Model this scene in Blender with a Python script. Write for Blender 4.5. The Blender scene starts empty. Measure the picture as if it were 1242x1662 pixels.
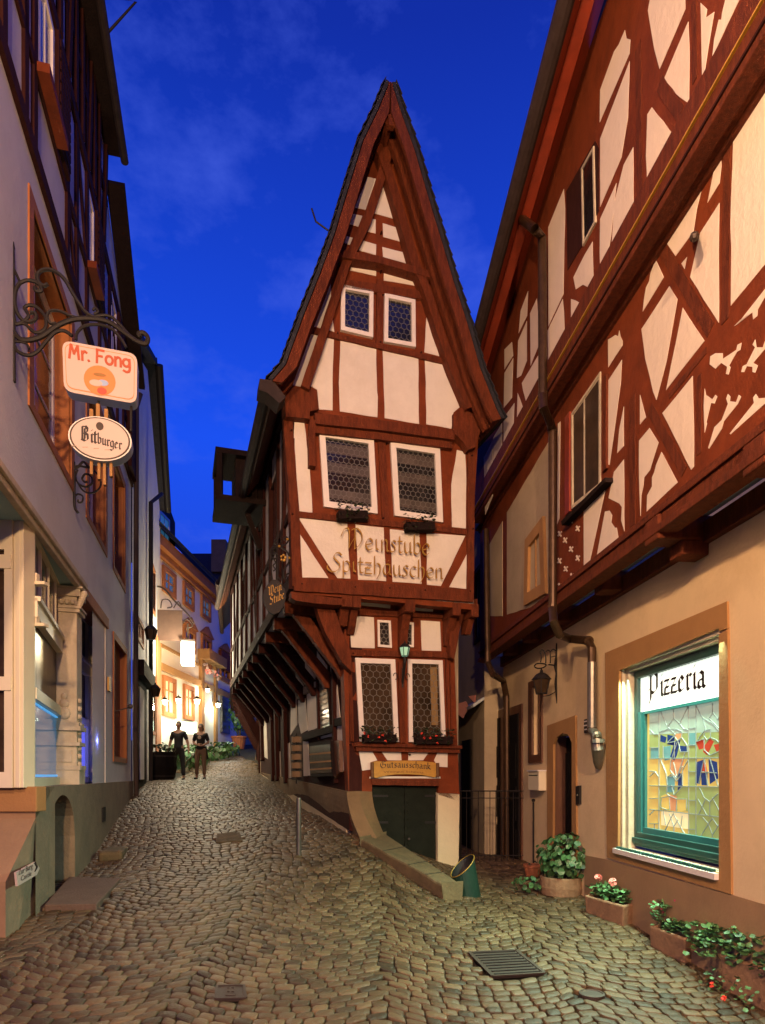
import bpy, math, random
import numpy as np
from mathutils import Vector, Matrix
random.seed(7)
sc = bpy.context.scene
C = sc.collection
R = math.radians
EYE = 1.75
F = 1050.0; CX = 621.0; HY = 1258.0      # camera calibration of the photograph (focal length in pixels, vanishing point)
# ------------------------------------------------------------------ camera
cd = bpy.data.cameras.new('camera'); cam = bpy.data.objects.new('camera', cd); C.objects.link(cam)
cam.location = (0, 0, EYE); cam.rotation_euler = (R(90), 0, 0)
cd.sensor_fit = 'HORIZONTAL'; cd.sensor_width = 36; cd.lens = F / 1242 * 36
cd.shift_y = (HY - 831) / 1242; cd.clip_start = 0.05; cd.clip_end = 3000
sc.camera = cam
# ------------------------------------------------------------------ sky: deep blue dusk
w = bpy.data.worlds.new("World"); sc.world = w; w.use_nodes = True
nt = w.node_tree; N = nt.nodes; L = nt.links
bg = N['Background']
sky = N.new('ShaderNodeTexSky'); sky.sky_type = 'NISHITA'; sky.sun_disc = False
sky.sun_elevation = R(-2.0); sky.sun_rotation = R(200)
tc = N.new('ShaderNodeTexCoord')
no = N.new('ShaderNodeTexNoise'); no.inputs['Scale'].default_value = 2.6; no.inputs['Detail'].default_value = 7; no.inputs['Roughness'].default_value = .62
mp = N.new('ShaderNodeMapping'); mp.inputs['Scale'].default_value = (1.6, 1.6, 3.0); mp.inputs['Location'].default_value = (3.1, 0.4, 1.2)
L.new(tc.outputs['Generated'], mp.inputs[0]); L.new(mp.outputs[0], no.inputs['Vector'])
cr = N.new('ShaderNodeValToRGB'); cr.color_ramp.elements[0].position = .46; cr.color_ramp.elements[1].position = .80
L.new(no.outputs['Fac'], cr.inputs[0])
sep = N.new('ShaderNodeSeparateXYZ'); L.new(tc.outputs['Generated'], sep.inputs[0])
gr = N.new('ShaderNodeValToRGB'); gr.color_ramp.elements[0].position = 0.0; gr.color_ramp.elements[0].color = (.008, .036, .42, 1)
gr.color_ramp.elements[1].position = .76; gr.color_ramp.elements[1].color = (.0014, .020, .33, 1)
e = gr.color_ramp.elements.new(.45); e.color = (.004, .068, .78, 1)
L.new(sep.outputs['Z'], gr.inputs[0])
mx = N.new('ShaderNodeMix'); mx.data_type = 'RGBA'; mx.inputs[7].default_value = (.07, .13, .74, 1)
ml = N.new('ShaderNodeMath'); ml.operation = 'MULTIPLY'; ml.inputs[1].default_value = .85
L.new(cr.outputs[0], ml.inputs[0]); L.new(ml.outputs[0], mx.inputs[0]); L.new(gr.outputs[0], mx.inputs[6])
ad = N.new('ShaderNodeMix'); ad.data_type = 'RGBA'; ad.blend_type = 'ADD'; ad.inputs[0].default_value = .05
L.new(mx.outputs[2], ad.inputs[6]); L.new(sky.outputs[0], ad.inputs[7])
L.new(ad.outputs[2], bg.inputs['Color']); bg.inputs['Strength'].default_value = 1.12
sc.view_settings.view_transform = 'Standard'; sc.view_settings.look = 'None'
sc.view_settings.exposure = 0.0; sc.view_settings.gamma = 1.0
# ------------------------------------------------------------------ the square's street lamps behind the photographer
def lamp(name, loc, power, col, rad=.12, kind='POINT', rot=None, size=None, size_y=None, spread=None):
    l = bpy.data.lights.new(name, kind); l.energy = power; l.color = col
    if kind == 'POINT': l.shadow_soft_size = rad
    if kind == 'AREA':
        l.shape = 'RECTANGLE'; l.size = size; l.size_y = size_y
        if spread: l.spread = spread
    o = bpy.data.objects.new(name, l); C.objects.link(o); o.location = loc
    if rot is not None: o.rotation_euler = rot
    return o
lamp('street_lamp_light', (1.0, -4.8, 5.4), 4500, (1.0, .60, .32), .14)
lamp('square_lamp_light', (-1.25, -.3, 6.6), 1750, (1.0, .60, .34), .10)

# ------------------------------------------------------------------ projection helpers (photo pixel -> point on a real wall plane)
class Plane:
    def __init__(s, p, d, flip=1):
        s.o = Vector((p[0], p[1], 0)); s.u = Vector((d[0], d[1], 0)).normalized()
        s.v = Vector((0, 0, 1)); s.n = Vector((s.u.y, -s.u.x, 0)) * flip     # n: towards the street
    def off(s, d):
        q = Plane((s.o + s.n * d)[:2], s.u[:2]); q.n = s.n.copy(); return q
    def uv(s, px, py, off=0.0):
        d = Vector(((px - CX) / F, 1, (HY - py) / F)); c = Vector((0, 0, EYE)); o = s.o + s.n * off
        t = (o - c).dot(s.n) / d.dot(s.n); p = c + d * t
        return ((p - o).dot(s.u), p.z)
    def at(s, u, v, off=0.0): return s.o + s.u * u + s.v * v + s.n * off
    def pt(s, px, py, off=0.0):
        u, v = s.uv(px, py, off); return s.at(u, v, off)
    def u_at(s, px): return s.uv(px, 1000)[0]
def Wp(px, py, z): return Vector(((px - CX) / F * z, z, EYE + (HY - py) / F * z))
def Zm(x0, y0, k):
    def f(*pts): return [(x0 + a / k, y0 + b / k) for a, b in pts]
    return f
zA = Zm(430, 120, 3.0293); zB = Zm(420, 600, 2.957); zC = Zm(540, 960, 4.8875); zD = Zm(580, 1200, 5.645)
zE = Zm(980, 0, 4.7405); zF = Zm(980, 340, 4.7405); zG = Zm(880, 600, 3.431); zH = Zm(760, 0, 2.5768)
zI = Zm(740, 460, 2.474); zJ = Zm(370, 960, 4.887); zK = Zm(0, 0, 2.681); zL = Zm(0, 560, 3.778)
zM = Zm(0, 900, 2.6375); zN = Zm(0, 760, 5.541); zO = Zm(720, 940, 3.0786); zP = Zm(940, 960, 2.3675)
zQ = Zm(1010, 1050, 4.494); zR = Zm(850, 1330, 3.168); zS = Zm(230, 860, 3.865); zT = Zm(250, 1020, 6.153)

# ------------------------------------------------------------------ materials
def mat(name, col, rough=.8, metal=0, var=.0, vscale=3, bump=.0, bscale=40, stain=None, stain_amt=0, sscale=.6, spec=None,
        stretch=None, emis=None, estr=0, trans=0, island=0, wave=None):
    m = bpy.data.materials.new(name); m.use_nodes = True; nt = m.node_tree; n = nt.nodes; l = nt.links
    b = n['Principled BSDF']; b.inputs['Base Color'].default_value = (*col, 1); b.inputs['Roughness'].default_value = rough
    b.inputs['Metallic'].default_value = metal
    if spec is not None: b.inputs['Specular IOR Level'].default_value = spec
    if trans: b.inputs['Transmission Weight'].default_value = trans
    if emis: b.inputs['Emission Color'].default_value = (*emis, 1); b.inputs['Emission Strength'].default_value = estr
    tc = n.new('ShaderNodeTexCoord'); vec = tc.outputs['Object']
    if stretch:
        mp = n.new('ShaderNodeMapping'); mp.inputs['Scale'].default_value = stretch; l.new(vec, mp.inputs[0]); vec = mp.outputs[0]
    cur = None
    def mixc(fac_socket, colB, amt, src):
        x = n.new('ShaderNodeMix'); x.data_type = 'RGBA'; x.inputs[7].default_value = (*colB, 1)
        mm = n.new('ShaderNodeMath'); mm.operation = 'MULTIPLY'; mm.inputs[1].default_value = amt
        l.new(fac_socket, mm.inputs[0]); l.new(mm.outputs[0], x.inputs[0])
        if src is None: x.inputs[6].default_value = (*col, 1)
        else: l.new(src, x.inputs[6])
        return x.outputs[2]
    if var:
        t = n.new('ShaderNodeTexNoise'); t.inputs['Scale'].default_value = vscale; t.inputs['Detail'].default_value = 8; t.inputs['Roughness'].default_value = .65
        l.new(vec, t.inputs['Vector']); r = n.new('ShaderNodeMapRange'); r.inputs[1].default_value = .3; r.inputs[2].default_value = .7
        l.new(t.outputs['Fac'], r.inputs[0]); cur = mixc(r.outputs[0], tuple(c * (1 - var) for c in col), 1.0, cur)
    if stain:
        t = n.new('ShaderNodeTexNoise'); t.inputs['Scale'].default_value = sscale; t.inputs['Detail'].default_value = 9; t.inputs['Roughness'].default_value = .7
        l.new(vec, t.inputs['Vector']); r = n.new('ShaderNodeMapRange'); r.inputs[1].default_value = .48; r.inputs[2].default_value = .72
        l.new(t.outputs['Fac'], r.inputs[0]); cur = mixc(r.outputs[0], stain, stain_amt, cur)
    if island:
        g = n.new('ShaderNodeNewGeometry'); r = n.new('ShaderNodeValToRGB'); e = r.color_ramp.elements
        e[0].color = (*[c * (1 - island) for c in col], 1); e[1].color = (*[c * (1 + island) for c in col], 1)
        e2 = e.new(.35); e2.color = (col[0] * .85, col[1] * .78, col[2] * .70, 1); e3 = e.new(.7); e3.color = (col[0] * 1.2, col[1] * 1.2, col[2] * 1.25, 1)
        l.new(g.outputs['Random Per Island'], r.inputs[0])
        if cur is None: cur = r.outputs[0]
        else:
            x = n.new('ShaderNodeMix'); x.data_type = 'RGBA'; x.inputs[0].default_value = .72; l.new(cur, x.inputs[6]); l.new(r.outputs[0], x.inputs[7]); cur = x.outputs[2]
    if cur is not None: l.new(cur, b.inputs['Base Color'])
    if bump:
        t = n.new('ShaderNodeTexNoise'); t.inputs['Scale'].default_value = bscale; t.inputs['Detail'].default_value = 6; t.inputs['Roughness'].default_value = .6
        l.new(vec, t.inputs['Vector']); h = t.outputs['Fac']
        bp = n.new('ShaderNodeBump'); bp.inputs['Strength'].default_value = bump; bp.inputs['Distance'].default_value = .02
        l.new(h, bp.inputs['Height']); l.new(bp.outputs[0], b.inputs['Normal'])
    return m
M = {}
M['plaster_left'] = mat('plaster_left', (.66, .66, .68), .9, var=.12, vscale=1.2, bump=.25, bscale=26, stain=(.40, .37, .36), stain_amt=.35, sscale=.5)
M['board_brown'] = mat('board_brown', (.13, .07, .045), .8, var=.3, vscale=5)
M['plaster_shop'] = mat('plaster_shop', (.74, .68, .55), .85, var=.10, vscale=2, bump=.15, bscale=30)
M['plaster_warm'] = mat('plaster_warm', (.74, .56, .32), .9, var=.14, vscale=1.1, bump=.22, bscale=30, stain=(.46, .31, .16), stain_amt=.6, sscale=.8)
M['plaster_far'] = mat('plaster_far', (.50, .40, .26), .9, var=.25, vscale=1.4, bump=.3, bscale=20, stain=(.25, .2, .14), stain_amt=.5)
M['panel_right'] = mat('panel_right', (.80, .68, .56), .85, var=.05, vscale=5, bump=.42, bscale=13, stretch=(1.3, 1, .8), stain=(.66, .54, .42), stain_amt=.3, sscale=.9)
M['panel_wine'] = mat('panel_wine', (.74, .68, .60), .85, var=.08, vscale=4, bump=.35, bscale=22, stain=(.5, .42, .34), stain_amt=.4, sscale=1.3)
M['panel_low'] = mat('panel_low', (.66, .56, .36), .85, var=.10, vscale=4, bump=.3, bscale=22)
M['plinth_left'] = mat('plinth_left', (.25, .185, .115), .9, var=.3, vscale=2.5, bump=.5, bscale=18, stain=(.10, .09, .06), stain_amt=.5, sscale=1.4)
M['plinth_right'] = mat('plinth_right', (.33, .20, .10), .9, var=.2, vscale=2, bump=.3, bscale=24, stain=(.18, .11, .06), stain_amt=.5, sscale=1.5)
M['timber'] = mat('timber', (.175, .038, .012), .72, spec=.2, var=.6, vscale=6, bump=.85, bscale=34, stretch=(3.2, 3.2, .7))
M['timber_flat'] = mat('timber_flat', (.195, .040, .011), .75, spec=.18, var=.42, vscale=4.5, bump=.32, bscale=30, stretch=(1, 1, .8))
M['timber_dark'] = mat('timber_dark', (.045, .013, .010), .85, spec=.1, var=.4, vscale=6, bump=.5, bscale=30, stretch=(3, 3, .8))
M['timber_black'] = mat('timber_black', (.020, .012, .011), .9, spec=.08, var=.4, vscale=6, bump=.6, bscale=26)
M['board_red'] = mat('board_red', (.26, .035, .012), .5, var=.3, vscale=5, bump=.2, bscale=20, stretch=(1, 1, 1))
M['gold'] = mat('gold', (.40, .22, .03), .5, metal=.25, var=.25, vscale=12)
M['gold_line'] = mat('gold_line', (.55, .30, .03), .5)
M['orange_trim'] = mat('orange_trim', (.42, .15, .045), .85, var=.28, vscale=3, bump=.3, bscale=20, stain=(.26, .08, .025), stain_amt=.5)
M['ochre_trim'] = mat('ochre_trim', (.36, .185, .062), .88, var=.15, vscale=4, bump=.3, bscale=26)
M['stone_trim'] = mat('stone_trim', (.58, .50, .36), .8, var=.25, vscale=6, bump=.3, bscale=30, stain=(.36, .29, .19), stain_amt=.5, sscale=3)
M['white'] = mat('white', (.78, .72, .66), .5, var=.06, vscale=6, bump=.08, bscale=30)
M['cream'] = mat('cream', (.74, .66, .46), .5, var=.06, vscale=5)
M['soffit'] = mat('soffit', (.32, .50, .52), .85, var=.12, vscale=3, bump=.3, bscale=18)
M['soffit_light'] = mat('soffit_light', (.52, .58, .58), .85, var=.15, vscale=3, bump=.3, bscale=18)
M['glass'] = mat('glass', (.012, .012, .014), .10, spec=.8, bump=.22, bscale=5)
M['glass_warm'] = mat('glass_warm', (.075, .045, .025), .3, spec=.08, bump=.2, bscale=5, var=.8, vscale=2.2)
M['glass_green'] = mat('glass_green', (.16, .22, .21), .15, spec=.7, bump=.15, bscale=4)
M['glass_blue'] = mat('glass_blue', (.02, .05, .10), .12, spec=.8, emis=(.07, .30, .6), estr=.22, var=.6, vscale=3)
M['lead'] = mat('lead', (.16, .15, .13), .5, metal=.4)
M['lead_light'] = mat('lead_light', (.34, .38, .38), .45, metal=.3)
M['iron'] = mat('iron', (.016, .013, .012), .6, spec=.25, bump=.2, bscale=60)
M['iron_brown'] = mat('iron_brown', (.05, .032, .024), .55, metal=.4, bump=.2, bscale=60)
M['pipe_brown'] = mat('pipe_brown', (.085, .045, .022), .42, metal=.55, var=.5, vscale=8, bump=.1, bscale=30)
M['pipe_grey'] = mat('pipe_grey', (.24, .21, .17), .38, metal=.7, var=.35, vscale=9, bump=.1, bscale=30)
M['gutter'] = mat('gutter', (.045, .030, .028), .75, spec=.15, var=.5, vscale=8)
M['slate'] = mat('slate', (.035, .035, .045), .75, spec=.15, var=.5, vscale=14, bump=.8, bscale=9)
M['cobble'] = mat('cobble', (.084, .054, .026), .46, spec=.35, var=.35, vscale=34, bump=.5, bscale=60, island=.75, stain=(.040, .027, .015), stain_amt=.75, sscale=1.1)
M['earth'] = mat('earth', (.018, .014, .008), .9, var=.6, vscale=9, bump=.6, bscale=60, stain=(.022, .034, .010), stain_amt=.7, sscale=2.2)
M['stone_kerb'] = mat('stone_kerb', (.13, .090, .040), .85, var=.4, vscale=6, bump=.8, bscale=14, stain=(.050, .048, .016), stain_amt=.85, sscale=2.5)
M['stone_wall'] = mat('stone_wall', (.19, .115, .050), .85, var=.35, vscale=3, bump=.7, bscale=10, stain=(.18, .10, .04), stain_amt=.6, sscale=1.6)
M['slab'] = mat('slab', (.13, .08, .055), .8, var=.35, vscale=6, bump=.5, bscale=40)
M['trough'] = mat('trough', (.27, .15, .08), .85, var=.35, vscale=9, bump=.7, bscale=24, stain=(.20, .10, .05), stain_amt=.5, sscale=4)
M['terracotta'] = mat('terracotta', (.42, .13, .05), .8, var=.3, vscale=8, bump=.2, bscale=30)
M['soil'] = mat('soil', (.03, .02, .012), .95, bump=.8, bscale=50)
M['leaf'] = mat('leaf', (.045, .115, .038), .42, island=.5, spec=.5)
M['leaf_light'] = mat('leaf_light', (.07, .17, .055), .5, island=.45)
M['leaf_dark'] = mat('leaf_dark', (.016, .032, .010), .6, island=.5)
M['stem'] = mat('stem', (.07, .05, .02), .8)
M['pink'] = mat('pink', (.78, .30, .26), .6, island=.2)
M['magenta'] = mat('magenta', (.60, .05, .18), .6, island=.2)
M['redflower'] = mat('redflower', (.72, .055, .03), .6, island=.2)
M['teal'] = mat('teal', (.022, .15, .15), .4, var=.15, vscale=5)
M['teal_dark'] = mat('teal_dark', (.018, .075, .065), .4, var=.2, vscale=5)
M['door_wood'] = mat('door_wood', (.13, .05, .022), .5, var=.35, vscale=7, bump=.4, bscale=20, stretch=(3, 3, .5))
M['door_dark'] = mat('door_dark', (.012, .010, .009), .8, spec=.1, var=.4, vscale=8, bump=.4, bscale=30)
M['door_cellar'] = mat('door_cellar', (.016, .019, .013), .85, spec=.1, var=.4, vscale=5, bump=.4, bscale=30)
M['black'] = mat('black', (.012, .011, .011), .5)
M['steel'] = mat('steel', (.20, .18, .15), .35, metal=.8, var=.3, vscale=10)
M['green_metal'] = mat('green_metal', (.02, .055, .038), .35, metal=.4, var=.3, vscale=6, bump=.06, bscale=14)
M['skin'] = mat('skin', (.26, .14, .09), .6)
M['hair'] = mat('hair', (.03, .018, .012), .7)
M['cloth_dark'] = mat('cloth_dark', (.009, .009, .011), .9, bump=.4, bscale=12)
M['cloth_black'] = mat('cloth_black', (.007, .006, .006), .9, bump=.4, bscale=12)
M['cloth_beige'] = mat('cloth_beige', (.16, .10, .06), .9, bump=.4, bscale=12)
M['sign_white'] = mat('sign_white', (.54, .41, .36), .5)
M['sign_blue'] = mat('sign_blue', (.30, .40, .62), .5)
M['sign_orange'] = mat('sign_orange', (.62, .20, .04), .5)
M['sign_red'] = mat('sign_red', (.60, .05, .02), .5)
M['sign_text_red'] = mat('sign_text_red', (.42, .07, .02), .6)
M['ink'] = mat('ink', (.02, .010, .010), .6)
M['ink_faint'] = mat('ink_faint', (.33, .26, .20), .6)
M['scroll'] = mat('scroll', (.52, .27, .035), .6, var=.3, vscale=14)
M['scroll_dark'] = mat('scroll_dark', (.12, .05, .012), .6)
M['paper'] = mat('paper', (.20, .13, .07), .7, island=.5)
M['blind'] = mat('blind', (.11, .085, .07), .35, var=.6, vscale=4)
M['curtain'] = mat('curtain', (.26, .16, .06), .9, var=.3, vscale=20)
M['bright_sign'] = mat('bright_sign', (1, 1, .95), .5, emis=(.90, 1.0, .86), estr=1.1)
M['bright_lamp'] = mat('bright_lamp', (1, .9, .7), .5, emis=(1.0, .86, .55), estr=6)
M['bright_box'] = mat('bright_box', (1, 1, .9), .5, emis=(1.0, .95, .72), estr=3.5)
M['lit_green'] = mat('lit_green', (.9, 1, .9), .5, emis=(.75, 1.0, .70), estr=2.0)
M['dim_glow'] = mat('dim_glow', (.3, .5, .35), .3, emis=(.45, .95, .62), estr=.35)
M['lit_room'] = mat('lit_room', (.7, .5, .3), .5, emis=(1.0, .72, .36), estr=.5, var=.3)
M['neon_blue'] = mat('neon_blue', (.1, .3, .8), .5, emis=(.10, .45, .9), estr=.7)
M['neon_violet'] = mat('neon_violet', (.2, .2, .8), .5, emis=(.16, .17, .95), estr=.62)

# ------------------------------------------------------------------ object helpers
class Root:
    pass
def thing(name, label, cat, loc=(0, 0, 0), group=None, kind=None):
    o = bpy.data.objects.new(name, None); C.objects.link(o); o.location = loc; o.empty_display_size = .2
    o['label'] = label; o['category'] = cat
    if group: o['group'] = group
    if kind: o['kind'] = kind
    return o
def rloc(o):
    v = Vector(o.location)
    while o.parent: o = o.parent; v += Vector(o.location)
    return v
def addmesh(name, verts, faces, m, parent=None, label=None, cat=None, group=None, kind=None, smooth=False, mats=None, fm=None, local=False, bevel=0, world_origin=None):
    me = bpy.data.meshes.new(name)
    base = Vector((0, 0, 0))
    if parent is not None and not local: base = rloc(parent)
    elif world_origin is not None: base = Vector(world_origin)
    me.from_pydata([tuple(Vector(v) - base) for v in verts], [], faces)
    if mats:
        for mm in mats: me.materials.append(mm)
        me.polygons.foreach_set('material_index', fm)
    else: me.materials.append(m if not isinstance(m, str) else M[m])
    if smooth: me.polygons.foreach_set('use_smooth', [True] * len(me.polygons))
    me.update()
    o = bpy.data.objects.new(name, me); C.objects.link(o)
    if parent is not None: o.parent = parent
    elif world_origin is not None: o.location = world_origin
    if label: o['label'] = label
    if cat: o['category'] = cat
    if group: o['group'] = group
    if kind: o['kind'] = kind
    if bevel:
        b = o.modifiers.new('bevel', 'BEVEL'); b.width = bevel; b.segments = 2; b.limit_method = 'ANGLE'; b.angle_limit = R(40)
    return o
class MB:
    """collects geometry of ONE part"""
    def __init__(s): s.v = []; s.f = []
    def add(s, v, f):
        k = len(s.v); s.v += [Vector(p) for p in v]; s.f += [tuple(i + k for i in q) for q in f]; return s
    def hexa(s, p):           # 8 points: bottom 4 ccw, top 4
        return s.add(p, [(3, 2, 1, 0), (4, 5, 6, 7), (0, 1, 5, 4), (1, 2, 6, 5), (2, 3, 7, 6), (3, 0, 4, 7)])
    def box(s, c, d, rz=0):
        c = Vector(c); m = Matrix.Rotation(rz, 3, 'Z'); p = []
        for z in (-1, 1):
            for x, y in ((-1, -1), (1, -1), (1, 1), (-1, 1)):
                p.append(c + m @ Vector((x * d[0] / 2, y * d[1] / 2, z * d[2] / 2)))
        return s.hexa(p)
    def pbox(s, P, u0, u1, v0, v1, o0, o1):   # box in plane coordinates
        q = [P.at(a, b, o) for b in (v0, v1) for a, o in ((u0, o0), (u1, o0), (u1, o1), (u0, o1))]
        return s.hexa(q)
    def beam(s, a, b, w, h, up=(0, 0, 1)):    # bar a->b, w across, h along 'up'
        a = Vector(a); b = Vector(b); d = (b - a).normalized(); up = Vector(up)
        x = d.cross(up)
        if x.length < 1e-4: x = d.cross(Vector((0, 1, 0)))
        x.normalize(); y = x.cross(d).normalized()
        p = []
        for c in (a, b):
            for i, j in ((-1, -1), (1, -1), (1, 1), (-1, 1)): p.append(c + x * i * w / 2 + y * j * h / 2)
        return s.hexa(p)
    def extr(s, pts, vec):
        n = len(pts); v = [Vector(p) for p in pts] + [Vector(p) + Vector(vec) for p in pts]
        f = [tuple(range(n)), tuple(range(2 * n - 1, n - 1, -1))] + [(i, i + n, (i + 1) % n + n, (i + 1) % n) for i in range(n)]
        return s.add(v, f)
    def tube(s, pts, r, n=8, closed=False, caps=True):
        pts = [Vector(p) for p in pts]; rs = r if isinstance(r, (list, tuple)) else [r] * len(pts)
        k = len(pts); rings = []; prev = None
        for i, p in enumerate(pts):
            if closed: d = (pts[(i + 1) % k] - pts[i - 1])
            else: d = pts[min(i + 1, k - 1)] - pts[max(i - 1, 0)]
            if d.length < 1e-7: d = Vector((0, 0, 1))
            d.normalize()
            if prev is None:
                a = d.cross(Vector((0, 0, 1)))
                if a.length < .1: a = d.cross(Vector((1, 0, 0)))
                a.normalize()
            else:
                a = prev - d * prev.dot(d)
                if a.length < 1e-4: a = d.cross(Vector((1, 0, .2)))
                a.normalize()
            prev = a; b = d.cross(a)
            rings.append([p + (a * math.cos(2 * math.pi * j / n) + b * math.sin(2 * math.pi * j / n)) * rs[i] for j in range(n)])
        v = [q for rg in rings for q in rg]; f = []
        for i in range(k if closed else k - 1):
            o = i * n; o2 = ((i + 1) % k) * n
            for j in range(n): f.append((o + j, o2 + j, o2 + (j + 1) % n, o + (j + 1) % n))
        if not closed and caps: f.append(tuple(range(n))); f.append(tuple(range((k - 1) * n + n - 1, (k - 1) * n - 1, -1)))
        return s.add(v, f)
    def lathe(s, c, prof, n=20, axis=None, closed_bottom=True):
        c = Vector(c); ax = Vector(axis).normalized() if axis else Vector((0, 0, 1))
        a = ax.orthogonal().normalized(); b = ax.cross(a); v = []; f = []
        for r, z in prof:
            for j in range(n):
                t = 2 * math.pi * j / n; v.append(c + ax * z + (a * math.cos(t) + b * math.sin(t)) * r)
        for i in range(len(prof) - 1):
            for j in range(n): f.append((i * n + j, i * n + (j + 1) % n, (i + 1) * n + (j + 1) % n, (i + 1) * n + j))
        if closed_bottom: f.append(tuple(range(n - 1, -1, -1))); f.append(tuple(range((len(prof) - 1) * n, len(prof) * n)))
        return s.add(v, f)
    def sphere(s, c, r, n=12, sc=(1, 1, 1)):
        pr = []
        c = Vector(c); v = []; f = []; m = n // 2
        for i in range(m + 1):
            t = math.pi * i / m
            for j in range(n):
                a = 2 * math.pi * j / n
                v.append(c + Vector((math.sin(t) * math.cos(a) * r * sc[0], math.sin(t) * math.sin(a) * r * sc[1], math.cos(t) * r * sc[2])))
        for i in range(m):
            for j in range(n): f.append((i * n + j, (i + 1) * n + j, (i + 1) * n + (j + 1) % n, i * n + (j + 1) % n))
        return s.add(v, f)
    def build(s, name, m, parent=None, **k):
        return addmesh(name, s.v, s.f, m, parent, **k)
def rough_edge(pts, step=.16, amp=.004):
    out = []
    n = len(pts)
    for i in range(n):
        a = Vector((*pts[i], 0)); b = Vector((*pts[(i + 1) % n], 0)); d = b - a; k = max(1, int(d.length / step))
        nr = Vector((-d.y, d.x, 0)).normalized() if d.length > 1e-6 else Vector()
        for j in range(k):
            p = a + d * (j / k)
            if j: p += nr * random.uniform(-amp, amp)
            out.append((p.x, p.y))
    return out
def slab(name, P, px, o0, o1, m, parent, jit=.004, uvin=False, bevel=0, **k):
    """photo outline (pixels) -> polygon on wall plane P, front face at offset o1, back at o0"""
    uv = px if uvin else [P.uv(a, b, o1) for a, b in px]
    if jit: uv = rough_edge(uv, amp=jit)
    mb = MB(); mb.extr([P.at(a, b, o1) for a, b in uv], -P.n * (o1 - o0))
    return mb.build(name, m, parent, bevel=bevel, **k)
def bar(name, P, pts, width, o0, o1, m, parent, jit=.004, uvin=False, **k):
    """timber of metric width along a pixel polyline"""
    uv = [Vector((*(q if uvin else P.uv(q[0], q[1], o1)), 0)) for q in pts]
    Lf = []; Rt = []
    for i, p in enumerate(uv):
        d = (uv[min(i + 1, len(uv) - 1)] - uv[max(i - 1, 0)]).normalized(); nr = Vector((-d.y, d.x, 0)) * width / 2
        Lf.append((p + nr)[:2]); Rt.append((p - nr)[:2])
    return slab(name, P, Lf + Rt[::-1], o0, o1, m, parent, jit=jit, uvin=True, **k)
def wall(name, P, u0, u1, v0, v1, holes, m, parent, o=0.0, depth=.2, mrev=None):
    """plaster wall sheet with real rectangular openings and reveals; returns obj"""
    us = sorted(set([u0, u1] + [h[0] for h in holes] + [h[1] for h in holes])); vs = sorted(set([v0, v1] + [h[2] for h in holes] + [h[3] for h in holes]))
    us = [u for u in us if u0 <= u <= u1]; vs = [v for v in vs if v0 <= v <= v1]
    v = []; f = []; fm = []
    def q(a, b, c, d, mi):
        k = len(v); v.extend([a, b, c, d]); f.append((k, k + 1, k + 2, k + 3)); fm.append(mi)
    for i in range(len(us) - 1):
        for j in range(len(vs) - 1):
            cu = (us[i] + us[i + 1]) / 2; cv = (vs[j] + vs[j + 1]) / 2
            if any(h[0] < cu < h[1] and h[2] < cv < h[3] for h in holes): continue
            q(P.at(us[i], vs[j], o), P.at(us[i + 1], vs[j], o), P.at(us[i + 1], vs[j + 1], o), P.at(us[i], vs[j + 1], o), 0)
    for h in holes:
        d = h[4] if len(h) > 4 else depth
        a = [P.at(h[0], h[2], o), P.at(h[1], h[2], o), P.at(h[1], h[3], o), P.at(h[0], h[3], o)]; b = [p - P.n * d for p in a]
        for i in range(4): q(a[i], a[(i + 1) % 4], b[(i + 1) % 4], b[i], 1)
    return addmesh(name, v, f, None, parent, mats=[M[m], M[mrev or m]], fm=fm)
def ring(mb, P, out, inn, o0, o1):
    """frame ring between two uv quads"""
    n = len(out)
    for i in range(n):
        a, b, c, d = out[i], out[(i + 1) % n], inn[(i + 1) % n], inn[i]
        pts = [P.at(*q, o1) for q in (a, b, c, d)]
        mb.extr(pts, -P.n * (o1 - o0))
def inset(q, w):
    """inset a quad (uv) by w metres"""
    c = Vector((sum(p[0] for p in q) / len(q), sum(p[1] for p in q) / len(q))); n = len(q); out = []
    for i in range(n):
        p = Vector(q[i]); a = Vector(q[i - 1]); b = Vector(q[(i + 1) % n])
        e1 = (p - a).normalized(); e2 = (b - p).normalized()
        n1 = Vector((-e1.y, e1.x)); n2 = Vector((-e2.y, e2.x))
        if n1.dot(c - p) < 0: n1 = -n1
        if n2.dot(c - p) < 0: n2 = -n2
        k = 1 + n1.dot(n2)
        out.append(tuple(p + (n1 + n2) * (w / max(k, .2))))
    return out
def inpoly(q, x, y):
    r = False; n = len(q)
    for i in range(n):
        x1, y1 = q[i]; x2, y2 = q[(i + 1) % n]
        if (y1 > y) != (y2 > y) and x < (x2 - x1) * (y - y1) / (y2 - y1) + x1: r = not r
    return r
def clipseg(q, a, b):
    """clip segment to convex quad"""
    t0, t1 = 0.0, 1.0; n = len(q); cx = sum(p[0] for p in q) / n; cy = sum(p[1] for p in q) / n
    for i in range(n):
        x1, y1 = q[i]; x2, y2 = q[(i + 1) % n]; nx, ny = -(y2 - y1), x2 - x1
        if nx * (cx - x1) + ny * (cy - y1) < 0: nx, ny = -nx, -ny
        da = nx * (a[0] - x1) + ny * (a[1] - y1); db = nx * (b[0] - x1) + ny * (b[1] - y1)
        if da < 0 and db < 0: return None
        if da < 0: t0 = max(t0, da / (da - db))
        elif db < 0: t1 = min(t1, da / (da - db))
    if t0 >= t1: return None
    f = lambda t: (a[0] + (b[0] - a[0]) * t, a[1] + (b[1] - a[1]) * t)
    return f(t0), f(t1)
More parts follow.
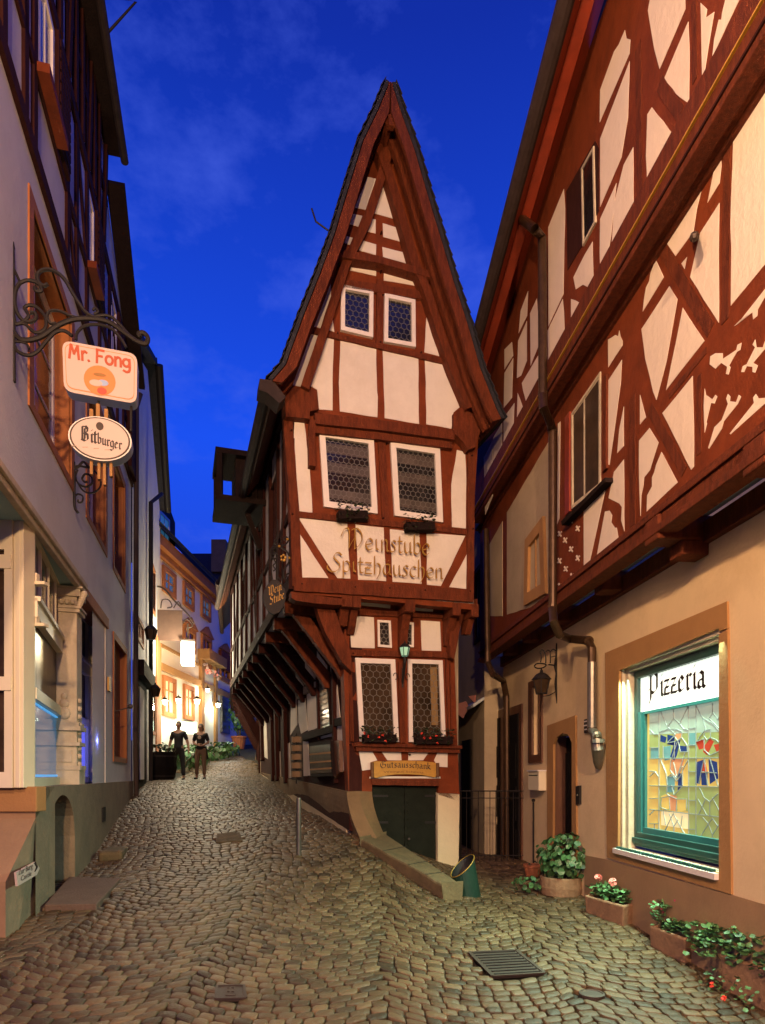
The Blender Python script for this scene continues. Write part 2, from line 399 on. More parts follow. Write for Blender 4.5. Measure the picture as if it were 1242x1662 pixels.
def strip(mb, P, a, b, w, o0, o1):
    a = Vector(a); b = Vector(b); d = b - a
    if d.length < 1e-4: return
    d.normalize(); n = Vector((-d.y, d.x)) * w / 2
    mb.extr([P.at(*(a + n), o1), P.at(*(b + n), o1), P.at(*(b - n), o1), P.at(*(a - n), o1)], -P.n * (o1 - o0))
def hexes(mb, P, q, s, w, o0, o1):
    us = [p[0] for p in q]; vs = [p[1] for p in q]; dx = s * math.sqrt(3); r = 0; y = min(vs) - s
    while y < max(vs) + s:
        x = min(us) - dx + (dx / 2 if r % 2 else 0)
        while x < max(us) + dx:
            P6 = [(x + s * math.cos(R(a)), y + s * math.sin(R(a))) for a in (90, 30, -30, -90)]
            for i in range(3):
                c = clipseg(q, P6[i], P6[i + 1])
                if c: strip(mb, P, c[0], c[1], w, o0, o1)
            x += dx
        y += 1.5 * s; r += 1
def window(P, px, parent, frame='white', fw=.06, o=0.0, glass='glass', hexs=0, bars=(), hbars=(), proud=.03, uvin=False, rec=-.004, leadm='lead', sash=0, name='window', label=None):
    """frame ring + pane (+ leading / glazing bars); px = outer quad TL,TR,BR,BL"""
    q = px if uvin else [P.uv(a, b, o) for a, b in px]
    mb = MB(); i1 = inset(q, fw); ring(mb, P, q, i1, o - .03, o + proud)
    if sash:
        i2 = inset(i1, sash); ring(mb, P, i1, i2, o - .03, o + proud * .35)
    else: i2 = i1
    TL, TR, BR, BL = [Vector(p) for p in i2]
    for t in bars: strip(mb, P, TL.lerp(TR, t), BL.lerp(BR, t), .035, o - .02, o + proud * .5)
    for t in hbars: strip(mb, P, TL.lerp(BL, t), TR.lerp(BR, t), .035, o - .02, o + proud * .52)
    f = mb.build(name, frame, parent, label=label)
    g = MB(); g.add([P.at(*p, o - rec) for p in i1], [(0, 1, 2, 3)]); g.build('pane', glass, f)
    if hexs:
        h = MB(); hexes(h, P, i2, hexs, .008, o - rec + .002, o - rec + .008); h.build('leading', leadm, f)
    return f
# ------------------------------------------------------------------ lettering with a broad nib (strokes in x-height units)
def arc(cx, cy, rx, ry, a0, a1, n=7):
    return [(cx + rx * math.cos(R(a0 + (a1 - a0) * i / n)), cy + ry * math.sin(R(a0 + (a1 - a0) * i / n))) for i in range(n + 1)]
ITAL = {
 'W': (1.85, [[(-.35, 1.0), (-.15, 1.5), (.15, 1.75), (.38, 1.6), (.42, .9), (.38, 0)], [(.38, 0), (.62, .5), (.95, 1.0)], [(.62, 1.62), (.92, 1.72), (.96, 1.0), (.92, 0)], [(.92, 0), (1.35, .35), (1.62, .95), (1.5, 1.5), (1.15, 1.78), (.92, 1.72)]]),
 'S': (.95, [[(1.0, 1.5), (.75, 1.72), (.4, 1.6), (.3, 1.25), (.55, .95), (.8, .65), (.75, .25), (.4, -.05), (0, -.05), (-.3, .2), (-.3, .5)]]),
 'e': (.78, [[(.08, .45), (.62, .62), (.6, .9), (.35, 1.0), (.08, .72), (.05, .3), (.3, 0), (.65, .15)]]),
 'i': (.50, [[(.14, 1.0), (.16, .2), (.34, .05)]]),
 'n': (.82, [[(.08, 1.0), (.1, 0)], [(.1, .7), (.35, 1.0), (.58, .9), (.6, .1), (.76, .05)]]),
 's': (.62, [[(.55, .9), (.3, 1.02), (.12, .8), (.42, .45), (.4, .1), (.1, 0), (-.02, .12)]]),
 't': (.52, [[(.18, 1.45), (.16, .2), (.32, .02), (.5, .1)], [(-.02, 1.0), (.45, 1.0)]]),
 'u': (.82, [[(.08, 1.0), (.1, .25), (.3, 0), (.6, .3)], [(.6, 1.0), (.62, .1), (.78, .05)]]),
 'b': (.80, [[(.1, 1.7), (.1, .1)], [(.1, .7), (.38, 1.0), (.66, .75), (.62, .25), (.35, -.02), (.1, .1)], [(.1, .1), (.35, -.02), (.5, .06)]]),
 'p': (.80, [[(.1, 1.0), (.1, -.55)], [(.1, .75), (.38, 1.0), (.66, .75), (.62, .2), (.35, 0), (.1, .12)]]),
 'z': (.70, [[(.0, 1.0), (.6, 1.0), (.1, .5)], [(.0, .52), (.5, .52)], [(.1, .5), (.0, 0), (.65, 0)]]),
 'h': (.80, [[(.1, 1.7), (.1, 0)], [(.1, .7), (.35, 1.0), (.62, .8), (.58, .1), (.3, -.45)]]),
 'ä': (.86, [[(.62, .95), (.3, 1.0), (.06, .65), (.08, .2), (.3, 0), (.62, .4)], [(.64, 1.0), (.64, .1), (.8, .05)], [(.2, 1.35), (.26, 1.4)], [(.52, 1.35), (.58, 1.4)]]),
 'c': (.66, [[(.6, .88), (.35, 1.0), (.08, .7), (.06, .25), (.32, 0), (.6, .14)]]),
 ' ': (.5, [])}
BL = {
 'P': (1.2, [[(.1, 1.6), (.3, 1.75), (.3, .0), (.1, -.35)], [(.3, 1.5), (.7, 1.75), (.95, 1.5), (.95, .6), (.6, .35), (.3, .5)], [(.0, .6), (.3, .8)]]),
 'B': (1.15, [[(.2, 1.7), (.2, .1)], [(.2, 1.6), (.6, 1.75), (.85, 1.5), (.8, 1.1), (.4, .95), (.85, .8), (.9, .25), (.55, 0), (.1, .15)], [(.5, 1.5), (.5, .2)]]),
 'G': (1.25, [[(1.0, 1.5), (.7, 1.7), (.35, 1.5), (.15, 1.1), (.15, .5), (.45, .0), (.9, .1), (1.05, .5), (1.0, .85), (.6, .9)], [(.55, 1.5), (.5, .6)]]),
 'W': (1.5, [[(.1, 1.6), (.3, 1.4), (.3, .2), (.5, 0), (.75, .25)], [(.75, 1.7), (.75, .2), (.95, 0), (1.25, .3), (1.25, 1.3), (1.05, 1.65)]]),
 'S': (1.0, [[(.85, 1.55), (.5, 1.75), (.2, 1.4), (.35, 1.05), (.75, .8), (.8, .35), (.5, .0), (.1, .2)]]),
 'i': (.42, [[(.08, .85), (.22, 1.0), (.22, .12), (.36, .0)], [(.2, 1.35), (.26, 1.45)]]),
 'z': (.66, [[(.05, .95), (.5, .95), (.15, .5)], [(.15, .5), (.1, .05), (.6, .05)], [(.1, .5), (.48, .5)]]),
 'e': (.66, [[(.5, .75), (.3, 1.0), (.12, .8), (.12, .15), (.3, 0), (.55, .18)], [(.5, .75), (.15, .5)]]),
 'r': (.56, [[(.06, .85), (.2, 1.0), (.2, .1), (.32, .0)], [(.2, .8), (.4, 1.0), (.52, .86)]]),
 'a': (.72, [[(.12, .85), (.3, 1.0), (.5, .85), (.5, .12), (.66, 0)], [(.5, .55), (.15, .45), (.12, .1), (.3, 0), (.5, .2)]]),
 't': (.50, [[(.2, 1.35), (.2, .12), (.36, 0)], [(.02, 1.0), (.42, 1.0)]]),
 'b': (.70, [[(.14, 1.7), (.14, .12), (.34, 0), (.55, .2), (.55, .8), (.35, 1.0), (.14, .8)]]),
 'u': (.74, [[(.06, .85), (.18, 1.0), (.18, .12), (.34, 0), (.54, .2)], [(.54, 1.0), (.54, .12), (.68, 0)]]),
 'g': (.70, [[(.5, .9), (.3, 1.0), (.12, .8), (.12, .15), (.32, 0), (.52, .2)], [(.52, 1.0), (.52, -.3), (.3, -.55), (.08, -.4)]]),
 'n': (.74, [[(.06, .85), (.18, 1.0), (.18, .1), (.28, 0)], [(.18, .8), (.4, 1.0), (.55, .85), (.55, .1), (.68, 0)]]),
 's': (.62, [[(.5, .85), (.3, 1.0), (.12, .75), (.48, .35), (.4, .05), (.1, .08)]]),
 'c': (.56, [[(.5, .85), (.3, 1.0), (.12, .8), (.12, .15), (.32, 0), (.52, .15)]]),
 'h': (.72, [[(.14, 1.7), (.14, .0)], [(.14, .75), (.38, 1.0), (.54, .8), (.52, .1), (.35, -.3)]]),
 'k': (.72, [[(.14, 1.7), (.14, .0)], [(.14, .55), (.4, 1.0), (.52, .8), (.2, .5), (.5, .1), (.66, 0)]]),
 '-': (.4, [[(.05, .5), (.32, .5)]]), ' ': (.4, [])}
FAT = {
 'M': (1.25, [[(.12, 0), (.25, 1.4), (.3, 1.5)], [(.3, 1.5), (.58, .55)], [(.58, .55), (.92, 1.5)], [(.92, 1.5), (1.05, 0)]]),
 'r': (.62, [[(.12, 1.0), (.15, 0)], [(.15, .75), (.35, 1.02), (.55, .9)]]),
 '.': (.38, [[(.12, .02), (.18, .05)]]),
 'F': (.95, [[(.1, 1.5), (.8, 1.45)], [(.15, 1.5), (.12, 0)], [(.12, .8), (.62, .78)]]),
 'o': (.88, [arc(.4, .5, .34, .48, 90, 450, 12)]),
 'n': (.85, [[(.12, 1.0), (.14, 0)], [(.14, .72), (.4, 1.02), (.64, .8), (.68, 0)]]),
 'g': (.88, [arc(.38, .55, .32, .42, 90, 450, 12), [(.7, 1.0), (.72, -.2), (.45, -.5), (.12, -.38)]]),
 ' ': (.45, [])}
def letter_strokes(text, font, nib=.20, ang=40, mono=0, track=0):
    quads = []; x = 0
    nx, ny = nib / 2 * math.cos(R(ang)), nib / 2 * math.sin(R(ang))
    for ch in text:
        adv, st = font[ch]
        for s in st:
            if mono or len(s) > 3: # smooth
                s2 = []
                for i in range(len(s) - 1):
                    p0 = s[max(i - 1, 0)]; p1 = s[i]; p2 = s[i + 1]; p3 = s[min(i + 2, len(s) - 1)]
                    for t in (0, .25, .5, .75):
                        s2.append(tuple(.5 * (2 * p1[k] + (p2[k] - p0[k]) * t + (2 * p0[k] - 5 * p1[k] + 4 * p2[k] - p3[k]) * t * t + (3 * p1[k] - p0[k] - 3 * p2[k] + p3[k]) * t ** 3) for k in (0, 1)))
                s2.append(s[-1]); s = s2 if font is not BL else s
            for i in range(len(s) - 1):
                (ax, ay), (bx, by) = s[i], s[i + 1]
                if mono:
                    d = Vector((bx - ax, by - ay)); d = d.normalized() if d.length > 1e-6 else Vector((1, 0)); e = d * mono * .35; n = Vector((-d.y, d.x)) * mono / 2
                    quads.append([(x + ax - e.x + n.x, ay - e.y + n.y), (x + bx + e.x + n.x, by + e.y + n.y), (x + bx + e.x - n.x, by + e.y - n.y), (x + ax - e.x - n.x, ay - e.y - n.y)])
                else:
                    th = .035
                    q = [(ax - nx, ay - ny), (bx - nx, by - ny), (bx + nx, by + ny), (ax + nx, ay + ny)]
                    # ensure minimal thickness
                    d = Vector((bx - ax, by - ay)); n = Vector((-d.y, d.x)); n = n.normalized() * th / 2 if n.length > 1e-6 else Vector((0, th))
                    q2 = [(ax + n.x, ay + n.y), (bx + n.x, by + n.y), (bx - n.x, by - n.y), (ax - n.x, ay - n.y)]
                    quads.append([(x + p, y) for p, y in q]); quads.append([(x + p, y) for p, y in q2])
        x += adv + track
    return quads, x
def lettering(name, text, font, place, m, parent, nib=.2, ang=40, mono=0, track=0, shear=0.0, **k):
    """place(s, t) with s in 0..1 along the line, t in x-heights -> 3D front point, and normal thickness"""
    quads, wd = letter_strokes(text, font, nib, ang, mono, track); mb = MB(); z = 0
    for q in quads:
        z = (z + 1) % 7
        mb.extr([place((a + b * shear) / wd, b, .0004 * z) for a, b in q], place.back)
    return mb.build(name, m, parent, **k)
class PlaceLine:
    """text line between two pixel points of a plane, xh = x-height in metres; sag bows the line"""
    def __init__(s, P, a, b, xh, o, th=.012, sag=0): s.P = P; s.a = Vector(P.uv(*a, o)); s.b = Vector(P.uv(*b, o)); s.xh = xh; s.o = o; s.back = -P.n * th; s.sag = sag
    def __call__(s, x, y, e=0):
        d = (s.b - s.a); n = Vector((0, 1)); p = s.a + d * x + n * (y * s.xh + s.sag * (1 - (2 * x - 1) ** 2)); return s.P.at(p.x, p.y, s.o + e)
def font_mesh(text):
    cu = bpy.data.curves.new('t', 'FONT'); cu.body = text; cu.size = 1; o = bpy.data.objects.new('t', cu)
    C.objects.link(o); dg = bpy.context.evaluated_depsgraph_get(); me = bpy.data.meshes.new_from_object(o.evaluated_get(dg))
    v = [tuple(a.co) for a in me.vertices]; f = [tuple(p.vertices) for p in me.polygons]
    bpy.data.objects.remove(o); bpy.data.curves.remove(cu); bpy.data.meshes.remove(me)
    return v, f
def font_text(name, text, place, m, parent, wide=None, **k):
    v, f = font_mesh(text); w_ = max(p[0] for p in v); vv = [place(p[0] / w_, p[1], 0) for p in v]
    return addmesh(name, vv, f, m, parent, **k)

# ------------------------------------------------------------------ wall planes (real distances in metres)
aL = 355.0
PL = Plane((-1.95, 0), ((aL - CX) / F, 1)); 
if PL.n.x < 0: PL.n = -PL.n
aR = 525.0
def rplane(x0):
    p = Plane((x0, 0), ((aR - CX) / F, 1))
    if p.n.x > 0: p.n = -p.n
    return p
PR0 = rplane(3.40); PR1 = rplane(3.0); PR2 = rplane(2.80)
fd = Vector((.955, .297, 0)).normalized()
PB = Plane((1.228, 10.4), fd)
if PB.n.y > 0: PB.n = -PB.n
PC = PB.off(.42); PD = PB.off(.50); PV = PB.off(.98)
sd = Vector((-.30, .954, 0)).normalized()
PSB = Plane((-.507, 9.86), sd)
if PSB.n.x > 0: PSB.n = -PSB.n
cC = PC.pt(477, 900)
PSC = Plane((cC.x, cC.y), sd)
if PSC.n.x > 0: PSC.n = -PSC.n
PF = Plane((-8.6, 0), (.041, 1))
if PF.n.x < 0: PF.n = -PF.n

# ------------------------------------------------------------------ terrain
def lz(px, x0): return x0 / ((CX - px) / F - .2533)
gp = []
def G(px, py, z): gp.append(((px - CX) / F * z, z, EYE + (HY - py) / F * z))
G(20, 1520, 6.15); G(70, 1466, 7.2); G(115, 1431, 8.5); G(150, 1392, 9.9); G(215, 1290, 14.6); G(240, 1268, 17.6)
G(290, 1266, 20.5); G(330, 1264, 20.5); G(300, 1212, 33); G(400, 1216, 30); G(350, 1236, 26)
G(1242, 1640, 5.0); G(1000, 1480, 7.6); G(870, 1400, 10.6); G(745, 1412, 10.4); G(485, 1392, 9.3); G(567, 1352, 9.95)
G(520, 1325, 11.9); G(465, 1290, 15.6); G(440, 1268, 18.5); G(415, 1236, 23); G(600, 1376, 9.3); G(750, 1464, 8.3); G(670, 1421, 8.85)
G(600, 1662, 4.45); G(100, 1645, 4.6); G(1100, 1662, 4.7); G(800, 1425, 10.0); G(765, 1385, 12.8); G(752, 1368, 15)
gp += [(-3, 0, .02), (3, 0, -.05), (0, -7, -.05), (-12, 3, .0), (10, 3, -.2), (-6, 45, 4.0), (0, 45, 3.9), (-14, 40, 3.6), (8, 30, 2.0), (8, 14, .3), (-9, 18, 1.5), (-9, 28, 2.5)]
gp = np.array(gp)
def _phi(d): return d
A = np.linalg.norm(gp[:, None, :2] - gp[None, :, :2], axis=2)
n_ = len(gp)
K = np.zeros((n_ + 3, n_ + 3)); K[:n_, :n_] = np.sqrt(A ** 2 + .5) ; K[:n_, n_] = 1; K[:n_, n_ + 1:] = gp[:, :2]; K[n_:, :n_] = K[:n_, n_:].T
K[:n_, :n_] -= np.eye(n_) * .12
co = np.linalg.solve(K, np.concatenate([gp[:, 2], [0, 0, 0]]))
GP = gp.copy(); GN = n_
def gh(x, y):
    x = np.asarray(x, float); y = np.asarray(y, float)
    yc = np.clip(y, -10, 50); xc = np.clip(x, -16, 12)
    d = np.sqrt((xc[..., None] - GP[:, 0]) ** 2 + (yc[..., None] - GP[:, 1]) ** 2 + .5)
    return d @ co[:GN] + co[GN] + co[GN + 1] * xc + co[GN + 2] * yc
def g1(x, y): return float(gh(np.array([x]), np.array([y]))[0])
def onground(px, py, z0=2, z1=60):
    """where the ray through a photo pixel meets the ground"""
    zs = np.linspace(z0, z1, 3000); X = (px - CX) / F * zs; Zr = EYE + (HY - py) / F * zs
    h = gh(X, zs); k = np.where(Zr <= h)[0]
    z = zs[k[0]] if len(k) else zs[-1]
    return Vector(((px - CX) / F * z, z, g1((px - CX) / F * z, z)))
xs = sorted(set([-400, -150, -60, -30, -20] + list(np.arange(-15, 13, .5)) + [20, 40, 100, 400]))
ys = sorted(set([-200, -60, -25] + list(np.arange(-10, 51, .5)) + [70, 120, 300, 900]))
XX, YY = np.meshgrid(xs, ys); ZZ = gh(XX, YY)
v = [(float(a), float(b), float(c) - .012) for a, b, c in zip(XX.ravel(), YY.ravel(), ZZ.ravel())]
nx_ = len(xs); f = [(j * nx_ + i, j * nx_ + i + 1, (j + 1) * nx_ + i + 1, (j + 1) * nx_ + i) for j in range(len(ys) - 1) for i in range(nx_ - 1)]
addmesh('ground', v, f, 'earth', kind='structure', smooth=True)
# cobbles: segmental arcs, every stone a real little block
rs = np.random.RandomState(3)
def in_wine(x, y):
    p = Vector((x, y, 0)); a = (p - PB.o).dot(PB.n); b = (p - PSB.o).dot(PSB.n); c = (p - PB.o).dot(PB.u)
    return a < -.05 and b < -.05 and c < -.02
stones = []
Wd = 1.55; hh = .112
covers = [[onground(*q) for q in qq] for qq in (((760, 1551), (840, 1547), (888, 1588), (798, 1594)), ((352, 1609), (396, 1607), (399, 1628), (350, 1630)), ((352, 1357), (389, 1354), (394, 1368), (350, 1371)), ((945, 1612), (961, 1608), (977, 1612), (980, 1619), (975, 1627), (961, 1630), (947, 1627), (942, 1619)), ((72, 1482), (157, 1481), (190, 1434), (112, 1430)))]
covers = [[(p.x, p.y) for p in c] for c in covers]
def addstones(s0, s1, t0, t1, h, wst, amp, shear, test):
    nrow = int((t1 - t0) / h)
    for k in range(nrow):
        s = s0 + rs.uniform(0, wst); 
        while s < s1:
            wd = wst * rs.uniform(.82, 1.22); a, b = s, s + wd; s = b
            def P_(sx, kk):
                xr = ((sx / Wd) % 1.0) * 2 - 1; t = t0 + kk * h - amp * (1 - xr * xr) * Wd
                return sx + shear(t), t
            c = P_((a + b) / 2, k + .5)
            if not test(*c): continue
            q = [P_(a, k), P_(b, k), P_(b, k + 1), P_(a, k + 1)]
            stones.append([(x + rs.uniform(-.006, .006), y + rs.uniform(-.006, .006)) for x, y in q])
def okk(x, y):
    if in_wine(x, y): return False
    if x < -1.95 - .2533 * y - .4 and y > 5.5: return False
    if x < -6.5 and y < 22: return False
    if x > 3.4 - .0914 * y + .15: return False
    for c in covers:
        if inpoly(c, x, y): return False
    return True
shr = lambda t: -.27 * max(0, t - 9)
addstones(-5.5, 4.2, 2.2, 12.2, hh, .132, .20, shr, lambda x, y: okk(x, y) and y < 12 and not (y > 9.6 and x < 0.2 and False))
addstones(-5.5, 5.5, 12.0, 20.0, .115, .135, .10, shr, okk)
addstones(-9.5, 5.5, 20.0, 38.0, .135, .16, .06, shr, lambda x, y: okk(x, y) and x < 1)
v = []; f = []
q = np.array(stones); cen = q.mean(1); ns = len(q)
pts8 = []
for i in range(4):
    a = q[:, i]; b = q[:, (i + 1) % 4]; pts8 += [a * .84 + b * .16, a * .16 + b * .84]
pts8 = np.stack(pts8, 1)          # ns,8,2
dz = rs.uniform(-.005, .005, ns); tilt = rs.uniform(-.035, .035, (ns, 2)); far = np.clip((cen[:, 1] - 12) / 10, 0, 1)
rings = []
jit = rs.uniform(.93, 1.0, (ns, 8, 1))
for sc_, hz in ((.972, -.03), (.965, .011), (.935, .0195), (.86, .0222)):
    p = cen[:, None] + (pts8 - cen[:, None]) * sc_ * jit; z = gh(p[..., 0], p[..., 1]) + hz * .92 + (dz[:, None] + ((p - cen[:, None]) * tilt[:, None]).sum(2)) * (1 if hz > -.02 else 0)
    rings.append(np.concatenate([p, z[..., None]], 2))
top = np.concatenate([cen, (gh(cen[:, 0], cen[:, 1]) + .0232 + dz)[:, None]], 1)[:, None]
V = np.concatenate(rings + [top], 1)      # ns,33,3
tmpl = []
for r_ in range(3):
    for j in range(8): tmpl.append((r_ * 8 + j, r_ * 8 + (j + 1) % 8, r_ * 8 + 8 + (j + 1) % 8, r_ * 8 + 8 + j))
tri = [(24 + j, 24 + (j + 1) % 8, 32) for j in range(8)]
Q4 = (np.array(tmpl)[None] + (np.arange(ns) * 33)[:, None, None]).reshape(-1, 4)
T3 = (np.array(tri)[None] + (np.arange(ns) * 33)[:, None, None]).reshape(-1, 3)
me = bpy.data.meshes.new('cobblestones'); me.from_pydata(V.reshape(-1, 3).tolist(), [], Q4.tolist() + T3.tolist())
me.materials.append(M['cobble']); me.polygons.foreach_set('use_smooth', [True] * len(me.polygons)); me.update()
ob = bpy.data.objects.new('cobbled_street', me); C.objects.link(ob); ob['kind'] = 'structure'
print('stones', ns)
# ================================================================== left inn (facade along PL)
def zl(px, off=0): return PL.uv(px, 1000, off)[0]
lb = thing('corner_inn', 'grey plastered inn on the left with orange window surrounds and shopfront with blue lit panes', 'building', (PL.at(0, 0).x - 2, 8, 0))
u_end = zl(213)
HD = PL.uv(126, 953)[1]           # underside of the hood over the shopfront
uA0, uA1 = zl(45), zl(119); uB0, uB1 = zl(139), zl(173); uC0, uC1 = zl(183), zl(203)
vS = 3.78 + EYE; vT = 6.05 + EYE
tr = .17
holes = [(uA0 + tr, uA1 - tr, vS + .1, vT - .12, .26), (uB0 + tr, uB1 - tr, vS + .1, vT - .12, .26), (uC0 + .12, uC1 - .12, vS + .1, vT - .12, .26)]
wall('wall', PL, -2.0, u_end, HD, 9.9, holes, 'plaster_left', lb, mrev='orange_trim')
for (a, b), t in (((uA0, uA1), tr), ((uB0, uB1), tr), ((uC0, uC1), .12)):
    mb = MB(); o4 = [(a, vT), (b, vT), (b, vS), (a, vS)]; i4 = [(a + t, vT - .12), (b - t, vT - .12), (b - t, vS + .1), (a + t, vS + .1)]
    ring(mb, PL, o4, i4, -.02, .018); fr = mb.build('window_surround', 'orange_trim', lb)
    g4 = [(p[0], p[1]) for p in i4]
    window(PL, g4, lb, 'white', .07, o=-.22, glass='glass', bars=(.5,), hbars=(.33, .66), uvin=True, sash=.03)
# ground floor: plinth, shopfront
P0 = 1.62                            # sill height
ug0 = zl(50); ugE = u_end
uar0, uar1 = zl(70) , zl(115)
ztop = EYE + (HY - 1300) / F * 7.7
wall('ground_floor_wall', PL, zl(150) , u_end, P0, HD + .0, [(zl(183), zl(205), 2.05, 4.35, .16)], 'plaster_left', lb, mrev='orange_trim')
mb = MB(); a, b = zl(183), zl(205)
ring(mb, PL, [(a - .0, 4.4), (b + .0, 4.4), (b + .0, 2.0), (a - .0, 2.0)], [(a + .1, 4.28), (b - .1, 4.28), (b - .1, 2.1), (a + .1, 2.1)], -.02, .02); mb.build('window_surround', 'orange_trim', lb)
mb = MB(); mb.pbox(PL, a + .05, b - .05, 2.05, 4.35, -.17, -.12); mb.build('shutter', 'orange_trim', lb)
# plinth with arched cellar doorway
pl = PL.off(.05); v = []; f = []
um = (uar0 + uar1) / 2; hw = (uar1 - uar0) / 2; vb = -.6; vsp = .95; varch = EYE + (HY - 1291) / F * 7.75
def archtop(u):
    t = max(-1, min(1, (u - um) / hw)); return vsp + (varch - vsp) * math.sqrt(max(0, 1 - t * t))
n_a = 16; us_ = [uar0 + (uar1 - uar0) * i / n_a for i in range(n_a + 1)]
mb = MB()
def pq(a0, a1, b0, b1, c0, c1): mb.add([pl.at(a0, b0), pl.at(a1, c0), pl.at(a1, c1), pl.at(a0, b1)], [(0, 1, 2, 3)])
pq(ug0 - .02, uar0, vb, P0, vb, P0); pq(uar1, ugE, vb, P0, vb, P0)
for i in range(n_a): pq(us_[i], us_[i + 1], archtop(us_[i]), P0, archtop(us_[i + 1]), P0)
for i in range(n_a): mb.add([pl.at(us_[i], archtop(us_[i])), pl.at(us_[i + 1], archtop(us_[i + 1])), pl.at(us_[i + 1], archtop(us_[i + 1]), -.42), pl.at(us_[i], archtop(us_[i]), -.42)], [(0, 1, 2, 3)])
for u_ in (uar0, uar1): mb.add([pl.at(u_, vb), pl.at(u_, vsp), pl.at(u_, vsp, -.42), pl.at(u_, vb, -.42)], [(0, 1, 2, 3)])
mb.add([pl.at(ug0 - .02, P0), pl.at(ugE, P0), pl.at(ugE, P0, -.5), pl.at(ug0 - .02, P0, -.5)], [(0, 1, 2, 3)])
# flared corner and front face
fc = pl.at(ug0 - .02, P0); zc = fc.y; base = Vector(((9 - CX) / F * 6.05, 6.05, -.5)); zf = Vector((fc.x, zc, P0))
mid = Vector((fc.x, zc, 1.30))
mb.add([fc, mid, Vector((base.x, base.y, .75)), base, pl.at(ug0 + .8, vb), pl.at(ug0 + .8, P0)], [(0, 1, 2, 3, 4, 5)])
mb.build('plinth', 'plinth_left', lb)
mb = MB(); lx = -9
mb.add([zf, mid, Vector((lx, zc, 1.30)), Vector((lx, zc, P0))], [(0, 1, 2, 3)])
mb.add([mid, Vector((base.x, base.y, .75)), Vector((lx, base.y, .75)), Vector((lx, zc, 1.30))], [(0, 1, 2, 3)])
mb.add([Vector((base.x, base.y, .75)), base, Vector((lx, base.y, -.5)), Vector((lx, base.y, .75))], [(0, 1, 2, 3)])
mb.build('corner_base', 'plinth_right', lb)
mb = MB(); mb.box((fc.x - 2.4, zc + .06, 1.50), (4.86, .20, .26)); mb.build('sill_ledge', 'ochre_trim', lb, bevel=.01)
mb = MB(); mb.pbox(pl, uar0 - .1, uar1 + .1, vb, varch + .05, -.46, -.42)
for i in range(7): mb.pbox(pl, uar0 + .02 + i * .2, uar0 + .19 + i * .2, vb, varch + .03, -.42, -.40)
mb.build('cellar_door', 'door_cellar', lb)
mb = MB(); u_ = zl(160); mb.pbox(pl, u_, u_ + .3, .98, 1.22, -.02, .012); mb.build('vent_grille', 'iron', lb)
# soffit, hood moulding
mb = MB(); mb.add([PL.at(-2, HD), PL.at(zl(172), HD), PL.at(zl(172), HD, -.55), PL.at(zl(50), HD, -2.5), PL.at(-2, HD, -3.5)], [(0, 1, 2, 3, 4)]); mb.build('soffit', 'soffit', lb)
mb = MB(); mb.pbox(PL, -2, zl(132), HD - .03, HD + .15, -.02, .05); mb.pbox(PL, -2, zl(132), HD + .04, HD + .11, .05, .085); mb.build('hood_moulding', 'stone_trim', lb, bevel=.008)
mb = MB(); mb.pbox(PL, zl(132) + .002, zl(173), HD - .06, HD + .12, -.25, .04); mb.build('lintel', 'orange_trim', lb, bevel=.008)
# end jamb of the recess and its back
uj = zl(170); uj0 = zl(152, 0)
mb = MB(); mb.add([PL.at(uj, P0), PL.at(uj, HD), PL.at(uj, HD, -.32), PL.at(uj, P0, -.32)], [(0, 1, 2, 3)]); mb.pbox(PL, uj, uj + .02, P0, HD, -.3, .012)
mb.build('recess_jamb', 'plaster_shop', lb)
mb = MB(); mb.add([PL.at(zl(150) - .3, P0), PL.at(uj, P0), PL.at(uj, P0, -.4), PL.at(zl(100), P0, -.4)], [(0, 1, 2, 3)]); mb.build('shop_sill', 'stone_trim', lb)
# window 1 plane (splayed)
pS0 = Vector(((49 - CX) / F * 6.7, 6.7)); pS1 = Vector(((101.5 - CX) / F * 9.22, 9.22))
PS = Plane(pS0, pS1 - pS0)
if PS.n.x < 0: PS.n = -PS.n
LS = (pS1 - pS0).length
def shopwin(P, u0, u1, name, low, tilt=0):
    v0, v1 = P0 - .0, HD
    vt1 = 3.62; vt2 = 3.42; vm = 2.62
    mb = MB()
    ring(mb, P, [(u0, v1), (u1, v1), (u1, v0), (u0, v0)], [(u0 + .07, v1 - .03), (u1 - .06, v1 - .03), (u1 - .06, v0 + .10), (u0 + .07, v0 + .10)], -.05, .02)
    mb.pbox(P, u0, u1, vt2, vt1, -.04, .05); mb.pbox(P, u0, u1, vt1 - .03, vt1 + .02, -.04, .08); mb.pbox(P, u0 + .05, u1 - .05, vm - .06, vm + .06, -.04, .035)
    for i in range(1, 3 if u1 - u0 < 1 else 4):
        t = u0 + (u1 - u0) * i / (3 if u1 - u0 < 1 else 4); mb.pbox(P, t - .025, t + .025, vt1, v1 - .03, -.04, .0)
    fr = mb.build(name, 'cream', lb)
    g = MB(); g.add([P.at(u0, vt1, -.03), P.at(u1, vt1, -.03), P.at(u1, v1, -.03), P.at(u0, v1, -.03)], [(0, 1, 2, 3)]); g.build('transom_pane', 'glass', fr)
    g = MB(); g.add([P.at(u0, vm, -.03), P.at(u1, vm, -.03), P.at(u1, vt2, -.03), P.at(u0, vt2, -.03)], [(0, 1, 2, 3)]); g.build('upper_pane', 'glass_warm', fr)
    g = MB(); g.add([P.at(u0, v0, -.03), P.at(u1, v0, -.03), P.at(u1, vm, -.03), P.at(u0, vm, -.03)], [(0, 1, 2, 3)]); g.build('lower_pane', low, fr)
    return fr
f1 = shopwin(PS, .12, LS, 'shop_window', 'glass_blue')
mb = MB()
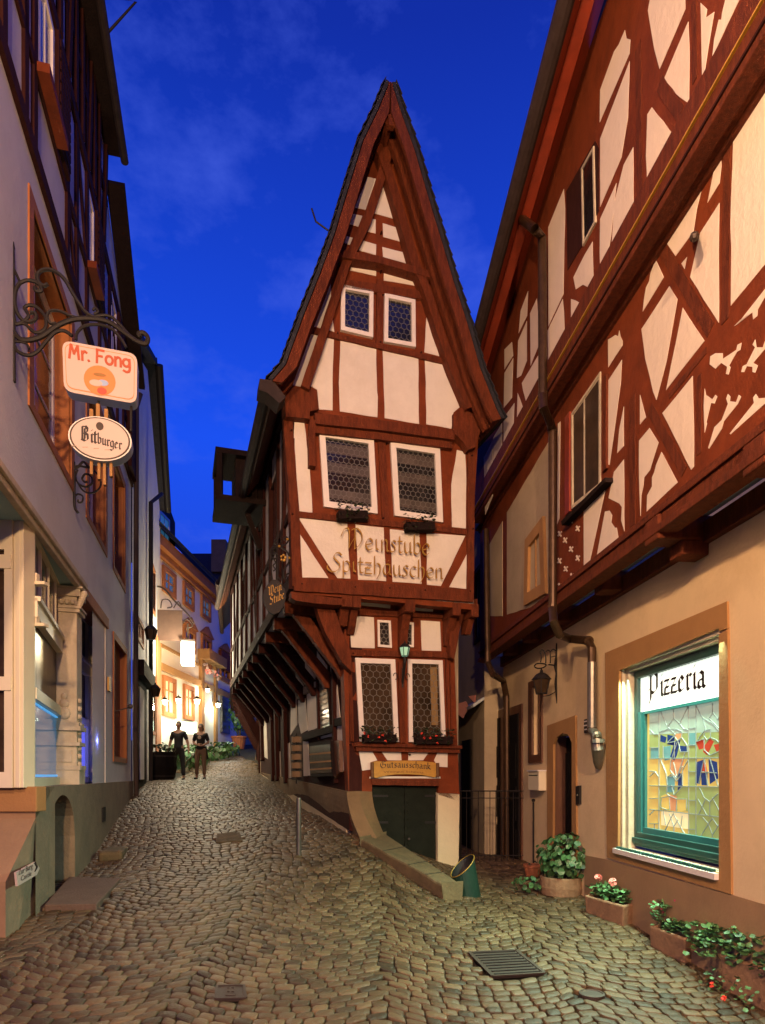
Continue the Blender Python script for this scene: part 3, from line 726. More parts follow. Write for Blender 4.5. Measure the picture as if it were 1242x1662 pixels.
for a, b, c, d in ((.20, LS - .07, 1.73, 1.755), (.20, LS - .07, 2.53, 2.545), (.19, .205, 1.74, 2.53), (LS - .085, LS - .07, 1.74, 2.53)): mb.pbox(PS, a, b, c, d, -.028, -.012)
mb.build('neon_outline', 'neon_blue', f1)
ulit0 = zl(133); 
P2w = PL.off(-.27)
shopwin(P2w, ulit0, uj - .0, 'shop_window', 'neon_violet')
lamp('shop_violet_light', PL.at(uj - .7, 2.3, .0), 5, (.2, .25, 1.0), .05)
# window unit facing the square and its corner post
PQ = Plane(((38 - CX) / F * 6.6, 6.6), (1, 0)); PQ.n = Vector((0, -1, 0))
mb = MB(); mb.pbox(PQ, -.10, .0, P0, HD, -.22, .0); mb.pbox(PQ, -.07, -.03, P0, HD, .0, .012); mb.build('corner_post', 'cream', lb, bevel=.006)
mb = MB(); a0 = -2.6
ring(mb, PQ, [(a0, HD), (-.103, HD), (-.103, P0), (a0, P0)], [(a0 + .1, HD - .30), (-.185, HD - .30), (-.185, P0 + .16), (a0 + .1, P0 + .16)], -.05, .02)
for h_ in (3.92, 2.68): mb.pbox(PQ, a0, -.11, h_ - .07, h_ + .07, -.03, .035)
fr = mb.build('front_window', 'cream', lb); g = MB(); g.add([PQ.at(a0, P0, -.03), PQ.at(-.2, P0, -.03), PQ.at(-.2, HD, -.03), PQ.at(a0, HD, -.03)], [(0, 1, 2, 3)]); g.build('pane', 'glass_warm', fr)
for hh_ in (3.38, 3.75):
    pass
for hh_ in (3.34, 3.78):
    mb = MB(); c = PS.at(.16, hh_, .06); mb.box(c, (.16, .10, .035)); mb.box(c + Vector((-.03, 0, .06)), (.04, .07, .10)); mb.build('shutter_bracket', 'cream', lb, bevel=.005)
# carved stone pier
up = PL.uv(133, 1000)[0]; upn = up - .34
pier = MB()
pier.pbox(PL, upn, up, P0, HD - .02, -.42, .0)
pr = pier.build('stone_pier', 'stone_trim', lb, bevel=.012)
mb = MB()
for v0_, v1_, e in ((P0, P0 + .20, .04), (P0 + .20, P0 + .26, .055), (2.15, 2.20, .045), (2.36, 2.42, .055), (2.42, 2.47, .03), (3.98, 4.03, .04), (4.03, 4.06, .06), (4.20, 4.30, .05), (4.30, HD - .025, .09)):
    mb.pbox(PL, upn - e, up + .012, v0_, v1_, -.43, e)
for i, (r_, z_) in enumerate(((.10, 2.60), (.075, 2.73), (.05, 2.83))): mb.sphere(PL.at(upn - .005, z_, -.16), r_, 12, (.9, .5, .9))
for i in range(6): mb.sphere(PL.at(upn + .02, 4.08 + .035 * i, .02 + .014 * i), .045, 8)
for i in range(5): mb.sphere(PL.at(upn - .02, 4.12, -.05 - .07 * i), .04, 8)
for i in range(9): mb.sphere(PL.at(upn + .1, 1.9 + .11 * i, .01), .038, 8)
mb.pbox(PL, upn - .02, upn, 1.93, 2.10, -.34, -.06)
mb.build('carving', 'stone_trim', pr)
# timber storeys above the floor beam
FB = 6.50 + EYE; TOP = 10.50 + EYE; UEV = 11.15 / .9694
wall('timber_storey_wall', PL, -2, UEV, 9.9, TOP + .35, [], 'plaster_left', lb, o=.0)
mb = MB(); mb.add([PL.at(UEV, 9.9), PL.at(u_end, 9.9), PL.at(u_end, 8.6 + EYE), PL.at(UEV, 10.2 + EYE)], [(0, 1, 2, 3)]); mb.build('gable_wall', 'plaster_left', lb)
mb = MB(); mb.beam(PL.at(UEV, 10.25 + EYE, .16), PL.at(u_end - .2, 8.55 + EYE, .16), .30, .10); mb.build('verge_board', 'timber_black', lb)
def lbm(a, b, w_, name, o1=.035): return bar(name, PL, [a, b], w_, -.01, o1, 'timber_dark', lb, uvin=True)
U0, U1 = -2.0, u_end
lbm((U0, FB), (U1, FB), .17, 'rail', .05); lbm((U0, FB + .95), (U1, FB + .95), .12, 'rail'); lbm((U0, FB + 2.38), (U1, FB + 2.38), .18, 'rail', .045)
up_ = [zl(p) for p in (2, 38, 53, 107, 122, 139, 160, 176, 189, 199, 207)]
for i, u_ in enumerate(up_): lbm((u_, FB + .05), (u_, FB + 2.4 if u_ > UEV - .2 else TOP + .2), .14, 'post')
lbm((zl(38), FB + .95), (zl(24), FB + 2.3), .11, 'brace'); lbm((zl(107), FB + 1.0), (zl(122), FB + .05), .11, 'brace', .03); lbm((zl(122), FB + 2.3), (zl(139), FB + 1.0), .11, 'brace', .03)
lbm((zl(160), FB + 2.3), (zl(176), FB + .1), .11, 'brace', .03); lbm((zl(176), FB + 2.3), (zl(189), FB + 1.0), .11, 'brace', .03)
for a, b in ((56, 84), (139, 150), (178, 187)):
    q = [(zl(a) + .05, FB + 2.2), (zl(b), FB + 2.2), (zl(b), FB + 1.02), (zl(a) + .05, FB + 1.02)]
    window(PL, q, lb, 'white', .07, glass='glass_green' if a == 56 else 'glass', bars=(.5,), uvin=True, sash=.02)
    mb = MB(); mb.pbox(PL, zl(b) + .02, zl(b) + .62, FB + 1.0, FB + 2.25, .03, .075)
    for k in range(9): mb.pbox(PL, zl(b) + .06, zl(b) + .58, FB + 1.06 + k * .13, FB + 1.15 + k * .13, .075, .09)
    mb.build('shutter', 'timber_dark', lb)
    mb = MB(); mb.pbox(PL, zl(a) - .05, zl(b) + .1, FB + .92, FB + 1.02, -.01, .16); mb.build('window_sill', 'timber_flat', lb)
# upper dark gallery posts under the eave
lbm((U0, FB + 3.35), (UEV, FB + 3.35), .12, 'rail', .04)
for k in range(11):
    u_ = zl(60) + k * .44
    if u_ < UEV: lbm((u_, FB + 2.45), (u_ + (.0 if k % 3 else .25), TOP + .2), .13, 'gallery_post', .06)
mb = MB(); mb.pbox(PL, U0, UEV, TOP + .2, TOP + .29, -.1, .25); mb.build('eave_board', 'timber_black', lb)
mb = MB(); mb.tube([PL.at(U0, TOP + .22, .31), PL.at(UEV, TOP + .14, .31)], .065, 10); mb.build('gutter', 'gutter', lb)
mb = MB(); e0 = PL.at(U0, TOP + .30, .30); e1 = PL.at(UEV + .05, TOP + .30, .30); e2 = PL.at(UEV + .05, TOP + 4.3, -3.2); e3 = PL.at(U0, TOP + 4.3, -3.2)
mb.extr([e0, e1, e2, e3], (0, 0, .1)); mb.build('roof', 'slate', lb)

mb = MB(); mb.pbox(PL, zl(204), u_end + .02, FB, 8.75 + EYE, -.01, .12); mb.build('corner_board', 'timber_dark', lb)
mb = MB(); mb.tube([PL.at(u_end - .05, 8.5 + EYE, .2), PL.at(u_end - .06, 8.2 + EYE, .12), PL.at(u_end - .06, 2.3, .10), PL.at(u_end - .06, g1(*PL.at(u_end - .06, 0, .1)[:2]) - .1, .12)], .055, 10); mb.build('downpipe', 'iron_brown', lb)
mb = MB(); mb.tube([PL.at(9.2, TOP + .35, .3), PL.at(9.3, TOP + .5, .75), PL.at(9.5, TOP + .1, .3)], .02, 6); mb.build('eave_hook', 'iron', lb)
for uu, vv in ((zl(176), 3.35),):
    mb = MB(); mb.pbox(PL, uu - .12, uu + .12, vv - .12, vv + .12, 0, .03); mb.build('notice_plate', 'gold', lb)
mb = MB(); p = PL.at(zl(187), 2.95, .0); mb.tube([p, p + PL.n * .25 + Vector((0, 0, .08))], .012, 6); mb.sphere(p + PL.n * .27 + Vector((0, 0, .1)), .05, 10); mb.build('door_bell', 'steel', lb)

# ================================================================== second house on the left
PL2 = PL.off(.02)
h2 = thing('narrow_house', 'narrow violet-grey house beyond the corner inn, with dark doorway and downpipe', 'building', PL.at(u_end + 3, 0, -2))
u2a, u2b = u_end + .001, zl(259)
zt = lambda px, py: PL.uv(px, py)[1]
topA = zt(219, 572); topB = zt(250, 640)
mb = MB(); mb.add([PL2.at(u2a, -.5), PL2.at(u2b, .5), PL2.at(u2b, zt(258, 830)), PL2.at(u2a + (u2b - u2a) * .45, zt(238, 600)), PL2.at(u2a, zt(213, 560))], [(0, 1, 2, 3, 4)]); mb.build('wall', 'plaster_left', h2)
mb = MB(); a = PL2.at(u2a + .2, zt(216, 560) + .1, .18); b = PL2.at(zl(243), zt(243, 590) , .18); c = PL2.at(u2b + .2, zt(259, 825), .18)
mb.extr([a, b, b - PL.n * 3, a - PL.n * 3], (0, 0, .14)); mb.extr([b, c, c - PL.n * 3, b - PL.n * 3], (0, 0, .2)); mb.build('roof', 'slate', h2)
mb = MB(); mb.tube([b + PL.n * .05, c + PL.n * .05], .11, 10); mb.build('gutter', 'iron', h2)
mb = MB(); pa = zl(238); mb.tube([PL2.at(zl(243), zt(243, 800), .3), PL2.at(pa, zt(238, 815), .09), PL2.at(pa, g1(*PL2.at(pa, 0)[:2]), .09)], .06, 10); mb.build('downpipe', 'iron', h2)
for a, b, c, d in ((243, 247, 1095, 1190), (243, 247, 905, 985), (222, 228, 1000, 1040)):
    u0_, u1_ = zl(a - 3), zl(b + 3); mb = MB(); q4 = [(u0_, zt(a, c)), (u1_, zt(a, c)), (u1_, zt(a, d)), (u0_, zt(a, d))]
    window(PL2, q4, h2, 'orange_trim', .1, glass='glass', bars=(.5,), uvin=True)
dz0 = g1(*PL.at(zl(226), 0)[:2])
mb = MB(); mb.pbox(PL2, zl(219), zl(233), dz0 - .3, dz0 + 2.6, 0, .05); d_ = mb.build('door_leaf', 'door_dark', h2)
mb = MB(); mb.pbox(PL2, zl(216), zl(237), dz0 + 2.6, dz0 + 2.95, 0, .22); mb.build('door_canopy', 'timber_black', h2)
mb = MB(); mb.pbox(PL2, zl(221), zl(228), dz0 + .2, dz0 + 2.4, .05, .07); mb.build('door_panel', 'plaster_left', d_)
mb = MB(); mb.pbox(PL2, zl(251), u2b, .9, zt(256, 1040), 0, .04); mb.build('lit_pilaster', 'orange_trim', h2)
# ================================================================== far house across the lane
fh = thing('rendered_townhouse', 'cream townhouse at the top of the lane with orange window surrounds and lit ground floor', 'building', PF.at(27, 2, -3))
def fu(px, py=1000): return PF.uv(px, py)[0]
ua, ub = fu(240), fu(392)
vE = EYE + 7.75
wall('wall', PF, ua, ub, 1.0, vE, [], 'white', fh)
def frow(pts, glass, fw=.16, ped=False, name='window', hb=(.5,)):
    for q in pts:
        u_ = [PF.uv(*p)[0] for p in q]; v_ = [PF.uv(*p)[1] for p in q]; u0_, u1_, v0_, v1_ = min(u_), max(u_), min(v_[2:]), max(v_[:2])
        w_ = window(PF, [(u0_, v1_), (u1_, v1_), (u1_, v0_), (u0_, v0_)], fh, 'orange_trim', fw, glass=glass, bars=(.5,), hbars=hb, uvin=True, proud=.09)
        if ped:
            mb = MB(); mb.extr([PF.at(u0_ - .15, v1_ + .02, .14), PF.at(u1_ + .15, v1_ + .02, .14), PF.at((u0_ + u1_) / 2, v1_ + .42, .14)], -PF.n * .14); mb.build('pediment', 'orange_trim', w_)
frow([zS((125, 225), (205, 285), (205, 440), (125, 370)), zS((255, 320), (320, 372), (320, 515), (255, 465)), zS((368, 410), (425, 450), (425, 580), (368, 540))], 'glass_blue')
frow([zS((255, 590), (330, 640), (330, 740), (255, 740)), zS((370, 650), (430, 690), (430, 880), (370, 850)), zS((487, 760), (550, 790), (550, 970), (487, 940))], 'glass', ped=True)
frow([zS((125, 920), (205, 940), (205, 1165), (125, 1165)), zS((258, 965), (320, 990), (320, 1190), (258, 1185))], 'lit_room', hb=(.3,))
mb = MB(); mb.pbox(PF, ua, ub, vE - .05, vE + .32, -.1, .32); mb.pbox(PF, ua, ub, vE - .25, vE - .05, -.1, .15); mb.build('cornice', 'orange_trim', fh)
vb1 = PF.uv(*zS((130, 865))[0])[1]
mb = MB(); mb.pbox(PF, ua, ub, vb1 - .12, vb1 + .12, -.05, .12); mb.build('string_course', 'ochre_trim', fh)
mb = MB(); vv = PF.uv(300, 1068)[1]; mb.pbox(PF, ua, ub, vv - .05, vv + .05, -.05, .08); mb.build('sill_course', 'ochre_trim', fh)
for k in range(9):
    pass
u0_, u1_ = fu(327), fu(345); dg = g1(*PF.at(fu(336), 0)[:2])
mb = MB(); mb.pbox(PF, u0_, u1_, dg - .2, dg + 3.9, 0, .05); dd = mb.build('doorway', 'cream', fh)
mb = MB(); mb.pbox(PF, u0_ - .35, u0_, dg - .2, dg + 4.1, 0, .14); mb.pbox(PF, u1_, u1_ + .35, dg - .2, dg + 4.1, 0, .14); mb.pbox(PF, u0_ - .5, u1_ + .5, dg + 4.0, dg + 4.4, 0, .5); mb.build('door_surround', 'ochre_trim', dd)
mb = MB(); mb.pbox(PF, fu(357), fu(371), dg + 1.2, dg + 3.2, 0, .08)
for k in range(12): mb.pbox(PF, fu(357) + .05, fu(371) - .05, dg + 1.25 + k * .16, dg + 1.37 + k * .16, .08, .10)
mb.build('shutter', 'steel', fh)
mb = MB(); mb.pbox(PF, fu(354), fu(378), dg + 4.1, dg + 4.9, .02, .16); mb.build('awning_board', 'timber_flat', fh)
mb = MB(); e0 = PF.at(ua - 1, vE + .33, .5); e1 = PF.at(ub + .5, vE + .33, .5); e2 = PF.at(ub + .5, vE + 3.4, -2.8); e3 = PF.at(ua - 1, vE + 3.4, -2.8); mb.extr([e0, e1, e2, e3], (0, 0, .12))
for k in range(12):
    t = k / 12; a_ = e0.lerp(e3, t); b_ = e1.lerp(e2, t); mb.beam(a_ + Vector((0, 0, .14)), b_ + Vector((0, 0, .14)), .05, .03)
rf = mb.build('roof', 'slate', fh)
pd = PF.off(-.35); uu = fu(283)
mb = MB(); du0, du1 = fu(262), fu(299); a = vE + .4
p5 = [(du0, a), (du1, a), (du1, a + 1.5), ((du0 + du1) / 2, a + 2.2), (du0, a + 1.5)]
mb.extr([pd.at(x, y) for x, y in p5], -PF.n * 2.2); dm = mb.build('dormer', 'slate', rf)
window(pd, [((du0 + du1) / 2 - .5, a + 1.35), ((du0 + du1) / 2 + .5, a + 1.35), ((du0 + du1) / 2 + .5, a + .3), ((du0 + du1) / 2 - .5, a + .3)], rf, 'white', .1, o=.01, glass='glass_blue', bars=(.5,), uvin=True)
# house closing the lane behind
ch = thing('slate_roofed_house', 'dark steep slate roof with a small chimney rising behind the cream townhouse', 'building', (-8, 40, 3))
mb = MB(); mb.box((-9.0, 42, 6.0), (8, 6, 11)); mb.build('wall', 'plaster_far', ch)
mb = MB(); mb.add([(-13.4, 38.4, 11.4), (-4.4, 38.4, 11.4), (-4.4, 41.6, 16.0), (-13.4, 41.6, 16.0), (-13.4, 45, 11.4), (-4.4, 45, 11.4)], [(0, 1, 2, 3), (3, 2, 5, 4), (1, 5, 2), (0, 3, 4)]); rf = mb.build('roof', 'slate', ch)
mb = MB(); mb.box((-10.2, 40.6, 15.4), (.9, .8, 2.0)); mb.build('chimney', 'stone_wall', rf)
# ================================================================== the narrow gabled wine house
wh = thing('half_timbered_wine_house', 'very narrow red half-timbered house with steep pointed gable jutting out between two lanes', 'building', (0.4, 10.5, .3))
VS = 4.40                           # underside of the jettied storey
osc = (cC - PSB.o).dot(PSB.n)       # how far the upper storey overhangs the lane
LEN = 11.2
# --- solid bodies (plastered walls on every side)
def prism(name, pts, v0, v1, m, parent):
    mb = MB(); mb.extr([Vector((p.x, p.y, v0)) for p in pts], (0, 0, v1 - v0)); return mb.build(name, m, parent)
b0 = PB.pt(562, 1200, -.2); b1 = PB.pt(744, 1200, -.2); bk = sd * LEN
prism('ground_storey_wall', [b0, b1, b1 + bk, b0 + bk], -.5, VS - .2, 'plaster_far', wh)
c0 = PC.pt(478, 900, -.15); c1 = PC.pt(768, 900, -.15)
c0 = c0 - PSB.n * .10
prism('upper_storey_wall', [c0, c1, c1 + bk, c0 + bk], VS, 7.35, 'plaster_far', wh)
# --- front, ground storey
slab('timber_frame', PB, [(560, 955), (750, 962), (738, 1070), (742, 1190), (746, 1301), (712, 1290), (712, 1272), (604, 1270), (604, 1287), (566, 1284), (561, 1190), (558, 1070)], -.22, 0, 'timber_flat', wh)
def pw(P, pts, name='plaster_panel', m='panel_wine', o=.008, par=wh, j=.005): return slab(name, P, pts, -.0, o, m, par, jit=j)
for q in (zC((148, 193), (327, 205), (335, 450), (148, 443), (140, 260)), zC((700, 230), (852, 240), (862, 472), (708, 468)),
          zC((172, 45), (460, 75), (458, 135), (172, 105)), zC((600, 85), (800, 105), (797, 160), (570, 150)),
          zC((207, 1260), (310, 1262), (355, 1340), (315, 1350), (310, 1412), (235, 1422)), zC((385, 1265), (543, 1268), (547, 1340), (435, 1340)),
          zC((605, 1265), (770, 1265), (718, 1340), (600, 1340)), zC((840, 1265), (912, 1265), (912, 1395), (835, 1390), (805, 1340)),
          zC((295, 1468), (855, 1468), (858, 1484), (290, 1484))): pw(PB, q)
def win4(P, q, **k): return window(P, q, wh, 'white', **k)
win4(PB, zC((352, 228), (457, 235), (467, 450), (357, 440)), fw=.035, hexs=.042, glass='glass')
win4(PB, zC((560, 242), (640, 250), (640, 445), (560, 440)), fw=.035, hexs=.042, glass='glass')
win4(PB, zC((175, 530), (490, 542), (520, 1195), (212, 1190)), fw=.075, hexs=.062, glass='glass_warm', proud=.045)
wr = win4(PB, zC((592, 540), (865, 550), (890, 1195), (600, 1195)), fw=.065, hexs=.062, glass='glass_warm', proud=.045)
slab('curtain', PB, zC((775, 600), (825, 602), (838, 1060), (785, 1060)), .0, .0075, 'curtain', wr)
bar('rail', PB, zC((110, 485), (960, 505)), .09, -.01, .05, 'timber', wh)
bar('rail', PB, zC((100, 160), (960, 195)), .08, -.01, .04, 'timber', wh)
bar('post', PB, zC((545, 560), (555, 1200)), .09, -.01, .045, 'timber', wh)
for xs_ in ((135, 165), (150, 172), (905, 925), (935, 950)):
    bar('fluting', PB, zC((xs_[0] - 3, 525), (xs_[0] + 14, 1190)), .022, -.01, .03, 'timber', wh)
mb = MB(); q = [PB.uv(*p) for p in zC((165, 1205), (1000, 1225))]
mb.extr([PB.at(q[0][0], q[0][1], 0), PB.at(q[0][0] - .02, q[0][1], .14), PB.at(q[1][0], q[1][1], .14), PB.at(q[1][0], q[1][1], 0)], (0, 0, -.05))
mb.extr([PB.at(q[0][0] + .02, q[0][1] - .05, 0), PB.at(q[0][0] + .02, q[0][1] - .05, .09), PB.at(q[1][0] - .02, q[1][1] - .05, .09), PB.at(q[1][0] - .02, q[1][1] - .05, 0)], (0, 0, -.07)); mb.build('sill_moulding', 'timber', wh)
# fascia below the jetty, joists and consoles
for x_, w_, dn in ((60, .16, .22), (135, .13, .32), (545, .15, .62), (900, .14, .40), (1040, .12, .2)):
    u_, v_ = PB.uv(540 + x_ / 4.8875, 985)
    mb = MB(); mb.pbox(PB, u_ - w_ / 2, u_ + w_ / 2, VS - .20, VS - .002, -.02, .43)
    a = [(0, VS - .2 - dn), (.06, VS - .2 - dn), (.16, VS - .42), (.30, VS - .2), (0, VS - .2)]
    mb.extr([PB.at(u_ - w_ * .42, b_, a_) for a_, b_ in a], PB.u * w_ * .84); mb.build('joist', 'timber', wh, bevel=.006)
mb = MB(); k1 = PSB.at(0, 0, osc)
p0 = PC.pt(476, 950); p1 = PC.pt(769, 980); p1 = p1 + Vector((0, 0, 0))
foot = [p0, p1, p1 + bk * 1.0, p0 + bk * 1.0]
mb.extr([Vector((p.x, p.y, VS + .0)) for p in foot], (0, 0, .05)); mb.build('jetty_soffit', 'soffit_light', wh)
# corner brackets
slab('corner_bracket', PB, zJ((690, 85), (760, 95), (850, 150), (900, 300), (975, 470), (985, 640), (905, 560), (850, 460), (775, 330), (725, 200)), .02, .20, 'timber', wh)
slab('corner_bracket', PB, zC((1150, 60), (1150, 110), (1050, 150), (1010, 300), (965, 540), (935, 520), (930, 350), (955, 170), (960, 60)), .02, .18, 'timber', wh)
slab('corner_beam', PC, zJ((500, 0), (930, 60), (925, 110), (700, 95), (540, 72), (505, 50)), -.2, .01, 'timber', wh)
# --- bay front with the sign
slab('timber_frame', PC, [(459, 640), (560, 640), (780, 672), (776, 720), (771, 800), (769, 990), (620, 975), (477, 962), (470, 820)], -.18, 0, 'timber_flat', wh)
for q in (zB((172, 248), (218, 250), (245, 475), (258, 685), (190, 683), (165, 490)), zB((952, 385), (990, 395), (997, 530), (995, 762), (928, 755), (925, 550)),
          zB((192, 712), (425, 738), (440, 1003), (378, 1000), (285, 860)), zB((195, 785), (335, 1000), (210, 997)), zB((465, 742), (600, 758), (612, 1015), (478, 1008)),
          zB((630, 765), (770, 780), (782, 1028), (643, 1018)), zB((806, 785), (992, 797), (875, 1038), (808, 1032)), zB((998, 888), (1002, 1053), (915, 1043))): pw(PC, q)
for q in (zB((287, 298), (548, 338), (567, 697), (310, 663)), zB((628, 350), (865, 387), (880, 738), (648, 705))):
    w_ = win4(PC, q, fw=.085, hexs=.046, glass='glass', proud=.05); uv4 = inset([PC.uv(*p) for p in q], .085); TL, TR, BR, BL_ = [Vector(p) for p in uv4]
    for a, b in ((.06, .22), (.36, .52), (.78, .92)): slab('blind_slat', PC, [tuple(TL.lerp(BL_, a)), tuple(TR.lerp(BR, a)), tuple(TR.lerp(BR, b)), tuple(TL.lerp(BL_, b))], .0, .0055, 'blind', w_, uvin=True, jit=0)
bar('sill_beam', PC, zB((170, 1028), (1030, 1085)), .19, -.02, .05, 'timber', wh)
bar('rail', PC, zB((185, 692), (1000, 778)), .085, -.02, .035, 'timber', wh)
bar('post', PC, zB((590, 330), (612, 740)), .11, -.01, .03, 'timber', wh)
bar('corner_post', PC, zB((140, 240), (175, 700), (185, 1040)), .13, -.05, .03, 'timber', wh)
bar('corner_post', PC, zB((1020, 380), (1018, 780), (1015, 1060)), .11, -.05, .03, 'timber', wh)
# --- gable
slab('gable_frame', PD, [(632, 160), (655, 240), (700, 390), (750, 545), (800, 690), (770, 712), (620, 690), (510, 668), (470, 662), (448, 640), (480, 560), (540, 400), (600, 240)], -.15, 0, 'timber_flat', wh)
gp_ = [zA((505, 505), (548, 515), (495, 668), (443, 655)), zA((588, 522), (600, 530), (655, 717), (525, 680)), zA((425, 685), (480, 697), (460, 750), (412, 735)),
       zA((510, 708), (545, 715), (545, 783), (492, 770)), zA((580, 733), (665, 760), (692, 830), (582, 800)), zA((385, 792), (432, 805), (418, 840), (378, 825)),
       zA((470, 815), (548, 838), (546, 890), (462, 865)), zA((578, 850), (708, 882), (728, 940), (582, 900)), zA((430, 925), (548, 957), (547, 993), (420, 965)),
       zA((585, 963), (752, 1005), (752, 1043), (585, 1015)), zA((322, 985), (326, 1110), (275, 1250), (225, 1235), (262, 1110)), zA((333, 1200), (342, 1268), (315, 1258)),
       zA((205, 1278), (267, 1280), (178, 1537), (138, 1530), (150, 1430)),
       zA((300, 1288), (340, 1300), (333, 1500)) + zB((355, 100), (355, 195), (290, 190), (280, 95), (245, 75)),
       zA((372, 1308), (548, 1345), (552, 1560)) + zB((572, 130), (570, 228), (390, 200), (385, 60)),
       zA((580, 1357), (755, 1397), (757, 1600)) + zB((770, 260), (605, 232), (600, 60)),
       zA((787, 1405), (880, 1425), (925, 1560)) + zB((970, 175), (935, 205), (925, 283), (805, 262), (803, 60)),
       zA((795, 1195), (862, 1388), (785, 1368))]
for q in gp_: pw(PD, q)
for q in (zA((372, 1045), (530, 1075), (528, 1305), (370, 1268)), zA((585, 1088), (735, 1120), (737, 1352), (582, 1325))): win4(PD, q, fw=.06, hexs=.05, glass='glass', proud=.05)
bar('scissor_brace', PD, zA((622, 335), (580, 480), (505, 715), (400, 930), (300, 1240), (198, 1540)), .12, -.02, .13, 'timber', wh)
bar('scissor_brace', PD, zA((555, 335), (612, 490), (682, 720), (745, 940), (800, 1060), (860, 1250), (930, 1450), (1010, 1640)), .13, -.02, .16, 'timber', wh)
bar('collar_beam', PD, zA((350, 878), (560, 910), (815, 985)), .10, -.02, .17, 'timber', wh)
bar('rail', PD, zA((370, 1025), (770, 1085)), .12, -.02, .05, 'timber', wh)
bar('post', PD, zA((568, 1010), (563, 1330)), .09, -.02, .045, 'timber', wh)
bar('rail', PD, zA((215, 1255), (885, 1412)), .075, -.02, .04, 'timber', wh)
bar('tie_beam', PD, zB((270, 232), (560, 262), (940, 312)), .15, -.02, .07, 'timber', wh)
bar('tie_beam', PC, zB((270, 285), (560, 315), (930, 362)), .10, -.02, .10, 'timber', wh)
slab('corner_console', PD, zB((70, 70), (130, 80), (280, 95), (288, 190), (245, 200), (245, 235), (130, 225), (128, 150)), -.1, .06, 'timber', wh)
slab('corner_console', PD, zB((935, 210), (975, 180), (1090, 250), (1062, 300), (1040, 372), (1005, 385), (985, 350), (935, 300)), -.1, .07, 'timber', wh)
bar('post', PD, zB((262, 240), (255, 330), (258, 460)), .09, -.3, .05, 'timber', wh)
# --- roof with flared eaves, real rafters and barge boards
oL = zA((616, 38), (560, 175), (485, 330), (420, 540), (345, 790), (275, 980), (190, 1195), (105, 1430), (38, 1508))
oR = zA((622, 38), (665, 175), (735, 370), (790, 560), (860, 790), (925, 1010), (1000, 1240), (1060, 1450)) + zB((1140, 185), (1165, 235))
pL_ = [PV.pt(*p) for p in oL]; pR_ = [PV.pt(*p) for p in oR]; RB = sd * (LEN + 1.0)
def roofside(pts, inn, name, m, th):
    mb = MB()
    for i in range(len(pts) - 1):
        a, b = pts[i], pts[i + 1]; mb.hexa([a, b, b + RB, a + RB, a + inn * th, b + inn * th, b + inn * th + RB, a + inn * th + RB])
    return mb.build(name, m, wh)
nl = Vector((-PV.u.x, -PV.u.y, .35)).normalized(); nr = Vector((PV.u.x, PV.u.y, .35)).normalized()
roofside([p + nl * .0 for p in pL_], -nl, 'roof_boarding', 'timber', .05); roofside([p for p in pR_], -nr, 'roof_boarding', 'timber', .05)
rl = roofside([p + nl * .012 for p in pL_], nl, 'roof', 'slate', .05); rr = roofside([p + nr * .012 for p in pR_], nr, 'roof', 'slate', .05)
for side, pts, n_, par in ((-1, pL_, nl, rl), (1, pR_, nr, rr)):       # slate courses seen edge-on
    mb = MB()
    for i in range(len(pts) - 1):
        k = max(1, int((pts[i + 1] - pts[i]).length / .14))
        for j in range(k):
            a = pts[i].lerp(pts[i + 1], j / k) + n_ * .066; b = pts[i].lerp(pts[i + 1], (j + 1) / k) + n_ * .085
            mb.hexa([a - sd * .03, b - sd * .03, b + RB, a + RB, a - sd * .03 + n_ * .008, b - sd * .03 + n_ * .012, b + RB + n_ * .012, a + RB + n_ * .008])
    mb.build('slate_courses', 'slate', par)
iL = [(a + (17 if i else 0) - (0 if i < 8 else 2), b + (24 if i == 0 else 3)) for i, (a, b) in enumerate(oL)]; iR = [(a - (14 if i else 0), b + (24 if i == 0 else 4)) for i, (a, b) in enumerate(oR)]
slab('barge_board', PV, oL + iL[::-1], -.0, .05, 'timber', wh, jit=.003); slab('barge_board', PV, oR + iR[::-1], .0, .06, 'timber', wh, jit=.003)
iL2 = [(a + 22, b + 4) for a, b in oL[1:]]; iR2 = [(a - 20, b + 5) for a, b in oR[1:]]
for dd in (.30, .62):
    Pd = PV.off(-dd)
    for pts, nn in ((oL, nl), (oR, nr)):
        p3 = [PV.pt(*p) - PV.n * dd - nn * .10 for p in pts[1:]]; mb = MB()
        for i in range(len(p3) - 1): mb.beam(p3[i], p3[i + 1], .09, .10, up=nn)
        mb.build('rafter', 'timber', wh)
mb = MB(); ap = PV.pt(633, 150); mb.box(ap - PV.n * .4 + Vector((0, 0, -.35)), (.12, .75, .14), math.atan2(PV.n.x, -PV.n.y)); mb.beam(PV.pt(634, 190, -.02), PV.pt(635, 208, -.02), .09, .09); mb.build('ridge_purlin', 'timber', wh, bevel=.01)
mb = MB(); mb.tube([pL_[4] + nl * .1, pL_[4] + nl * .28 + Vector((0, 0, .02)), pL_[4] + nl * .34 + Vector((0, 0, .16))], .012, 6); mb.build('snow_hook', 'iron', wh)
# eave gutter along the lane
ev = pL_[-1]; mb = MB(); g0 = ev - Vector(PB.u) * .06 + Vector((0, 0, -.02)) - sd * .03; g1_ = g0 + sd * (LEN + .9)
mb.tube([g0 + sd * .1, g1_], .075, 10); mb.build('gutter', 'gutter', wh)
slab('gutter_end', PV, zB((5, 42), (70, 52), (130, 130), (100, 160), (40, 110), (0, 95)), -.25, .02, 'gutter', wh)
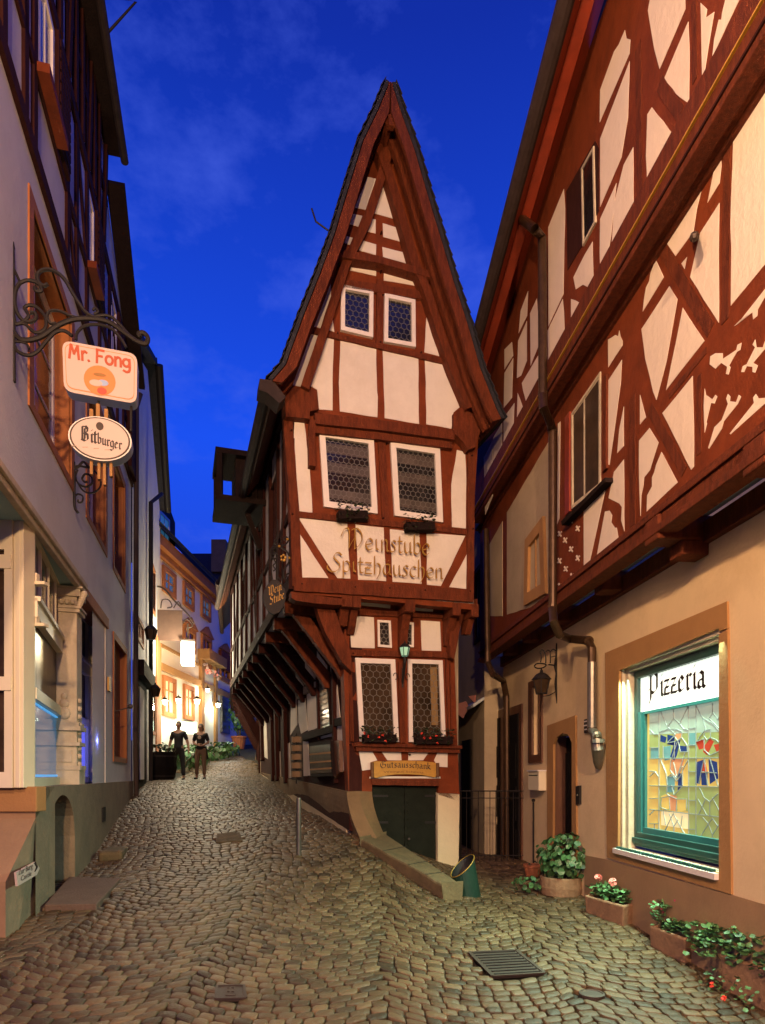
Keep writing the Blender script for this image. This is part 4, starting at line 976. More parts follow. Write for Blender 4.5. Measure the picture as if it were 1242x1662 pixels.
# --- side wall above the lane
UP = PSC
vE_ = 7.50
mb = MB(); mb.add([UP.at(0, VS), UP.at(LEN, VS), UP.at(LEN, vE_), UP.at(0, vE_)], [(0, 1, 2, 3)]); mb.build('side_plaster', 'plaster_left', wh)
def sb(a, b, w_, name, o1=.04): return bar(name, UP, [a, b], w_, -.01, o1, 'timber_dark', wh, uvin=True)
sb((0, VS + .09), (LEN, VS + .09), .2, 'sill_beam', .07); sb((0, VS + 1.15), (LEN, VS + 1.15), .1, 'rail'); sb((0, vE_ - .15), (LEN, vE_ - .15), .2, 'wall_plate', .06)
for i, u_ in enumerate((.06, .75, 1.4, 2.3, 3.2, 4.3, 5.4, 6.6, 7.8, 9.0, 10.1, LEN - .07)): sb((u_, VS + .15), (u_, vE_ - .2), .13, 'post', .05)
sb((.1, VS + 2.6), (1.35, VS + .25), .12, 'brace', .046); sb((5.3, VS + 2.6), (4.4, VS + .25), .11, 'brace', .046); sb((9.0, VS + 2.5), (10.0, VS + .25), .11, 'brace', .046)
for a, b in ((1.5, 2.2), (3.3, 4.2), (6.7, 7.7)):
    window(UP, [(a, VS + 2.35), (b, VS + 2.35), (b, VS + 1.22), (a, VS + 1.22)], wh, 'timber_dark', .06, glass='glass', bars=(.5,), uvin=True)
# dormer hoist on the roof side
mb = MB(); dc = PSC.at(2.9, 0, .55)
def dbox(c, d, z): mb.box((c.x, c.y, z), d, math.atan2(sd.y, sd.x))
dp = [PSC.at(u_, 0, o_) for u_, o_ in ((3.05, -.8), (3.05, .92), (4.2, .92), (4.2, -.8))]
z0_ = EYE + 5.05
mb.extr([Vector((p.x, p.y, z0_)) for p in dp], (0, 0, .10)); mb.extr([Vector((p.x, p.y, z0_ + .86)) for p in dp], (0, 0, .10))
for o_ in (.84, .2, -.3):
    for u_ in (3.1, 4.13): p = PSC.at(u_, 0, o_); mb.beam((p.x, p.y, z0_ + .1), (p.x, p.y, z0_ + .88), .1, .1)
mb.extr([Vector((p.x, p.y, z0_ + .1)) for p in [PSC.at(u_, 0, o_) for u_, o_ in ((3.2, -.7), (3.2, .55), (4.1, .55), (4.1, -.7))]], (0, 0, .76))
p = PSC.at(3.6, 0, .3); q_ = PSC.at(3.6, 0, .05); mb.beam((p.x, p.y, z0_), (q_.x, q_.y, z0_ - .65), .1, .1)
mb.build('hoist_dormer', 'timber_black', wh)
# --- joists and curved braces over the lane
for k in range(10):
    u_ = .30 + k * 1.12; mb = MB()
    mb.pbox(PSB, u_ - .09, u_ + .09, VS - .20, VS - .004, -.1, osc + .03)
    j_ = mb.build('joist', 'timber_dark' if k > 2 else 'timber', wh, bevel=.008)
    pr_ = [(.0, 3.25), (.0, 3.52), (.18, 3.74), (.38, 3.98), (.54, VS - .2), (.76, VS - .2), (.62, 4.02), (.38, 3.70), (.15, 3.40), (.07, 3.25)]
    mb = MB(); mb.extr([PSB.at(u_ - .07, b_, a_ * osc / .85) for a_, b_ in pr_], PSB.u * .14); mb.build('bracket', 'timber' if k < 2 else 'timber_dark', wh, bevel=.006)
# --- side wall of the ground storey
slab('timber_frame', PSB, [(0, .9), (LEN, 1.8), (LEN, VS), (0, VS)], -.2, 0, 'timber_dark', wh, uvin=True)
for q in (zJ((790, 440), (865, 575), (835, 860), (805, 500)), zJ((865, 740), (890, 1005), (860, 1010), (850, 900)), zJ((905, 1060), (925, 1420), (885, 1425), (880, 1180), (845, 1180), (848, 1075)),
          zJ((705, 470), (785, 590), (783, 640), (710, 690)), zJ((610, 520), (695, 630), (690, 705), (615, 742)), zJ((535, 570), (605, 690), (600, 765), (540, 790)),
          zJ((625, 815), (705, 775), (718, 1080), (635, 1110)), zJ((555, 865), (610, 825), (633, 1100), (580, 1130), (560, 1040)), zJ((500, 870), (543, 840), (548, 1060), (495, 1140)),
          zJ((725, 1140), (825, 1120), (830, 1150), (730, 1170)), zJ((595, 1190), (635, 1190), (650, 1460), (600, 1465)), zJ((445, 1220), (490, 1200), (500, 1480), (450, 1480)),
          zJ((390, 1270), (415, 1270), (420, 1490), (395, 1490)), zJ((370, 720), (410, 760), (412, 900), (375, 900)), zJ((275, 900), (300, 900), (315, 1330), (285, 1310))): pw(PSB, q)
window(PSB, zJ((708, 690), (795, 655), (828, 1085), (722, 1125)), wh, 'timber_black', .05, glass='glass_green', hexs=.06, leadm='lead')
window(PSB, zJ((372, 930), (412, 915), (415, 1200), (378, 1205)), wh, 'timber_black', .05, glass='lit_room')
window(PSB, zJ((445, 880), (478, 850), (480, 1150), (448, 1165)), wh, 'timber_black', .04, glass='glass_warm')
slab('name_board', PSB, zJ((528, 795), (690, 715), (692, 755), (540, 855)), .0, .05, 'stone_trim', wh)
for k, px_ in enumerate((560, 600, 640)):
    pass
bar('post', PSB, zJ((820, 420), (838, 1520)), .10, 0, .07, 'timber_dark', wh); bar('post', PSB, zJ((700, 640), (715, 1180)), .08, 0, .05, 'timber_dark', wh)
bar('rail', PSB, zJ((590, 1160), (830, 1085)), .12, 0, .08, 'timber_black', wh); bar('rail', PSB, zJ((840, 1040), (910, 1025)), .12, 0, .06, 'timber_black', wh)
for a in ((430, 800, 445, 1520), (330, 900, 345, 1500), (365, 880, 380, 1500), (250, 880, 262, 1340)): bar('post', PSB, zJ((a[0], a[1]), (a[2], a[3])), .22, 0, .10, 'timber_dark', wh)
# --- stone plinth around the corner
T_ = [PSB.at(u_, 1.50 + .03 * u_, .04) for u_ in (11, 9, 7, 5, 3.2, 1.6, 0)] + [PB.pt(583, 1284, .06), PB.pt(604, 1285, .02)]
B_ = [onground(*p) for p in ((425, 1250), (438, 1267), (452, 1280), (470, 1294), (505, 1317), (545, 1341))] + [onground(592, 1371)] + [PB.pt(612, 1360, .42), PB.pt(624, 1355, .10)]
for i in range(7): B_[i] = B_[i] - Vector((0, 0, .05))
mb = MB(); rows = 8; vv = []
for j in range(rows + 1):
    t = j / rows
    for a, b in zip(T_, B_): p = a.lerp(b, t); h_ = t ** 1.7; p.x = a.x + (b.x - a.x) * h_; p.y = a.y + (b.y - a.y) * h_; vv.append(p)
nc = len(T_); mb.add(vv, [(j * nc + i, j * nc + i + 1, (j + 1) * nc + i + 1, (j + 1) * nc + i) for j in range(rows) for i in range(nc - 1)])
mb.add([T_[0], T_[-3], T_[-2], T_[-1], PB.pt(604, 1285, -.3), PSB.at(11, 1.83, -.3)], [(0, 1, 2, 3, 4, 5)])
side_d = [PB.pt(604, 1285, .02).lerp(PB.pt(624, 1355, .1), j / rows) for j in range(rows + 1)]
mb.add([vv[j * nc + nc - 1] for j in range(rows + 1)] + [vv[j * nc + nc - 1] - PB.n * .35 for j in range(rows + 1)], [(j, j + 1, j + rows + 2, j + rows + 1) for j in range(rows)])
pe = mb.build('stone_plinth', 'stone_wall', wh, smooth=False)
# cellar door
Pdr = PB.off(-.10)
mb = MB(); a0, vt_ = Pdr.uv(600, 1272); a1_, _ = Pdr.uv(714, 1275); vb_ = -.1
mb.pbox(Pdr, a0, a1_, vb_, vt_ + .05, -.08, 0); mid_ = (a0 + a1_) / 2
mb.pbox(Pdr, mid_ - .015, mid_ + .015, vb_, vt_, 0, .03)
dr = mb.build('cellar_door', 'door_cellar', wh)
for s_ in (-1, 1):
    x0_, x1_ = (a0, mid_ - .016) if s_ < 0 else (mid_ + .016, a1_); q = [(x0_, vt_), (x1_, vt_), (x1_, vb_), (x0_, vb_)]; mb = MB()
    for k in range(-12, 30):
        y0 = vb_ + k * .13
        c = clipseg(q, (x0_, y0 + (0 if s_ > 0 else (x1_ - x0_))), (x1_, y0 + ((x1_ - x0_) if s_ > 0 else 0)))
        if c: strip(mb, Pdr, c[0], c[1], .095, 0, .014)
    mb.build('plank_leaf', 'door_cellar', dr)
mb = MB(); mb.sphere(Pdr.pt(664, 1362, .04), .022, 10); mb.build('knob', 'steel', dr)
for y_ in (1292, 1335):
    for xa, xb in ((606, 630), (711, 690)):
        mb = MB(); pa2, pb2 = Pdr.uv(xa, y_, .02), Pdr.uv(xb, y_, .02); strip(mb, Pdr, pa2, pb2, .035, .014, .024); mb.build('hinge_strap', 'iron', dr)
slab('door_frame', PB, [(603, 1264), (713, 1266), (713, 1276), (605, 1274)], -.12, .03, 'timber', wh)
slab('lower_pier', PB, zD((738, 488), (937, 500), (930, 1090), (905, 1230), (800, 1225), (738, 1212)), -.35, .0, 'panel_low', wh, jit=.003)
slab('base_timber', PB, zD((738, 478), (940, 488), (941, 502), (738, 492)), -.02, .012, 'timber_flat', wh)
# kerb ramp in front of the cellar door
bl0 = onground(586, 1376); bl1 = onground(722, 1463); tl0 = Wp(586, 1361, bl0.y); tl1 = Wp(721, 1437, bl1.y)
tr0 = PB.pt(626, 1353, .10); tr1 = Wp(749, 1434, bl1.y + .10)
kb = thing('stone_kerb_ramp', 'mossy stone kerb sloping down in front of the dark cellar door', 'kerb', (tr1.x, tr1.y, bl1.z))
mb = MB(); n_ = 10; vv = []
for i in range(n_ + 1):
    t = i / n_; a = bl0.lerp(bl1, t) - Vector((0, 0, .1)); b = tl0.lerp(tl1, t); c = tr0.lerp(tr1, t); d = Vector((c.x, c.y, a.z - .1))
    b = b + Vector((random.uniform(-.008, .008), 0, random.uniform(-.008, .008))); vv += [a, b, c, d]
fs = []
for i in range(n_):
    o_ = i * 4
    for j in range(3): fs.append((o_ + j, o_ + j + 1, o_ + j + 5, o_ + j + 4))
fs += [(0, 1, 2, 3), (n_ * 4 + 3, n_ * 4 + 2, n_ * 4 + 1, n_ * 4)]
mb.add(vv, fs); ks = mb.build('kerb_stone', 'stone_kerb', kb, bevel=.03)
mb = MB()
for i in (3, 6, 8):
    a_, b_, c_ = [vv[i * 4 + j] for j in (0, 1, 2)]; up_z = Vector((0, 0, .0015)); d_ = (bl1 - bl0).normalized() * .006
    mb.hexa([b_ + up_z - d_, b_ + up_z + d_, c_ + up_z + d_, c_ + up_z - d_, b_ + up_z * 2 - d_, b_ + up_z * 2 + d_, c_ + up_z * 2 + d_, c_ + up_z * 2 - d_])
mb.build('joint', 'black', ks)
# ================================================================== house continuing the lane behind
rh = thing('jettied_lane_house', 'dark jettied timber house lit golden by the lane lantern, behind the pointed wine house', 'building', PSB.at(14, 1.5))
L2 = 7.0
pb = PSB.at(LEN + .03, 0); pc = PSC.at(LEN + .03, 0)
PSB2 = Plane((pb.x, pb.y), (-.205, .979)); PSC2 = Plane((pc.x, pc.y), (-.225, .974))
for q_ in (PSB2, PSC2):
    if q_.n.x > 0: q_.n = -q_.n
osc2 = (pc - pb).dot(PSB2.n)
mb = MB(); mb.extr([PSB2.at(.0, 1.0, -.03), PSB2.at(L2, 1.0, -.03), PSB2.at(L2, 1.0, -3), PSB2.at(.0, 1.0, -3)], (0, 0, VS - .75)); mb.build('ground_storey_wall', 'plaster_warm', rh)
mb = MB(); mb.extr([PSC2.at(.0, VS, -.01), PSC2.at(L2, VS, -.01), PSC2.at(L2, VS, -3.5), PSC2.at(.0, VS, -3.5)], (0, 0, vE_ - VS + .35)); mb.build('upper_storey_wall', 'plaster_warm', rh)
mb = MB(); e0 = PSC2.at(.1, vE_ + .2, .42); e1 = PSC2.at(L2 + .2, vE_ + .2, .42); mb.extr([e0, e1, e1 - PSC2.n * 2.6 + Vector((0, 0, 3.0)), e0 - PSC2.n * 2.6 + Vector((0, 0, 3.0))], (0, 0, .12)); mb.build('roof', 'slate', rh)
mb = MB(); mb.tube([e0 + Vector((0, 0, -.02)), e1 + Vector((0, 0, -.02))], .085, 10); mb.build('gutter', 'gutter', rh)
for u_ in (.2, 1.3, 2.5, 3.8, 5.3, 6.9):
    bar('post', PSC2, [(u_, VS + .15), (u_, vE_)], .16, -.01, .05, 'timber_dark', rh, uvin=True)
    bar('post', PSB2, [(u_, 1.4), (u_, VS - .25)], .2, -.04, .05, 'timber_dark', rh, uvin=True)
    mb = MB(); mb.pbox(PSB2, u_ - .08, u_ + .08, VS - .22, VS - .01, -.1, osc2 + .03); mb.build('joist', 'timber_dark', rh)
    mb = MB(); mb.extr([PSB2.at(u_ - .07, b_, a_ * osc2 / .85) for a_, b_ in [(.0, 2.9), (.0, 3.2), (.55, VS - .22), (.8, VS - .22), (.1, 2.8)]], PSB2.u * .14); mb.build('bracket', 'timber_dark', rh)
bar('sill_beam', PSC2, [(.02, VS + .1), (L2, VS + .1)], .2, -.01, .07, 'timber_dark', rh, uvin=True)
mb = MB(); mb.extr([PSB2.at(.1, VS - .01, -.1), PSB2.at(L2, VS - .01, -.1), PSC2.at(L2, VS - .01, .0), PSC2.at(.1, VS - .01, .0)], (0, 0, .04)); mb.build('jetty_soffit', 'timber_black', rh)
for u_ in (1.9, 4.5):
    window(PSB2, [(u_ - .35, 3.5), (u_ + .35, 3.5), (u_ + .35, 2.3), (u_ - .35, 2.3)], rh, 'white', .07, o=.0, glass='lit_room' if u_ < 3 else 'glass_green', uvin=True, bars=(.5,))
mb = MB(); mb.add([PSB2.at(.0, .9, .09), PSB2.at(L2, 1.4, .12), PSB2.at(L2, 2.7, .09), PSB2.at(3, 2.2, .09), PSB2.at(.0, 1.85, .09)], [(0, 1, 2, 3, 4)]); mb.build('plinth', 'stone_wall', rh)
# timber pegs and drying cracks on the front frame
rp = random.Random(5)
for P_w, pts in ((PC, zB((150, 300), (155, 700), (590, 720), (608, 360), (1015, 420), (1020, 770), (200, 1035), (455, 1050), (620, 1055), (790, 1065), (1005, 1070))), (PB, zC((150, 500), (540, 500), (900, 505), (130, 1215), (600, 1300), (960, 1230), (545, 180), (880, 190))), (PD, zA((565, 790), (563, 980), (560, 1330), (760, 1380), (350, 1285), (570, 1100)))):
    mb = MB()
    for x_, y_ in pts:
        u_, v_ = P_w.uv(x_, y_)
        mb.lathe(P_w.at(u_ + .015, v_ + .01, -.01), [(.013, 0), (.013, .064), (.010, .068)], 8, axis=P_w.n)
    mb.build('timber_pegs', 'timber_dark', wh)
# ================================================================== big half-timbered house on the right
rb = thing('half_timbered_restaurant', 'large red half-timbered house on the right with a brightly lit stained-glass window', 'building', PR0.at(6, 0, -1.5))
def ur(P, px): return P.uv(px, 1000)[0]
V1 = 3.79; V1b = 4.02        # wall plate of the ground storey / underside of first jetty
V2 = 6.47
UE = ur(PR0, 817)
# ground storey wall with real openings
wq = [(982, 1060), (1180, 977), (1187, 1452), (985, 1392)]
uw0, uw1 = ur(PR0, 985), ur(PR0, 1183); tb = PR0.uv(985, 1390)[1]; tt = PR0.uv(1180, 977)[1]
hu0, hu1 = ur(PR0, 1005), ur(PR0, 1167); hb = PR0.uv(1167, 1418)[1]; ht = PR0.uv(1167, 1020)[1]
du0, du1 = ur(PR0, 897), ur(PR0, 928); dt = PR0.uv(897, 1195)[1]
su0, su1 = ur(PR0, 866), ur(PR0, 880); 
u_lo = ur(PR0, 1900)
wall('ground_storey_wall', PR0, u_lo, UE, -.6, V1 + .2, [(min(hu0, hu1), max(hu0, hu1), hb, ht, .17), (min(du0, du1), max(du0, du1), -.6, dt, .22), (min(su0, su1), max(su0, su1), PR0.uv(873, 1225)[1], PR0.uv(873, 1112)[1], .12)], 'plaster_warm', rb)
def sg(a, b): return (a, b) if a < b else (b, a)
# plinth band
mb = MB(); pv = [PR0.uv(x, y) for x, y in ((1242, 1468), (1187, 1452), (985, 1395), (950, 1388))]
uu_ = [PR0.uv(1900, 1500)[0]] + [p[0] for p in pv]; tv = [pv[0][1] - .05] + [p[1] for p in pv]
for i in range(len(uu_) - 1): mb.extr([PR0.at(uu_[i], -.6, .012), PR0.at(uu_[i + 1], -.6, .012), PR0.at(uu_[i + 1], tv[i + 1], .012), PR0.at(uu_[i], tv[i], .012)], -PR0.n * .03)
mb.build('plinth', 'plinth_right', rb)
# shop window surround
slab('window_surround', PR0, [(982, 1060), (1180, 976), (1181, 1020), (1167, 1024), (1167, 1019), (1005, 1088), (1003, 1378), (1167, 1417), (1167, 1030), (1181, 1021), (1187, 1452), (985, 1392)], -.01, .02, 'ochre_trim', rb, jit=0)
Pw = PR0.off(-.17)
a_, b_ = sg(hu0, hu1)
mb = MB(); ring(mb, PR0, [(a_, ht), (b_, ht), (b_, hb), (a_, hb)], [(a_ + .0, ht - .09), (b_ - .13, ht - .09), (b_ - .13, hb + .02), (a_, hb + .02)], -.16, -.05)
ring(mb, PR0, [(a_, ht), (b_, ht), (b_, hb), (a_, hb)], [(a_ + .0, ht - .05), (b_ - .06, ht - .05), (b_ - .06, hb + .01), (a_, hb + .01)], -.05, -.012)
mb.build('inner_surround', 'stone_trim', rb, bevel=.006)
mb = MB(); 
sl0 = PR0.at(a_ - .02, hb + .0, .05); sl1 = PR0.at(b_ + .02, hb, .05)
mb.pbox(PR0, a_ - .03, b_ + .04, hb - .05, hb + .005, -.16, .06); ws = mb.build('stone_sill', 'white', rb)
mb = MB()
k = 0; u_ = a_ + .04
while u_ < b_: mb.pbox(PR0, u_, u_ + .022, hb + .006, hb + .03, -.0, .045); u_ += .042
mb.build('drip_comb', 'teal_dark', ws)
# frame and stained glass (lit from the room)
fu0, fu1 = a_ + .01, b_ - .14; fv0, fv1 = hb + .05, ht - .10
mb = MB(); q0 = [(fu0, fv1), (fu1, fv1), (fu1, fv0), (fu0, fv0)]; q1 = [(fu0 + .02, fv1 - .08), (fu1 - .06, fv1 - .08), (fu1 - .06, fv0 + .16), (fu0 + .02, fv0 + .16)]
ring(mb, Pw, q0, q1, -.02, .06); mb.pbox(Pw, fu0, fu1, fv0 + .04, fv0 + .10, .06, .09); tf = mb.build('window_frame', 'teal_dark', rb, bevel=.008)
vs_ = Pw.uv(1040, 1152)[1]; vs2 = Pw.uv(1160, 1140)[1]; vsg = (vs_ + vs2) / 2
us1 = ur(Pw, 1051); 
mb = MB(); mb.pbox(Pw, us1, q1[1][0], q1[2][1], vsg, .0, .03); mb.pbox(Pw, us1 + .05, us1 + .12, q1[2][1], vsg, .03, .05); mb.pbox(Pw, q1[0][0], us1, q1[2][1], q1[2][1] + .06, 0, .05); mb.pbox(Pw, q1[0][0], us1, vsg - .03, vsg, 0, .04); mb.build('casement', 'teal', tf)
mb = MB(); mb.pbox(Pw, q1[0][0], q1[1][0], vsg, q1[0][1], -.01, .012); lbx = mb.build('light_box_sign', 'bright_sign', rb)
pa = PlaceLine(Pw, (1052, 1136), (1146, 1115), .155, .014, th=.0015, sag=.012)
lettering('lettering', 'Pizzeria', BL, pa, 'ink', lbx, nib=.24, ang=42)
# stained glass pane: coloured cells and cames
def glassmat(name, col, e): return mat(name, tuple(c * .6 for c in col), .2, emis=col, estr=e * .62, var=.3, vscale=9)
cols = {'ol': glassmat('glass_olive', (.36, .40, .14), .9), 'am': glassmat('glass_amber', (.75, .50, .13), 1.05), 'gy': glassmat('glass_grey', (.42, .52, .42), .95), 'bl': glassmat('glass_navy', (.02, .05, .20), .6), 'rd': glassmat('glass_red', (.55, .06, .03), .85), 'or': glassmat('glass_salmon', (.72, .30, .14), .9), 'te': glassmat('glass_teal', (.16, .36, .36), .85), 'lt': glassmat('glass_cream', (.95, .78, .42), 1.1)}
gl = MB(); gq = [Pw.uv(*p) for p in zQ((200, 470), (712, 385), (712, 1475), (200, 1378))]
gl_l = q1[0][0]; gl_r = us1; g_b = q1[2][1] + .06; g_t = vsg - .03
vM = MB(); vM.pbox(Pw, gl_l, gl_r, g_b, g_t, -.012, .0); sgp = vM.build('stained_glass_pane', cols['am'], rb)
def cell(pts, c): slab('glass_piece', Pw, zQ(*pts), .001, .004 + random.random() * .0015, cols[c], sgp, jit=0)
cell([(200, 470), (712, 385), (712, 620), (200, 640)], 'gy'); cell([(200, 640), (712, 620), (712, 815), (200, 820)], 'ol')
cell([(270, 1015), (490, 1020), (490, 1200), (270, 1190)], 'ol'); cell([(540, 1015), (712, 1020), (712, 1440), (540, 1410)], 'ol'); cell([(285, 1200), (480, 1215), (480, 1330), (285, 1300)], 'lt')
cell([(485, 500), (540, 490), (540, 1420), (485, 1410)], 'ol'); cell([(490, 600), (535, 595), (535, 720), (490, 720)], 'te'); cell([(210, 740), (268, 738), (268, 815), (210, 815)], 'te')
for pts, c in ((((380, 610), (420, 600), (438, 625), (430, 665), (400, 680), (380, 650)), 'or'), (((330, 640), (385, 650), (380, 720), (330, 710)), 'bl'), (((420, 720), (470, 725), (478, 765), (425, 765)), 'bl'),
               (((385, 690), (425, 680), (400, 790), (380, 830), (350, 800)), 'bl'), (((410, 770), (460, 770), (440, 880), (400, 960), (355, 900), (350, 840)), 'or'), (((300, 730), (355, 720), (350, 820), (310, 830)), 'te'),
               (((410, 920), (436, 925), (440, 1015), (405, 1050)), 'bl'), (((330, 950), (385, 940), (380, 1060), (325, 1060)), 'te'), (((280, 640), (325, 660), (315, 700), (278, 690)), 'bl'),
               (((605, 570), (645, 565), (640, 610), (610, 600)), 'rd'), (((600, 610), (640, 605), (640, 655), (615, 670)), 'gy'), (((540, 690), (605, 670), (600, 740), (560, 750)), 'rd'),
               (((600, 720), (640, 670), (670, 690), (620, 790), (590, 765)), 'rd'), (((668, 715), (712, 705), (712, 770), (690, 770)), 'rd'), (((600, 820), (622, 910), (580, 910)), 'rd'),
               (((545, 840), (600, 820), (560, 1000), (535, 990)), 'bl'), (((575, 920), (620, 915), (620, 1010), (580, 1010)), 'bl'), (((630, 820), (690, 840), (700, 960), (640, 1000)), 'bl'),
               (((285, 1090), (340, 1065), (350, 1180), (290, 1190)), 'am'), (((345, 1075), (400, 1090), (390, 1200), (350, 1190)), 'or'), (((400, 1110), (470, 1110), (465, 1195), (405, 1200)), 'am'),
               (((555, 1110), (610, 1110), (600, 1220), (560, 1200)), 'am'), (((630, 1150), (700, 1160), (700, 1230), (640, 1225)), 'rd')): cell(pts, c)
mb = MB()
def came(pts, w_=.008):
    p = [Pw.uv(*q, .006) for q in zQ(*pts)]
    for i in range(len(p) - 1): strip(mb, Pw, p[i], p[i + 1], w_, .0, .010)
for pts in ([(200, 815), (712, 808)], [(200, 1012), (712, 1022)], [(200, 1185), (712, 1240)], [(270, 465), (268, 1400)], [(485, 425), (487, 1430)], [(540, 415), (540, 1440)],
            [(200, 555), (268, 545)], [(200, 600), (235, 638), (268, 638)], [(200, 735), (268, 735)], [(200, 905), (240, 910), (268, 950)], [(200, 945), (240, 910)], [(200, 1105), (268, 1105)], [(200, 1225), (235, 1190), (268, 1190)], [(200, 1290), (268, 1290)], [(235, 1290), (235, 1385)],
            [(487, 515), (540, 510)], [(487, 595), (540, 590)], [(487, 715), (540, 715)], [(487, 910), (540, 910)], [(487, 1120), (540, 1120)], [(487, 1330), (540, 1330)],
            [(280, 465), (330, 580), (390, 640), (330, 700)], [(375, 450), (378, 520), (345, 560), (330, 580)], [(378, 520), (420, 560), (485, 430)], [(420, 560), (450, 600), (487, 605)], [(270, 620), (330, 600), (390, 600)],
            [(540, 430), (590, 520), (610, 600), (570, 650), (540, 700)], [(660, 410), (662, 480), (635, 520), (712, 600)], [(662, 480), (700, 530), (712, 500)], [(590, 520), (660, 560), (712, 620)],
            [(380, 610), (400, 600), (438, 620), (435, 660), (405, 685), (380, 650), (380, 610)], [(330, 700), (385, 690), (380, 820)], [(435, 660), (475, 720), (478, 765), (425, 765), (410, 690)], [(405, 690), (355, 840), (350, 900), (400, 960), (460, 770)],
            [(278, 815), (320, 920), (330, 1010)], [(300, 720), (300, 815)], [(487, 815), (440, 900), (440, 1010)], [(375, 840), (400, 950), (440, 870)], [(330, 950), (360, 930), (400, 980), (440, 920)], [(330, 1012), (325, 1070), (350, 1090), (290, 1100), (280, 1170), (330, 1190)],
            [(350, 1090), (400, 1110), (470, 1110), (470, 1180)], [(360, 1010), (380, 1080), (440, 1020)], [(345, 1090), (350, 1190)], [(400, 1110), (395, 1200)],
            [(600, 610), (645, 600), (645, 660), (620, 680), (600, 650), (600, 610)], [(545, 690), (600, 670), (600, 750), (640, 790), (712, 760)], [(645, 660), (690, 680), (712, 700)], [(600, 810), (560, 1000)], [(600, 810), (625, 1015)], [(545, 840), (535, 1000)], [(640, 810), (700, 1015)], [(580, 910), (690, 920)],
            [(560, 1015), (600, 1100), (640, 1130), (700, 1070)], [(555, 1110), (620, 1230)], [(610, 1110), (560, 1220)], [(640, 1130), (640, 1240)], [(660, 1100), (712, 1200)],
            [(285, 1395), (375, 1215), (485, 1420)], [(345, 1215), (378, 1310), (410, 1260)], [(378, 1310), (378, 1410)], [(300, 1195), (320, 1300)], [(440, 1230), (430, 1310)],
            [(545, 1430), (630, 1290), (590, 1245)], [(630, 1290), (660, 1250), (700, 1310), (660, 1370), (630, 1290)], [(660, 1370), (660, 1460)], [(700, 1310), (712, 1290)]): came(pts)
mb.build('lead_cames', 'lead_light', sgp)
um_ = (a_ + b_) / 2
lw = lamp('window_light', PR0.at(um_ - .1, ht - .15, .0), 210, (.64, 1.0, .74), kind='AREA', size=1.9, size_y=.14, spread=R(125))
lw.rotation_euler = ( -PR0.n * -1 * .55 + Vector((0, 0, -1))).to_track_quat('-Z', 'X').to_euler()
lw.rotation_euler = (PR0.n * .75 + Vector((0, 0, -1))).to_track_quat('-Z', 'Y').to_euler()
# arched doorway
x0_, x1_ = sg(ur(PR0, 888), ur(PR0, 934)); 
qd = [(888, 1178), (934, 1161), (935, 1440), (888, 1430)]
slab('door_surround', PR0, [(888, 1178), (934, 1161), (936, 1440), (928, 1438), (928, 1205), (922, 1192), (913, 1190), (903, 1197), (898, 1208), (897, 1432), (888, 1430)], -.01, .025, 'ochre_trim', rb, jit=0)
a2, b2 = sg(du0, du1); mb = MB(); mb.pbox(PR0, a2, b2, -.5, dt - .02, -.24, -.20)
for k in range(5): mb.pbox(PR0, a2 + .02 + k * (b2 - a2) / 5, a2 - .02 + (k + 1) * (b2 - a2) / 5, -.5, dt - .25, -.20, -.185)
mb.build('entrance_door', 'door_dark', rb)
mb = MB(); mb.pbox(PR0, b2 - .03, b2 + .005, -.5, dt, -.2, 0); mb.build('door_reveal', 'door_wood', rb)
# narrow window with brown surround left of the door
a3, b3 = sg(ur(PR0, 860), ur(PR0, 882)); v3, v4 = PR0.uv(871, 1238)[1], PR0.uv(871, 1108)[1]
a4, b4 = sg(su0, su1); v5, v6 = PR0.uv(873, 1225)[1], PR0.uv(873, 1112)[1]
mb = MB(); ring(mb, PR0, [(a3, v4 + .05), (b3, v4 + .05), (b3, v3), (a3, v3)], [(a4, v6), (b4, v6), (b4, v5), (a4, v5)], -.01, .03); mb.build('window_surround', 'door_wood', rb)
window(PR0, [(a4, v6), (b4, v6), (b4, v5), (a4, v5)], rb, 'door_wood', .05, o=-.1, glass='glass', uvin=True, bars=(.5,))
# two big doors further down the alley
for xa, xb, yt in ((845, 830, 1160), (796, 815, 1168), (781, 792, 1178)):
    a5, b5 = sg(ur(PR0, xa), ur(PR0, xb)); vt5 = PR0.uv((xa + xb) / 2, yt)[1]; mb = MB(); mb.pbox(PR0, a5 - .15, b5 + .15, -.3, vt5 + .15, .0, .03); fr_ = mb.build('door_surround', 'door_wood', rb)
    mb = MB(); mb.pbox(PR0, a5, b5, -.3, vt5, .03, .05)
    for k in range(3): mb.pbox(PR0, a5 + .08, b5 - .08, .2 + k * .75, .8 + k * .75, .05, .065)
    mb.build('door_leaf', 'door_dark', fr_)
# --- jetties: wall plate, joist ends, bressummer
def edge(P, px, o=0): return P.uv(*px, o)
mb = MB(); mb.pbox(PR0, u_lo, UE, V1, V1 + .19, -.02, .06); mb.build('wall_plate', 'timber', rb, bevel=.01)
mb = MB(); mb.extr([PR0.at(u_lo, V1b + .02, 0), PR0.at(UE, V1b + .02, 0), PR1.at(UE, V1b + .02, 0), PR1.at(u_lo, V1b + .02, 0)], (0, 0, .03)); mb.build('jetty_soffit', 'soffit_light', rb)
for px_ in (1700, 1330, 1140, 1010, 930, 880, 845):
    u_ = ur(PR0, px_); mb = MB(); mb.pbox(PR0, u_ - .12, u_ + .12, V1 + .03, V1b + .015, -.1, .48 if px_ in (1140, 1330) else .28)
    if px_ in (1140, 1330): mb.pbox(PR0, u_ - .11, u_ + .11, V1 - .10, V1 + .03, -.0, .25)
    mb.build('joist_end', 'timber', rb, bevel=.015)
